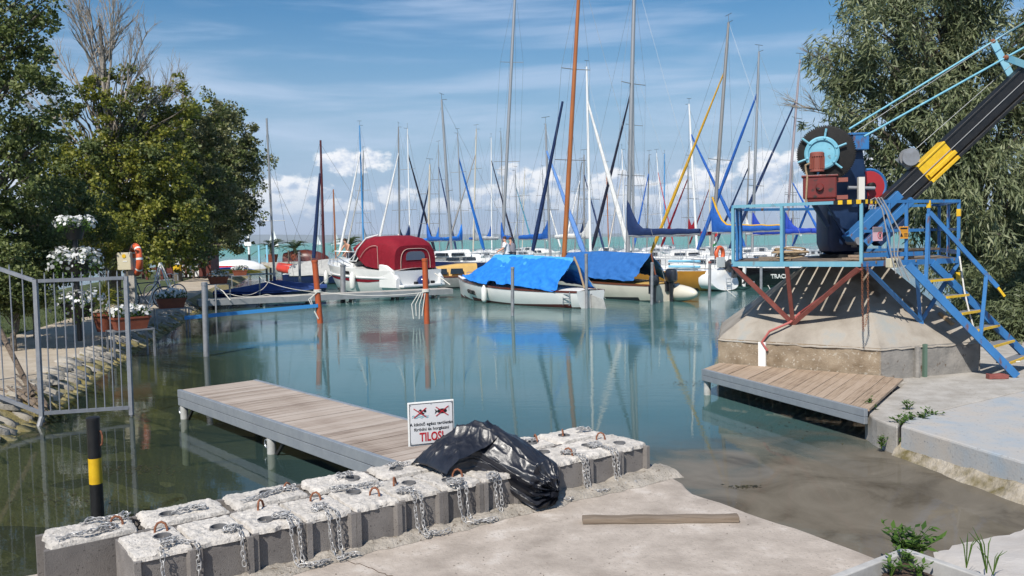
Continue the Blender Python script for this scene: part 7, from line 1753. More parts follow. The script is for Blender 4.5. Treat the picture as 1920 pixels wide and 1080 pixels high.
t.scale = (1.04, 1.06, 1.13)
# ------------------------------------------------------------------ navy cabin yacht, yellow-decked boat, dinghy, rib, grey covered boat
def navy_extra(t, S_, zd):
    cb = cabin_loft(t, -0.30, 2.4, 1.75, 1.2, zd + 0.3, 0.38, 0.15, name='upper_cabin'); side_windows(t, cb, 0.0, 1.9, lambda x: 1.72 - 0.18 * x, zd + 0.38, 0.17, 2)
    text_part('lettering', 'Impregnum', 0.20, 'white_paint', t, Matrix.Translation((-1.9, S_[5][2][1] + 0.02, 0.60)) @ Matrix.Rotation(math.pi, 4, 'Z') @ Matrix.Rotation(math.pi / 2, 4, 'X'), extr=0.012)
    text_part('lettering', 'Impregnum', 0.20, 'white_paint', t, Matrix.Translation((-1.9, -S_[5][2][1] - 0.02, 0.60)) @ Matrix.Rotation(math.pi / 2, 4, 'X'), extr=0.012)
    fender(t, (-0.4, -1.25, 0.55), 0.5, 0.09)
sailboat('white-topped cabin yacht with navy hull and white furled headsail', 828, 187, 847, 50.5, L_=7.8, heading=R_(198), mast='mast_alu', hull='hull_navy', boom=None, mr=0.085, spr=(0.42,), fixed=True, fb=1.1, extra=navy_extra, win=2)
# its neighbour's furled sail leans across: a boat with bow to the right in front
st4 = P(858, 536, 0.0)
t = thing('wooden_cruiser', 'low wooden boat with yellow deck and grey hull behind the red mooring post', 'boat', (st4.x - 0.5, 40.8, 0), R_(188)); BOATS.append((st4.x - 0.5, 40.8, R_(188), 5.6, 1.9))
S_ = hull_shape(5.6, 1.9, 0.62, 0.72, tr=0.7, rake=0.4); build_hull(t, S_, 'hull_grey', 'antifoul_dark', 'yellow_deck', rail_m='mahogany')
cb = cabin_loft(t, -1.5, 1.2, 1.45, 1.0, 0.60, 0.52, 0.25, mat='yellow_deck'); side_windows(t, cb, -0.9, 0.6, lambda x: 1.43 - 0.12 * x, 0.68, 0.26, 2)
mb = MB(); mb.box((-1.9, 0, 0.72), (0.6, 1.0, 0.1)); mb.build('hatch', 'old_timber', t, local=True)
# blue covered dinghy with a tall bare mast
t = thing('sailing_dinghy', 'small dinghy under a dark blue cover with a tall bare mast by the walkway', 'dinghy', (-10.2, 36.2, 0), R_(8)); BOATS.append((-10.2, 36.2, R_(8), 4.6, 1.7)); inv = t.matrix_basis.inverted()
S_ = hull_shape(4.6, 1.65, 0.36, 0.44, tr=0.75, rake=0.3, draft=0.12); build_hull(t, S_, 'hull_navy', 'hull_navy', 'cover_blue')
mb = MB(); mb.grid(lambda i, j: (S_[int(round(j * 18))][0][0], (2 * i - 1) * (S_[int(round(j * 18))][0][1] + 0.04), S_[int(round(j * 18))][0][2] - 0.10 * abs(2 * i - 1) ** 6 + 0.02 + (0.40 * max(0, 1 - abs(j - 0.55) / 0.5)) * (1 - abs(2 * i - 1) ** 1.1) + 0.015 * fbm(i * 6, j * 6)), 16, 18); mb.build('cover', 'cover_blue', t, smooth=40, local=True)
a, b = inv @ PD(516, 556, 36.2), inv @ PD(500, 222, 36.2); a.z = 0.4
mb = MB(); mb.tube([a, b], [0.055, 0.04], 10); mb.build('mast', 'mast_alu', t, smooth=True, local=True); mb = MB(); mb.tube([a, a + (b - a) * 0.07], 0.062, 10); mb.build('mast_sleeve', 'cover_blue', t, smooth=True, local=True)
c_ = a.lerp(b, 0.40); mb = MB(); mb.tube([c_ + Vector((-0.55, 0.1, 0.0)), c_, c_ + Vector((0.55, 0.1, 0.0))], 0.016, 6); mb.build('spreader', 'mast_white', t, local=True)
mb = MB(); mb.tube([b.lerp(a, 0.05), c_ + Vector((0.5, 0.1, 0)), Vector((0.9, 0.8, 0.42))], 0.006, 4); mb.tube([b.lerp(a, 0.05), c_ + Vector((-0.5, 0.1, 0)), Vector((-0.6, 0.8, 0.42))], 0.006, 4); mb.tube([b.lerp(a, 0.3), Vector((2.1, 0, 0.46))], 0.006, 4); mb.build('rigging_wires', 'wire', t, local=True)
# red inflatable
rp = P(563, 516, 0); t = thing('inflatable_boat', 'red inflatable boat with console moored near the breakwater', 'inflatable boat', (rp.x, rp.y, 0), R_(152)); BOATS.append((rp.x, rp.y, R_(152), 4.8, 2.2))
mb = MB(); pts = [(-2.2, 0.75, 0.33), (-1.0, 0.8, 0.34), (0.4, 0.78, 0.38), (1.4, 0.55, 0.52), (1.95, 0.0, 0.66), (1.4, -0.55, 0.52), (0.4, -0.78, 0.38), (-1.0, -0.8, 0.34), (-2.2, -0.75, 0.33)]
mb.tube(pts, [0.20, 0.27, 0.28, 0.27, 0.25, 0.27, 0.28, 0.27, 0.20], 14); mb.build('tube', 'rib_red', t, smooth=50, local=True)
mb = MB(); mb.tube([(p[0] * 1.0, p[1] * 1.27, p[2] - 0.02) for p in pts], 0.05, 6); mb.build('rubbing_strip', 'rubber_black', t, local=True)
mb = MB(); mb.loft([[(x, y * w, z) for y, z in ((-1, 0.3), (1, 0.3), (0.4, -0.1), (-0.4, -0.1))] for x, w in ((-2.1, 0.7), (0, 0.7), (1.3, 0.4), (1.7, 0.1))]); mb.build('floor', 'hull_grey', t, local=True)
mb = MB(); mb.box((-0.5, 0, 0.62), (0.5, 0.6, 0.6)); mb.build('console', 'gelcoat', t, local=True, bevel=0.05)
mb = MB(); mb.box((-1.2, 0, 0.52), (0.5, 0.7, 0.34)); mb.build('seat', 'rib_red', t, local=True, bevel=0.05)
outboard(t, (-2.3, 0, 0.5), 1.0)
# grey covered navy boat with maroon mast
gp = PD(607, 470, 47.5)
t = thing('covered_sailboat', 'navy sailing boat under a grey cover with a dark maroon mast', 'sailing boat', (gp.x + 1.0, 47.5, 0), R_(12)); BOATS.append((gp.x + 1.0, 47.5, R_(12), 6.4, 2.1)); inv = t.matrix_basis.inverted()
S_ = hull_shape(6.4, 2.1, 0.6, 0.8, tr=0.6); build_hull(t, S_, 'hull_navy', 'antifoul_dark')
mb = MB(); mb.grid(lambda i, j: (S_[int(round(1 + j * 16))][0][0], (2 * i - 1) * (S_[int(round(1 + j * 16))][0][1] + 0.05), S_[int(round(1 + j * 16))][0][2] - 0.10 * abs(2 * i - 1) ** 5 + 0.03 + (0.78 * math.sin(math.pi * min(1, 0.1 + j * 0.9)) ** 0.5) * (1 - abs(2 * i - 1) ** 1.15) + 0.05 * fbm(i * 5, j * 7)), 16, 16); mb.build('cover', 'canvas_grey', t, smooth=50, local=True)
a, b = inv @ PD(607, 470, 47.5), inv @ PD(601, 263, 47.5); a.z = 0.9
mb = MB(); mb.tube([a, b], [0.085, 0.055], 10); mb.build('mast', 'mast_maroon', t, smooth=True, local=True)
rigging(t, b, a, Vector((3.1, 0, 0.8)), Vector((-3.1, 0, 0.6)), 0.9, [a.z + (b.z - a.z) * f for f in (0.34, 0.72)], 8, sp_col='mast_maroon')
f0, f1 = inv @ PD(588, 484, 47.5), inv @ PD(600, 325, 47.5); mb = MB(); mb.tube([f0.lerp(f1, k / 6) for k in range(7)], [0.10, 0.12, 0.11, 0.10, 0.09, 0.08, 0.06], 8); mb.build('furled_headsail', 'canvas_navy', t, smooth=True, local=True)
# ------------------------------------------------------------------ the forest of masts: one boat each
sailboat('boat with cornflower blue furled headsail and grey mast near the wooden mast', 1023, 232, 1031, 46, furl=(1082, 'canvas_corn'), mast='mast_alu', boom='canvas_blue', bow_away=-1, fr=0.13, mr=0.07, spr=(0.36,))
sailboat('boat with thick white mast and thick white furled headsail right of the wooden mast', 1100, 125, 1107, 43, L_=8.2, furl=(1162, 'canvas_white'), mast='mast_white', boom='canvas_white', bow_away=-1, fr=0.15, mr=0.085, spr=(0.30,), furl_top=0.82)
sailboat('boat with bright steel mast and long black furled headsail leaning left', 1187, 120, 1187, 47, L_=8.4, furl=(1128, 'canvas_black'), mast='mast_alu', boom='canvas_bright', mr=0.08, fr=0.11, furl_top=0.9)
sailboat('boat with grey mast and royal blue sail cover seen above the platform', 1423, 97, 1410, 45.5, L_=8.0, furl=(1338, 'canvas_blue'), mast='mast_alu', boom='canvas_royal', spr=(0.34,), mr=0.075, fr=0.12, flag=True)
sailboat('boat with pinkish grey mast and royal blue cover just left of the crane', 1500, 112, 1471, 48, L_=8.0, furl=(1398, 'canvas_navy'), mast='mast_pinkgrey', boom='canvas_royal', spr=(0.30, 0.70), mr=0.075, fr=0.10)
sailboat('boat with slim white mast and mid blue headsail leaning right', 1292, 195, 1307, 52, L_=7.8, furl=(1372, 'canvas_blue'), mast='mast_white', boom='canvas_maroon', bow_away=-1, mr=0.085, fr=0.13, spr=(0.36,))
sailboat('boat with heavy grey mast standing right behind the blue tarpaulin', 967, -40, 941, 44, L_=8.6, mast='mast_alu', boom='canvas_blue', spr=(0.34, 0.70), mr=0.115, heading=R_(100))
sailboat('boat with bright blue furled headsail behind the navy yacht', 858, 250, 867, 58, furl=(902, 'canvas_bright'), mast='mast_alu', boom='canvas_bright', bow_away=-1, fr=0.12, mr=0.055)
sailboat('boat with cream mast and blue boom cover left of the navy yacht', 806, 308, 802, 56, L_=6.6, furl=(776, 'canvas_navy'), mast='mast_cream', boom='canvas_blue', mr=0.075, fr=0.09)
sailboat('boat with thin white mast and black headsail leaning right behind the red canopy', 764, 241, 769, 60, furl=(806, 'canvas_black'), mast='mast_white', boom='canvas_navy', bow_away=-1, mr=0.05, fr=0.10)
sailboat('boat with brown-grey mast and white headsail above the red canopy', 747, 238, 749, 66, furl=(722, 'canvas_white'), mast='mast_grey', boom='canvas_navy', mr=0.07, fr=0.10, spr=(0.35,))
sailboat('boat with light blue mast left of the red canopy', 674, 235, 682, 66, furl=(655, 'canvas_white'), mast='mast_blue', boom='canvas_white', mr=0.07, fr=0.11, spr=(0.25, 0.5))
sailboat('boat with grey mast next to the light blue mast', 681, 283, 679, 72, L_=6.6, mast='mast_grey', mr=0.06, furl=(664, 'canvas_grey'), spr=(0.4,))
sailboat('small boat with short varnished orange mast far left', 625, 355, 629, 56, L_=5.2, mast='mast_wood', mr=0.06, spr=(), vane=False, furl=None, heading=R_(20), fb=0.7, cabin=False)
sailboat('boat with pale thin mast and navy furled headsail behind the navy yacht bow', 822, 272, 824, 62, furl=(856, 'canvas_navy'), mast='mast_alu', boom='canvas_bright', bow_away=-1, mr=0.05, fr=0.09)
sailboat('boat with cream mast and dark grey headsail leaning left', 893, 242, 887, 63, furl=(848, 'mast_grey'), mast='mast_cream', mr=0.065, fr=0.08, boom='canvas_white')
sailboat('boat with white mast and black headsail left of the heavy grey mast', 921, 258, 922, 58, furl=(962, 'canvas_black'), mast='mast_white', boom='canvas_blue', bow_away=-1, mr=0.055, fr=0.09, spr=(0.36,))
sailboat('boat with thin bare mast just left of the heavy grey mast', 939, 247, 944, 74, mast='mast_grey', mr=0.05, heading=R_(80), furl=None)
sailboat('boat with light blue furled headsail and thin mast right of the heavy grey mast', 966, 320, 972, 70, L_=6.4, furl=(1000, 'canvas_ltblue'), mast='mast_alu', mr=0.045, fr=0.07, bow_away=-1)
sailboat('boat with thin mast flying a small tricolour flag', 984, 320, 979, 78, L_=6.4, furl=(964, 'canvas_white'), mast='mast_cream', mr=0.05, flag=True)
sailboat('boat with grey mast and white headsail behind the cornflower blue one', 1017, 318, 1022, 70, furl=(1046, 'canvas_white'), mast='mast_alu', mr=0.05, bow_away=-1, boom='canvas_navy')
sailboat('boat with grey mast and navy boom cover seen through the rigging of the white mast', 1095, 290, 1095, 60, mast='mast_grey', mr=0.06, furl=(1122, 'canvas_navy'), bow_away=-1, boom='canvas_navy', spr=(0.3, 0.65))
sailboat('boat with leaning grey mast and white jib between the wooden and white masts', 1090, 305, 1077, 66, mast='mast_grey', mr=0.055, furl=(1058, 'canvas_white'), boom='canvas_white')
sailboat('boat with slim brown mast behind the thick white headsail', 1137, 310, 1141, 66, mast='mast_wood', mr=0.05, heading=R_(75), spr=(0.4,))
sailboat('boat with thin white mast just left of the large navy sail cover', 1166, 280, 1172, 60, mast='mast_white', mr=0.055, furl=(1140, 'mast_grey'), spr=(0.55,))
sailboat('boat with grey mast and blue headsail right of the large navy sail cover', 1217, 290, 1213, 62, mast='mast_grey', mr=0.06, furl=(1186, 'canvas_blue'), boom='canvas_white', fr=0.09)
sailboat('boat with white mast and red headsail', 1231, 287, 1244, 64, mast='mast_white', mr=0.055, furl=(1252, 'canvas_red'), bow_away=-1, fr=0.06)
sailboat('boat with solid blue mast', 1246, 288, 1245, 70, mast='mast_blue', mr=0.075, heading=R_(60), boom='canvas_white', spr=())
sailboat('boat with maroon furled headsail leaning left beside the yellow one', 1290, 300, 1291, 62, mast='mast_grey', mr=0.05, furl=(1258, 'canvas_maroon'), fr=0.09, boom='canvas_maroon')
sailboat('boat with slender grey mast and navy headsail left of the crane rail', 1405, 275, 1398, 58, mast='mast_grey', mr=0.06, furl=(1362, 'canvas_navy'), fr=0.10, boom='canvas_white')
sailboat('boat with thin mast behind the blue and yellow cover', 1330, 325, 1331, 72, mast='mast_cream', mr=0.05, furl=(1310, 'canvas_maroon'), flag=True)
sailboat('boat with thin grey mast behind the winch gear', 1486, 312, 1487, 60, mast='mast_grey', mr=0.055, furl=(1520, 'canvas_blue'), bow_away=-1, fr=0.10, boom='canvas_royal')
sailboat('boat half hidden behind the crane column with a blue cover', 1560, 230, 1556, 50, mast='mast_alu', mr=0.07, furl=(1520, 'canvas_blue'), boom='canvas_royal')
# ------------------------------------------------------------------ small white sails far out on the lake
MT['far_sail'] = M('far_sail', (0.80, 0.80, 0.78), 0.7)
for k, (u, h, d) in enumerate([(515, 12.0, 480), (597, 9.0, 620), (633, 9, 600), (20, 11, 560), (1030, 9, 640), (1500, 9, 600)]):
    x = (u - 960) / FPX * d; t = thing('distant_sailboat', ['white sail far out on the lake, tallest, left of the breakwater palms', 'white sail far out on the lake left of the orange mast', 'white sail far out on the lake right of the orange mast', 'white sail far out on the lake seen through the left trees', 'white sail far out on the lake right of the wooden mast', 'white sail far out on the lake left of the winch gear'][k], 'sailing boat', (x, d, 0), 0.3 * k, 'distant sails on the lake')
    S_ = hull_shape(7.0, 2.3, 0.8, 1.0, ns=8, nt=5); build_hull(t, S_, 'hull_white', 'antifoul_dark')
    mb = MB(); mb.grid(lambda i, j: (0.3 - 3.2 * i * (1 - j), 0.25 * math.sin(math.pi * i) * (1 - j), 1.3 + (h - 1.3) * j), 5, 8); mb.build('mainsail', 'far_sail', t, smooth=True, local=True)
    mb = MB(); mb.grid(lambda i, j: (0.45 + 2.6 * i * (1 - j), 0.2 * math.sin(math.pi * i) * (1 - j), 0.9 + (h * 0.82 - 0.9) * j), 4, 8); mb.build('jib', 'far_sail', t, smooth=True, local=True)
    mb = MB(); mb.tube([(0.35, 0, 0.8), (0.35, 0, h)], 0.06, 6); mb.build('mast', 'mast_alu', t, local=True)
# ------------------------------------------------------------------ walkway, mooring posts, ropes
mk('walk_top', (0.36, 0.34, 0.30), 0.85, c2=(0.43, 0.41, 0.37), scale=3); mk('walk_side', (0.20, 0.215, 0.225), 0.6, c2=(0.25, 0.265, 0.28), scale=3)
w0, w1 = P(372, 563, 0.36), P(849, 541.3, 0.36); wd = (w1 - w0).normalized(); wn = Vector((-wd.y, wd.x, 0)); wl = (w1 - w0).length
t = thing('walkway', 'long narrow grey walkway on piles in front of the motor cruiser', 'walkway', (w0.x, w0.y, 0), math.atan2(wd.y, wd.x))
W_ = 0.95; nb = int(wl / 0.30); mb = MB(); mb.box((0, 0, 0), (0.292, W_ - 0.04, 0.035)); me = mb.mesh('deck_board', MT['walk_top'])
for k in range(nb):
    o = bpy.data.objects.new('deck_board', me); COL.objects.link(o); o.parent = t; o.location = ((k + 0.5) * wl / nb, W_ / 2, 0.343)
for y_ in (0.0, W_):
    mb = MB(); mb.bar((0, y_, 0.25), (wl, y_, 0.25), 0.04, 0.21); mb.build('side_beam', 'walk_side', t, local=True)
for k in range(6):
    x = wl * (0.06 + 0.88 * k / 5)
    for y_ in (0.12, W_ - 0.12):
        mb = MB(); mb.tube([(x, y_, -1.2), (x, y_, 0.33)], 0.06, 10); mb.build('pile', 'leg_pale' if k % 2 else 'black_paint', t, smooth=True, local=True)
    mb = MB(); mb.bar((x - 0.3, 0.12, 0.0), (x + 0.3, 0.12, 0.3), 0.03, 0.03); mb.build('brace', 'black_paint', t, local=True)
G = 'mooring posts in the water'
def post(u0, v0, u1, v1, r, mat, lab, z=0.0, cap=None, y=None, g=G):
    b = P(u1, v1, z); tp = PD(u0, v0, y or b.y)
    o = thing('mooring_post', lab, 'post', (b.x, b.y, 0), 0, g)
    d = (tp - b); mb = MB(); mb.tube([b - d.normalized() * 1.2, tp], r, 14); mb.build('pole', mat, o, smooth=True)
    mb = MB(); mb.lathe(tp, [(r * 1.12, -0.05), (r * 1.12, 0.012), (r * 0.9, 0.022), (0, 0.022)], 14, axis=d.normalized()); mb.build('cap', cap or mat, o, smooth=40)
    return b, tp
post(383, 531, 387, 668, 0.058, 'zinc_dull', 'thick grey steel post standing alone in the water by the left bank')
rb1 = post(590, 489, 600.5, 606, 0.085, 'mooring_orange', 'orange-red mooring post with the blue strap, left of the pair')
rb2 = post(796.5, 486, 800.5, 607, 0.080, 'mooring_orange', 'orange-red mooring post with hanging rope, right of the pair')
post(961, 502, 961, 592, 0.052, 'zinc_dull', 'grey mooring post in front of the bright blue tarpaulin')
post(1099, 477, 1100, 578, 0.052, 'zinc_dull', 'grey mooring post at the stern of the white classic boat')
post(1223, 493, 1222, 571, 0.050, 'zinc_dull', 'grey mooring post before the dull blue tarpaulin')
post(1331, 491, 1330, 563, 0.052, 'zinc_dull', 'grey mooring post with rusty red cap before the mustard yacht', cap='red_oxide')
post(1427, 480, 1427, 556, 0.052, 'zinc_dull', 'grey mooring post beside the black yacht under the crane platform')
post(643, 497, 643, 548, 0.10, 'zinc_dull', 'stout grey post standing on the walkway by the motor cruiser bow', z=0.36)
post(561, 473, 563, 546, 0.06, 'zinc_dull', 'grey post left of the red inflatable boat', z=0.0)
post(541, 470, 542, 505, 0.06, 'old_timber', 'dark far post behind the red inflatable boat')
post(584, 478, 585, 520, 0.05, 'old_timber', 'thin dark post right of the red inflatable boat')
post(404, 535, 405, 570, 0.03, 'zinc_dull', 'thin stake with knotted rope at the left end of the walkway', z=0.3)
post(487, 518, 487, 566, 0.03, 'zinc_dull', 'thin stake standing by the covered dinghy')
def rope(pts, lab, r=0.012, sag=0.0, mat='rope', cat='rope', name='rope', group='mooring ropes'):
    out = []
    for a, b in zip(pts[:-1], pts[1:]):
        a, b = Vector(a), Vector(b)
        for k in range(8): f = k / 8; out.append(a.lerp(b, f) + Vector((0, 0, -sag * 4 * f * (1 - f))))
    out.append(Vector(pts[-1])); mb = MB(); mb.tube(out, r, 6); tag(mb.build(name, mat, smooth=True), lab, cat, group)
rope([PD(596, 547, rb1[0].y - 0.09), PD(798, 548, rb2[0].y - 0.09)], 'white rope sagging between the two orange-red posts', 0.010, 0.10)
rope([PD(404, 537, 30.2), PD(430, 551, 30.4), PD(500, 552, 30.2), PD(590, 548, rb1[0].y)], 'white rope from the thin stake along the walkway to the orange-red post', 0.010, 0.10)
rope([PD(487, 518, 32), PD(503, 529, 31.5), PD(590, 547, rb1[0].y + 0.1)], 'white rope from the dinghy stake down to the left orange-red post', 0.010, 0.06)
rope([PD(404, 537, 30.2), PD(418, 546, 30.1), PD(432, 563, 30.0)], 'short white rope hanging from the thin stake at the bank', 0.018, 0.0)
rope([PD(503, 529, 31.5), PD(486, 545, 31.4), PD(455, 553, 30.8)], 'slack white rope looping back to the walkway', 0.010, 0.06)
for k in range(4):
    b = PD(797 - 4 * k, 550, rb2[0].y - 0.10); rope([b, b + Vector((-0.05 - 0.05 * k, 0, -0.30)), b + Vector((-0.10 - 0.02 * k, 0, -0.62 - 0.08 * (k % 2)))], 'white rope tail hanging from the right orange-red post, %s' % ['nearest the post', 'second from the post', 'third from the post', 'farthest left'][k], 0.014)
for k in range(2):
    b = PD(594, 548 + k, rb1[0].y - 0.10); rope([b, b + Vector((-0.18 - 0.06 * k, 0, -0.18)), b + Vector((-0.10, 0, -0.5)), b + Vector((0.02, 0, -0.75))], 'white rope loop hanging from the left orange-red post, %s' % ['inner one', 'outer one'][k], 0.014)
for (b, tp, lb) in ((rb1[0], rb1[1], 'rope lashing wound round the left orange-red post'), (rb2[0], rb2[1], 'rope lashing wound round the right orange-red post')):
    f = 0.50; c = b.lerp(tp, f); mb = MB()
    for k in range(3): mb.tube([c + Vector((0.098 * math.cos(a), 0.098 * math.sin(a), 0.03 * k)) for a in [i * math.pi / 6 for i in range(12)]], 0.016, 5, closed=True)
    tag(mb.build('rope_lashing', 'rope', smooth=True), lb, 'rope', 'mooring ropes')
a, b = PD(346, 596, 22.2), PD(596, 573, rb1[0].y - 0.09); mb = MB(); mb.bar(a, b, 0.02, 0.10); tag(mb.build('blue_strap', M('strap_blue', (0.05, 0.27, 0.62), 0.5)), 'bright blue barrier strap stretched from the flower stand to the orange-red post', 'strap')
rope([PD(1100, 520, 27.5), PD(1135, 560, 28.0)], 'thin mooring line from the grey post to the classic boat stern', 0.012)
rope([PD(1358, 540, 31.5), PD(1386, 562, 31)], 'white mooring line dropping from the mustard yacht stern into the water', 0.012)
rope([PD(1440, 535, 33), PD(1448, 549, 32.5)], 'white mooring line dropping from the black yacht stern', 0.012)
rope([PD(815, 512, 35.5), PD(844, 534, 34.4)], 'thick white rope from the motor cruiser to the walkway end', 0.022)
rope([PD(627, 512, 39.0), PD(600, 533, 32.6)], 'thin white line from the motor cruiser bow to the walkway', 0.012)

# ------------------------------------------------------------------ flowers
MT['petal'] = leaf_mat('petal', (0.58, 0.58, 0.56), (0.72, 0.72, 0.70), (0.80, 0.80, 0.78), 0.25)
mk('terracotta', (0.24, 0.065, 0.03), 0.75, c2=(0.19, 0.05, 0.025), scale=7); mk('pot_black', (0.012, 0.012, 0.013), 0.5)
def flower_box(u, v, y, lab, rz=0.5, w=0.72, stand=True, dens=1.0, zg=None):
    c = PD(u, v, y); t = thing('flower_box', lab, 'flower box', (c.x, c.y, c.z - 0.12), rz, 'terracotta flower boxes by the water')
    mb = MB(); mb.loft([[(sx * (w / 2) * k, sy * 0.17 * k, z) for sx, sy in ((-1, -1), (1, -1), (1, 1), (-1, 1))] for k, z in ((0.80, 0.0), (0.97, 0.22), (1.04, 0.222), (1.04, 0.26), (0.94, 0.26), (0.92, 0.22))]); mb.build('trough', 'terracotta', t, local=True)
    mb = MB(); mb.box((0, 0, 0.21), (w * 0.88, 0.28, 0.02)); mb.build('compost', 'soil', t, local=True)
    # flowers are laid out along the trough
    e = Vector((math.cos(rz), math.sin(rz), 0))
    tt = t
    old = t.location.copy()
    for k, f in enumerate((-0.30, 0.0, 0.30)):
        q = Vector((f * w, 0, 0.33 + 0.04 * (k == 1)))
        rn_ = 700 + int(u) + k
        flower_mass_local(t, q, (0.20, 0.20, 0.15), int(46 * dens), int(170 * dens), rn_)
    if stand:
        s = thing('flower_stand', lab.replace('terracotta flower box', 'steel stand under the flower box').replace('flower box of', 'steel stand of'), 'stand', (c.x, c.y, 0), rz, 'flower stands by the water')
        zt_ = c.z - 0.135
        for sx in (-1, 1):
            for sy in (-1, 1):
                mb = MB(); mb.bar((sx * 0.40, sy * 0.20, -0.5), (sx * 0.40, sy * 0.20, zt_ - 0.02), 0.035, 0.035, up=(0, 1, 0)); mb.build('leg', 'zinc_dull', s, local=True)
        for (a, b) in (((-0.42, -0.2), (0.42, -0.2)), ((-0.42, 0.2), (0.42, 0.2)), ((-0.40, -0.2), (-0.40, 0.2)), ((0.40, -0.2), (0.40, 0.2))):
            mb = MB(); mb.bar((a[0], a[1], zt_), (b[0], b[1], zt_), 0.035, 0.03); mb.build('top_rail', 'zinc_dull', s, local=True)
        mb = MB(); mb.box((0, 0, zt_ - 0.002), (0.76, 0.36, 0.006)); mb.build('top_plate', 'zinc_dull', s, local=True)
    return t
def flower_mass_local(t, q, rad, nf, nl, seed, size=0.042, lmat='weed'):
    rn = np.random.default_rng(seed); cen = np.array(q); rad = np.array(rad)
    d = nrm(rn.normal(size=(nf, 3))); d[:, 2] = np.where(d[:, 2] < -0.3, -d[:, 2], d[:, 2]); p = cen + d * rad * (0.85 + 0.25 * rn.random(nf))[:, None]
    nn = nrm(d + rn.normal(size=d.shape) * 0.35); s1 = nrm(np.cross(nn, np.array([0.3, 0.2, 1.0]))); s2 = np.cross(nn, s1); r = size * rn.uniform(0.7, 1.15, nf); qq = []
    for k in range(10):
        a = 2 * math.pi * k / 10; rr_ = r * (1.0 if k % 2 == 0 else 0.78); qq.append(p + s1 * (math.cos(a) * rr_)[:, None] + s2 * (math.sin(a) * rr_)[:, None] + nn * (0.25 * rr_)[:, None])
    me = face_mesh('blossoms', np.stack(qq, axis=1), 10, 'petal'); o = bpy.data.objects.new('blossoms', me); COL.objects.link(o); o.parent = t
    d = nrm(rn.normal(size=(nl, 3))); p = cen + d * rad * (rn.random(nl) ** 0.4)[:, None]; ll = rn.uniform(0.045, 0.09, nl) * size / 0.05
    leaves('foliage', p, d + rn.normal(size=d.shape) * 0.6, rn.normal(size=d.shape), ll, ll * 0.55, lmat, t)
MT['silver'] = leaf_mat('silver', (0.20, 0.23, 0.20), (0.32, 0.35, 0.32), (0.46, 0.48, 0.45), 0.25)
flower_box(244, 606, 17.6, 'terracotta flower box of white petunias nearest the railing', 0.75, dens=1.15)
flower_box(321, 569, 22.6, 'terracotta flower box of white petunias second from the railing', 0.55)
flower_box(409, 526, 31.8, 'terracotta flower box with silvery foliage by the end of the walkway', 0.4, dens=0.5)
flower_box(450, 512, 42.5, 'terracotta flower box with white blooms farthest along the bank', 0.3, dens=0.9)
# flower tower
q = PD(146, 560, 17.3); t = thing('flower_tower', 'tall tiered planter overflowing with white petunias behind the railing', 'planter', (q.x, q.y, 0.4))
mb = MB(); mb.tube([(0, 0, 0), (0, 0, 2.5)], 0.05, 10); mb.build('pole', 'pot_black', t, local=True, smooth=True)
for k, (z, r, rr_, nf) in enumerate(((2.32, 0.20, 0.34, 70), (1.62, 0.30, 0.46, 130), (0.75, 0.32, 0.44, 80))):
    mb = MB(); mb.lathe((0, 0, z - 0.26), [(r * 0.7, 0), (r, 0.24), (r * 1.05, 0.25), (r * 1.05, 0.28), (r * 0.9, 0.28), (r * 0.9, 0.2), (0, 0.2)], 20); mb.build('pot', 'pot_black', t, smooth=40, local=True)
    for a in range(4):
        flower_mass_local(t, (rr_ * 0.62 * math.cos(a * 1.57 + k), rr_ * 0.62 * math.sin(a * 1.57 + k), z + (0.05 if k == 0 else -0.05)), (rr_ * 0.62, rr_ * 0.62, 0.17 if k == 0 else 0.34), int(nf / 1.6), 170, 900 + 10 * k + a, 0.042)
# potted grassy plant
q = PD(193, 530, 19.2); t = thing('potted_grass', 'terracotta pot with long green grass leaves beside the electrical box', 'potted plant', (q.x, q.y, 0.4))
mb = MB(); mb.lathe((0, 0, 0), [(0.17, 0), (0.25, 0.36), (0.28, 0.36), (0.28, 0.42), (0.24, 0.42), (0.23, 0.36), (0, 0.36)], 20); mb.build('pot', 'terracotta', t, smooth=40, local=True)
rn = np.random.default_rng(12); n = 420; az = rn.uniform(0, 6.28, n); rr_ = rn.random(n); C = np.stack([np.cos(az) * 0.42 * rr_, np.sin(az) * 0.42 * rr_, 0.42 + 0.42 * (1 - 0.55 * rr_ ** 2) + 0.12 * rn.normal(size=n)], axis=1)
leaves('foliage', C, np.stack([np.cos(az) * (0.25 + rr_), np.sin(az) * (0.25 + rr_), 1.2 - 1.6 * rr_], axis=1), rn.normal(size=(n, 3)), rn.uniform(0.25, 0.5, n), 0.016, 'leaf_maple', t)
# electrical box on its post with a lifebuoy
q = PD(238, 500, 19.6); t = thing('electric_post', 'grey post carrying a beige electrical cabinet beside the path', 'electrical box', (q.x, q.y, 0.38), 0.0)
zc_ = PD(238, 490, 19.4).z - 0.38
mb = MB(); mb.box((0.07, 0.10, 0.8), (0.13, 0.12, 1.7)); mb.build('post', 'concrete_quay', t, local=True)
mb = MB(); mb.box((-0.03, -0.02, zc_), (0.31, 0.12, 0.40)); cbx = mb.build('cabinet', 'beige_box', t, local=True, bevel=0.012)
mb = MB(); mb.lathe((-0.02, -0.08, zc_ + 0.12), [(0.045, 0), (0.045, 0.012), (0, 0.014)], 16, axis=(0, -1, 0)); mb.build('lock_disc', 'yellow_paint', cbx, local=True, smooth=40)
mb = MB(); mb.box((0.0, -0.084, zc_ + 0.0), (0.10, 0.006, 0.02)); mb.build('label_strip', 'white_paint', cbx, local=True)
mb = MB(); mb.tube([(-0.06, 0.02, zc_ - 0.2), (-0.06, 0.02, 0)], 0.025, 8); mb.build('conduit', 'zinc_dull', t, local=True, smooth=True)
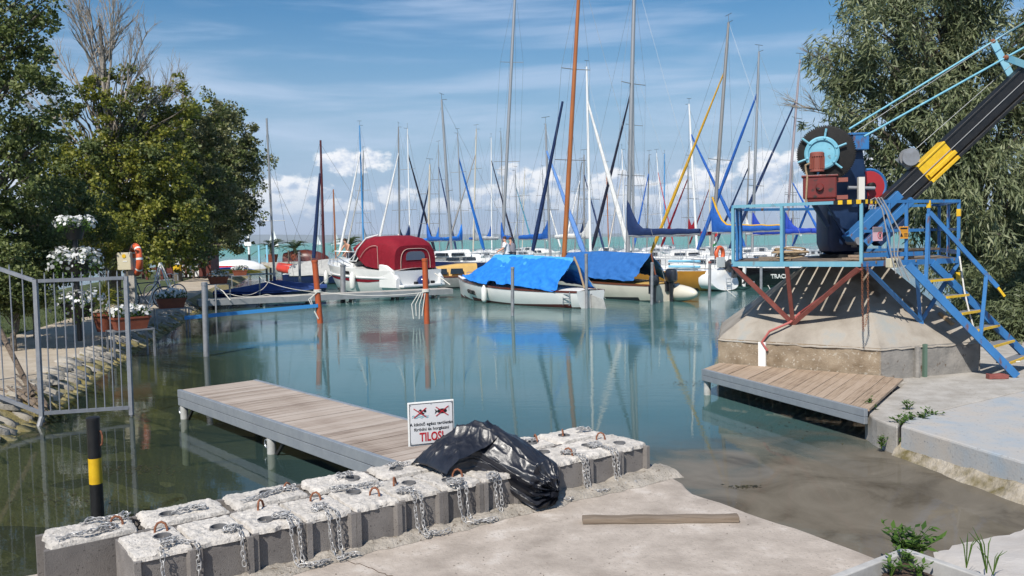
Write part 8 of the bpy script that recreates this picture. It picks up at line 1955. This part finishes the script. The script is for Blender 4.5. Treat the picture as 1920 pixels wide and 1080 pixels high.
q = PD(250, 487, 19.75); t = thing('lifebuoy', 'orange ring lifebuoy with white bands hanging behind the electrical cabinet', 'lifebuoy', (q.x + 0.06, q.y, q.z), R_(128))
for k in range(8):
    mb = MB(); aa = [R_(45 * k + d) for d in ((0, 8, 16, 24, 32, 38) if True else ())]; mb.tube([(0.31 * math.cos(a), 0, 0.31 * math.sin(a)) for a in [R_(45 * k + 37 * i / 6) for i in range(7)]], 0.075, 10, cap=False); mb.build('orange_section', 'buoy_orange', t, smooth=True, local=True)
    mb = MB(); mb.tube([(0.31 * math.cos(a), 0, 0.31 * math.sin(a)) for a in [R_(45 * k + 37), R_(45 * k + 41), R_(45 * k + 45)]], 0.078, 10, cap=False); mb.build('white_band', 'white_paint', t, smooth=True, local=True)
# bicycles
def bicycle(loc, rz, lab, mat):
    t = thing('bicycle', lab, 'bicycle', loc, rz, 'bicycles parked under the trees')
    def wheel(x):
        mb = MB(); mb.tube([(x + 0.33 * math.cos(a), 0, 0.34 + 0.33 * math.sin(a)) for a in [k * 2 * math.pi / 28 for k in range(28)]], 0.018, 6, closed=True); w = mb.build('wheel', 'rubber_black', t, smooth=True, local=True)
        mb = MB(); mb.tube([(x + 0.305 * math.cos(a), 0, 0.34 + 0.305 * math.sin(a)) for a in [k * 2 * math.pi / 28 for k in range(28)]], 0.01, 5, closed=True)
        for k in range(9): a = k * math.pi / 9; mb.tube([(x + 0.30 * math.cos(a), 0, 0.34 + 0.30 * math.sin(a)), (x - 0.30 * math.cos(a), 0, 0.34 - 0.30 * math.sin(a))], 0.002, 3)
        mb.build('rim', 'steel', w, local=True)
    wheel(-0.52); wheel(0.52)
    mb = MB(); bb, hd, st_, rx, fx_ = (-0.08, 0, 0.30), (0.36, 0, 0.82), (-0.22, 0, 0.78), (-0.52, 0, 0.34), (0.52, 0, 0.34)
    for a, b in ((bb, hd), (bb, st_), (st_, hd), (st_, rx), (bb, rx)): mb.tube([a, b], 0.016, 6)
    mb.tube([(0.35, 0, 0.92), hd, (0.45, 0, 0.5), fx_], 0.015, 6); mb.build('frame', mat, t, smooth=True, local=True)
    mb = MB(); mb.tube([(0.30, -0.28, 0.98), (0.37, -0.1, 1.0), (0.35, 0, 0.95), (0.37, 0.1, 1.0), (0.30, 0.28, 0.98)], 0.012, 6); mb.build('handlebar', 'steel', t, smooth=True, local=True)
    mb = MB(); mb.loft([[(x, -w, 0.93), (x, w, 0.93), (x, w * 0.8, 0.97), (x, -w * 0.8, 0.97)] for x, w in ((-0.36, 0.08), (-0.24, 0.07), (-0.10, 0.025))]); mb.tube([(-0.22, 0, 0.78), (-0.25, 0, 0.93)], 0.012, 6); mb.build('saddle', 'rubber_black', t, local=True)
    mb = MB(); mb.lathe((-0.08, -0.02, 0.30), [(0.09, 0), (0.09, 0.01), (0, 0.01)], 14, axis=(0, -1, 0)); mb.build('chainring', 'zinc_dull', t, local=True)
q = PD(272, 522, 25.2); bicycle((q.x, q.y, 0.42), R_(12), 'dark blue bicycle parked behind the electrical cabinet', M('bike_navy', (0.02, 0.04, 0.12), 0.4))
q = PD(308, 518, 27.0); bicycle((q.x, q.y, 0.42), R_(-20), 'grey bicycle leaning by the swing frame', 'zinc_dull')
# folding A-frame of a swing seat
q = PD(300, 520, 25.8); t = thing('swing_frame', 'white steel A-frame of a garden swing under the trees', 'swing', (q.x, q.y, 0.42), 0.3)
for (a, b) in (((-0.35, -0.3, 0), (0, 0, 1.35)), ((0.45, -0.3, 0), (0, 0, 1.35)), ((-0.35, 0.6, 0), (0.0, 0.6, 1.35)), ((0.45, 0.6, 0), (0.0, 0.6, 1.35)), ((0, 0, 1.35), (0, 0.6, 1.35)), ((-0.3, -0.28, 0.05), (-0.3, 0.58, 0.05))):
    mb = MB(); mb.tube([a, b], 0.018, 7); mb.build('tube', 'mast_white', t, smooth=True, local=True)
mb = MB(); mb.tube([(-0.25, 0.05, 0.42), (0.05, 0.05, 0.30), (0.35, 0.05, 0.45), (0.35, 0.5, 0.45), (0.05, 0.5, 0.30), (-0.25, 0.5, 0.42)], 0.016, 6, closed=True); mb.build('seat_frame', 'mast_white', t, smooth=True, local=True)

# ------------------------------------------------------------------ hut and pergola among the trees
mk('hut_red', (0.085, 0.018, 0.014), 0.7, c2=(0.12, 0.028, 0.02), scale=4); mk('roof_red', (0.16, 0.025, 0.022), 0.7)
hx, hy = -19.4, 52.0
t = thing('hut', 'dark red wooden hut with a white door under the trees', 'hut', (hx, hy, 0.42), R_(8))
for (c, s_) in (((0, 1.2, 1.15), (2.6, 0.1, 2.3)), ((-1.25, 0.0, 1.15), (0.1, 2.3, 2.3)), ((1.25, 0.0, 1.15), (0.1, 2.3, 2.3)), ((-0.85, -1.2, 1.15), (0.9, 0.1, 2.3)), ((0.95, -1.2, 1.15), (0.7, 0.1, 2.3))):
    mb = MB(); mb.box(c, s_); mb.build('wall', 'hut_red', t, local=True)
mb = MB(); mb.box((0.11, -1.19, 0.95), (0.95, 0.06, 1.9)); dr = mb.build('door', 'white_paint', t, local=True); mb = MB(); mb.sphere((0.45, -1.24, 0.95), 0.035, 8, 6); mb.build('handle', 'steel', dr, local=True)
mb = MB(); mb.box((0.11, -1.2, 2.12), (0.98, 0.09, 0.36)); mb.build('lintel', 'hut_red', t, local=True)
for sx in (1, -1): mb = MB(); mb.plate([(0, -1.75, 3.1), (0, 1.5, 3.1), (sx * 1.7, 1.5, 2.25), (sx * 1.7, -1.75, 2.25)], 0.06); mb.build('roof_slope', 'roof_red', t, local=True)
t = thing('pergola', 'dark red timber pergola standing in front of the hut', 'pergola', (hx - 0.9, 47.5, 0.42), R_(6))
for k in range(5):
    for y_ in (0, 1.9):
        mb = MB(); mb.bar((-1.6 + 0.8 * k, y_, 0), (-1.6 + 0.8 * k, y_, 2.3), 0.13, 0.13, up=(0, 1, 0)); mb.build('post', 'hut_red', t, local=True)
for y_ in (0, 1.9): mb = MB(); mb.bar((-1.9, y_, 2.37), (1.9, y_, 2.37), 0.12, 0.14); mb.build('beam', 'hut_red', t, local=True)
for k in range(9): mb = MB(); mb.bar((-1.7 + 0.42 * k, -0.3, 2.5), (-1.7 + 0.42 * k, 2.2, 2.5), 0.06, 0.10); mb.build('rafter', 'hut_red', t, local=True)
for z in (0.95, 0.55): mb = MB(); mb.bar((-1.6, 1.95, z), (1.6, 1.95, z), 0.04, 0.16); mb.build('rail_board', 'hut_red', t, local=True)
t = thing('bench', 'grey wooden bench in front of the white door', 'bench', (hx + 1.0, 48.2, 0.42), R_(10))
mb = MB(); mb.box((0, 0, 0.45), (1.1, 0.35, 0.06)); mb.build('seat', 'old_timber', t, local=True)
for sx in (-0.42, 0.42): mb = MB(); mb.box((sx, 0, 0.21), (0.08, 0.3, 0.42)); mb.build('leg', 'old_timber', t, local=True)
t = thing('litter_bin', 'small yellow and white bin beside the pergola', 'bin', (PD(333, 505, 46).x, 46.0, 0.42)); mb = MB(); mb.lathe((0, 0, 0.5), [(0.22, 0), (0.24, 0.35)], 14); mb.build('lower_body', 'yellow_paint', t, local=True); mb = MB(); mb.lathe((0, 0, 0.85), [(0.24, 0), (0.24, 0.3), (0, 0.34)], 14); mb.build('upper_body', 'white_paint', t, local=True); mb = MB(); mb.tube([(0, 0, 0), (0, 0, 0.5)], 0.04, 8); mb.build('stem', 'zinc_dull', t, local=True)

# ------------------------------------------------------------------ breakwater with palms, upturned boats
struct(slab('breakwater', [(-27, 83, 0), (-22.6, 80.6, 0), (-10, 81.5, 0), (45, 82.5, 0), (45, 85.5, 0), (-10, 84.5, 0)], 0.5, -1.2, 'concrete_quay', jit=0.25, step=0.8, seed=9))
MT['palm'] = leaf_mat('palm', (0.045, 0.075, 0.02), (0.075, 0.115, 0.03), (0.12, 0.16, 0.06), 0.25)
def palm(x, y, s, lab, seed):
    t = thing('palm', lab, 'palm', (x, y, 0.5), 0, 'palms on the breakwater'); rr = random.Random(seed); mb = MB(); mb.lathe((0, 0, 0), [(0.32 * s, 0), (0.42 * s, 0.5 * s), (0.36 * s, 0.5 * s), (0, 0.45 * s)], 14); mb.build('tub', 'terracotta', t, local=True, smooth=40)
    mb = MB(); mb.tube([(0, 0, 0.4 * s), (0, 0, 0.9 * s)], [0.16 * s, 0.10 * s], 9); mb.build('stem', 'bark', t, local=True)
    C, A, N_, LL = [], [], [], []; mbf = MB()
    for k in range(17):
        az = k * 2.4 + rr.uniform(-.2, .2); el = rr.uniform(0.25, 1.25); L_ = s * rr.uniform(1.1, 1.5); pts = []
        for j in range(8):
            f = j / 7; r = L_ * f * math.cos(el * (1 - 0.2 * f)); z = 0.85 * s + L_ * (f * math.sin(el) - 0.55 * f * f); pts.append(Vector((r * math.cos(az), r * math.sin(az), z)))
        mbf.tube(pts, [0.02 * s] * 4 + [0.012 * s] * 4, 4)
        for j in range(1, 8):
            d = (pts[j] - pts[j - 1]).normalized(); sd_ = d.cross(Vector((0, 0, 1))).normalized()
            for q in (0.0, 0.5):
                for sy in (-1, 1):
                    c = pts[j].lerp(pts[j - 1], q); ax = (sd_ * sy + d * 0.8 + Vector((0, 0, 0.1))).normalized(); l = s * 0.38 * (1 - 0.5 * abs(j / 7 - 0.5)); C.append(tuple(c + ax * l * 0.5)); A.append(tuple(ax)); N_.append((0, 0, 1)); LL.append(l)
    mbf.build('frond_ribs', 'palm', t, local=True); leaves('fronds', C, A, N_, np.array(LL), 0.07 * s, 'palm', t)
palm(PD(489, 470, 79).x, 82.5, 1.5, 'palm in a tub on the breakwater, leftmost', 1); palm(PD(527, 470, 79).x + 0.3, 82.8, 1.4, 'palm in a tub on the breakwater near the bare mast', 2); palm(PD(640, 470, 79).x, 83.0, 1.6, 'palm in a tub on the breakwater left of the motor cruiser', 3)
for k, u in enumerate((486, 501)):
    q = PD(u, 480, 81.2); mb = MB(); mb.box((q.x, 81.2, 1.3), (0.16, 0.16, 1.7)); tag(mb.build('blue_post', 'trim_cyan'), ['pale blue post on the breakwater, left of two', 'pale blue post on the breakwater, right of two'][k], 'post', 'blue posts on the breakwater')
q = PD(467, 470, 74); t = thing('channel_marker', 'tall black and white marker post at the end of the mole', 'marker', (q.x, 74, 0.4))
for z0, z1, m_ in ((0, 1.0, 'black_paint'), (1.0, 1.7, 'white_paint'), (1.7, 2.4, 'black_paint'), (2.4, 3.3, 'white_paint'), (3.3, 4.4, 'black_paint')): mb = MB(); mb.tube([(0, 0, z0), (0, 0, z1)], 0.11, 10); mb.build('band', m_, t, local=True, smooth=True)
mb = MB(); mb.box((-0.05, -0.14, 1.9), (0.6, 0.05, 0.35)); mb.build('plate', 'white_paint', t, local=True)
def upturned(u, v, y, rz, L_, B_, H_, lab, mat):
    q = PD(u, v, y); mb = MB(); mb.loft([[(x * L_, math.cos(a) * B_ * w, H_ * w * math.sin(a) ** 0.8) for a in [k * math.pi / 10 for k in range(11)]] for x, w in ((-0.5, 0.75), (-0.3, 0.95), (0, 1), (0.25, 0.8), (0.42, 0.45), (0.5, 0.05))])
    o = mb.build('upturned_boat', mat, smooth=40, local=True); o.location = (q.x, y, 0.45); o.rotation_euler = (0, 0, rz); tag(o, lab, 'boat', 'boats laid up on the bank')
upturned(452, 486, 62, 0.1, 3.6, 0.75, 0.75, 'white upturned boat lying on the end of the mole', 'hull_white'); upturned(436, 487, 56, 0.2, 3.2, 0.4, 0.35, 'blue upturned kayak on the bank', 'canvas_blue'); upturned(430, 482, 59, 0.1, 3.0, 0.4, 0.4, 'red upturned kayak on the bank', 'canvas_red'); upturned(577, 486, 83.2, 0.0, 4.6, 0.9, 1.2, 'brown upturned boat on the breakwater', 'mahogany'); upturned(446, 489, 54, 0.2, 3.0, 0.35, 0.3, 'yellow upturned kayak on the bank', 'yellow_paint')
t = thing('jetty', 'small weathered timber jetty at the far left bank', 'jetty', (PD(455, 508, 47).x, 47, 0), 0.1)
for k in range(12): mb = MB(); mb.box((-1.4 + 0.27 * k, 0, 0.62), (0.25, 1.4, 0.05)); mb.build('board', 'walk_top', t, local=True)
for x in (-1.4, 1.4):
    for y_ in (-0.6, 0.6): mb = MB(); mb.bar((x, y_, -0.8), (x, y_, 0.95), 0.1, 0.1, up=(0, 1, 0)); mb.build('pile', 'old_timber', t, local=True)

# ------------------------------------------------------------------ people
def person(lab, loc, rz, shirt, legs, hair, bend=0.1, arm=(0.35, 0.2), h=1.74):
    t = thing('person', lab, 'person', loc, rz); s = h / 1.74; f = bend
    J = {'pelvis': (0, 0, 0.93), 'waist': (0.05 * f, 0, 1.08), 'chest': (0.25 * f, 0, 1.30), 'neck': (0.42 * f, 0, 1.48), 'head0': (0.47 * f, 0, 1.57), 'head1': (0.52 * f, 0, 1.67)}
    Rr = {'pelvis': 0.155, 'waist': 0.135, 'chest': 0.16, 'neck': 0.06, 'head0': 0.085, 'head1': 0.088}; E_ = [('pelvis', 'waist'), ('waist', 'chest'), ('chest', 'neck'), ('neck', 'head0'), ('head0', 'head1')]
    for sd, sy in (('l', 1), ('r', -1)):
        J[sd + 'sh'] = (0.30 * f, sy * 0.19, 1.40); J[sd + 'el'] = (0.30 * f + arm[0] * 0.5, sy * 0.27, 1.14); J[sd + 'wr'] = (0.30 * f + arm[0] * 1.1, sy * 0.22, 1.00 + arm[1] * 0.5); J[sd + 'ha'] = (0.30 * f + arm[0] * 1.25 + 0.02, sy * 0.21, 0.96 + arm[1] * 0.55)
        J[sd + 'hip'] = (0, sy * 0.10, 0.86); J[sd + 'kn'] = (0.03, sy * 0.11, 0.48); J[sd + 'an'] = (-0.02, sy * 0.12, 0.08); J[sd + 'to'] = (0.15, sy * 0.13, 0.035)
        for k, r in (('sh', .065), ('el', .045), ('wr', .032), ('ha', .036), ('hip', .095), ('kn', .062), ('an', .042), ('to', .035)): Rr[sd + k] = r
        E_ += [('chest', sd + 'sh'), (sd + 'sh', sd + 'el'), (sd + 'el', sd + 'wr'), (sd + 'wr', sd + 'ha'), ('pelvis', sd + 'hip'), (sd + 'hip', sd + 'kn'), (sd + 'kn', sd + 'an'), (sd + 'an', sd + 'to')]
        for fi in range(5):
            nm = sd + 'f%d' % fi; l = (0.045, 0.075, 0.082, 0.076, 0.06)[fi]; b = J[sd + 'ha']; J[nm] = (b[0] + l * 0.7, b[1] + (fi - 2) * 0.018 * -sy, b[2] - l * (0.7 if fi else 0.2)); Rr[nm] = 0.009; E_.append((sd + 'ha', nm))
    ks = list(J); me = bpy.data.meshes.new('body'); me.from_pydata([tuple(c * s for c in J[k]) for k in ks], [(ks.index(a), ks.index(b)) for a, b in E_], [])
    o = bpy.data.objects.new('body', me); COL.objects.link(o); m1 = o.modifiers.new('skin', 'SKIN'); m1.use_smooth_shade = True
    for k, v in zip(ks, me.skin_vertices[0].data): v.radius = (Rr[k] * s, Rr[k] * s * (1.15 if k in ('chest', 'pelvis') else 1.0)); v.use_root = (k == 'pelvis')
    o.modifiers.new('sub', 'SUBSURF').levels = 1; o.modifiers['sub'].render_levels = 1
    dg = bpy.context.evaluated_depsgraph_get(); m2 = bpy.data.meshes.new_from_object(o.evaluated_get(dg)); bpy.data.objects.remove(o)
    m2.materials.clear(); m2.materials.append(MT['skin']); ob = bpy.data.objects.new('body', m2); COL.objects.link(ob); ob.parent = t
    V = lambda k: Vector(J[k]) * s
    mb = MB(); c = V('head1'); mb.sphere(c + Vector((-0.018, 0, 0.028)) * s, (0.093 * s, 0.088 * s, 0.085 * s), 12, 8); mb.build('hair', hair, t, smooth=True, local=True)
    mb = MB(); mb.loft([[c + Vector((0.078, y_, z)) * s for y_, z in ((-0.014, -0.05), (0.014, -0.05), (0.008, 0.0), (-0.008, 0.0))], [c + Vector((0.108, y_, z)) * s for y_, z in ((-0.010, -0.045), (0.010, -0.045), (0.003, -0.03), (-0.003, -0.03))]]); mb.build('nose', 'skin', t, local=True)
    for y_ in (-0.03, 0.03): mb = MB(); mb.sphere(c + Vector((0.082, y_, 0.0)) * s, 0.011 * s, 8, 6); mb.build('eye', 'ink_black', t, local=True)
    if shirt:
        def ring(z, r0, r1, x): return [Vector((x + r0 * math.cos(a), r1 * math.sin(a), z)) * s for a in [k * math.pi / 8 for k in range(16)]]
        mb = MB(); mb.loft([ring(0.88, 0.165, 0.195, 0.0), ring(1.08, 0.155, 0.185, 0.06 * f), ring(1.30, 0.18, 0.225, 0.25 * f), ring(1.42, 0.13, 0.20, 0.36 * f), ring(1.475, 0.075, 0.085, 0.42 * f)]); mb.build('shirt', shirt, t, smooth=50, local=True)
        for sd in 'lr': mb = MB(); mb.tube([V(sd + 'sh'), V(sd + 'sh').lerp(V(sd + 'el'), 0.75)], [0.085 * s, 0.07 * s], 10); mb.build('sleeve', shirt, t, smooth=True, local=True)
    mb = MB(); mb.loft([[Vector((0.165 * math.cos(a), 0.19 * math.sin(a), z)) * s for a in [k * math.pi / 8 for k in range(16)]] for z in (0.80, 0.90, 0.98)]); mb.build('waistband', legs, t, smooth=50, local=True)
    for sd in 'lr': mb = MB(); mb.tube([V(sd + 'hip'), V(sd + 'kn') + Vector((0, 0, 0.04))], [0.115 * s, 0.095 * s], 12); mb.build('trouser_leg', legs, t, smooth=True, local=True)
    return t
mk('shirt_white', (0.66, 0.70, 0.76), 0.85); mk('shirt_grey', (0.20, 0.20, 0.24), 0.85); mk('shorts_dark', (0.03, 0.035, 0.06), 0.85); mk('hair_brown', (0.06, 0.032, 0.02), 0.8)
q = PD(655, 470, 46.4); person('bare-chested person in dark shorts working on the covered navy boat', (q.x, 46.6, 0.72), R_(230), None, 'shorts_dark', 'hair_brown', 0.7, (0.35, -0.2))
q = PD(951, 470, 41.0); person('person in a pale blue-white shirt standing among the yachts behind the blue tarpaulin', (q.x, 41.0, 0.72), R_(185), 'shirt_white', 'shorts_dark', 'hair_brown', 0.25, (0.3, 0.1), 1.66)
q = PD(962, 470, 41.8); person('person in a grey shirt just right of the one in the pale shirt', (q.x, 41.8, 0.74), R_(150), 'shirt_grey', 'shorts_dark', 'hair_brown', 0.3, (0.3, 0.1), 1.60)

# ------------------------------------------------------------------ summer haze over the lake
hm, hnt, hN_, hL_, hb = nodes_of('haze'); hN_.remove(hb)
pv = hN_.new('ShaderNodeVolumePrincipled'); pv.inputs['Color'].default_value = (0.80, 0.88, 1.0, 1); pv.inputs['Density'].default_value = 1.1e-4; pv.inputs['Anisotropy'].default_value = 0.0
hL_.new(pv.outputs[0], hN_['Material Output'].inputs['Volume'])
mb = MB(); mb.box((0, 8000, 104), (33000, 16400, 214)); hz_o = mb.build('haze', hm); struct(hz_o, 'stuff')['label'] = 'thin blue summer haze over the lake'
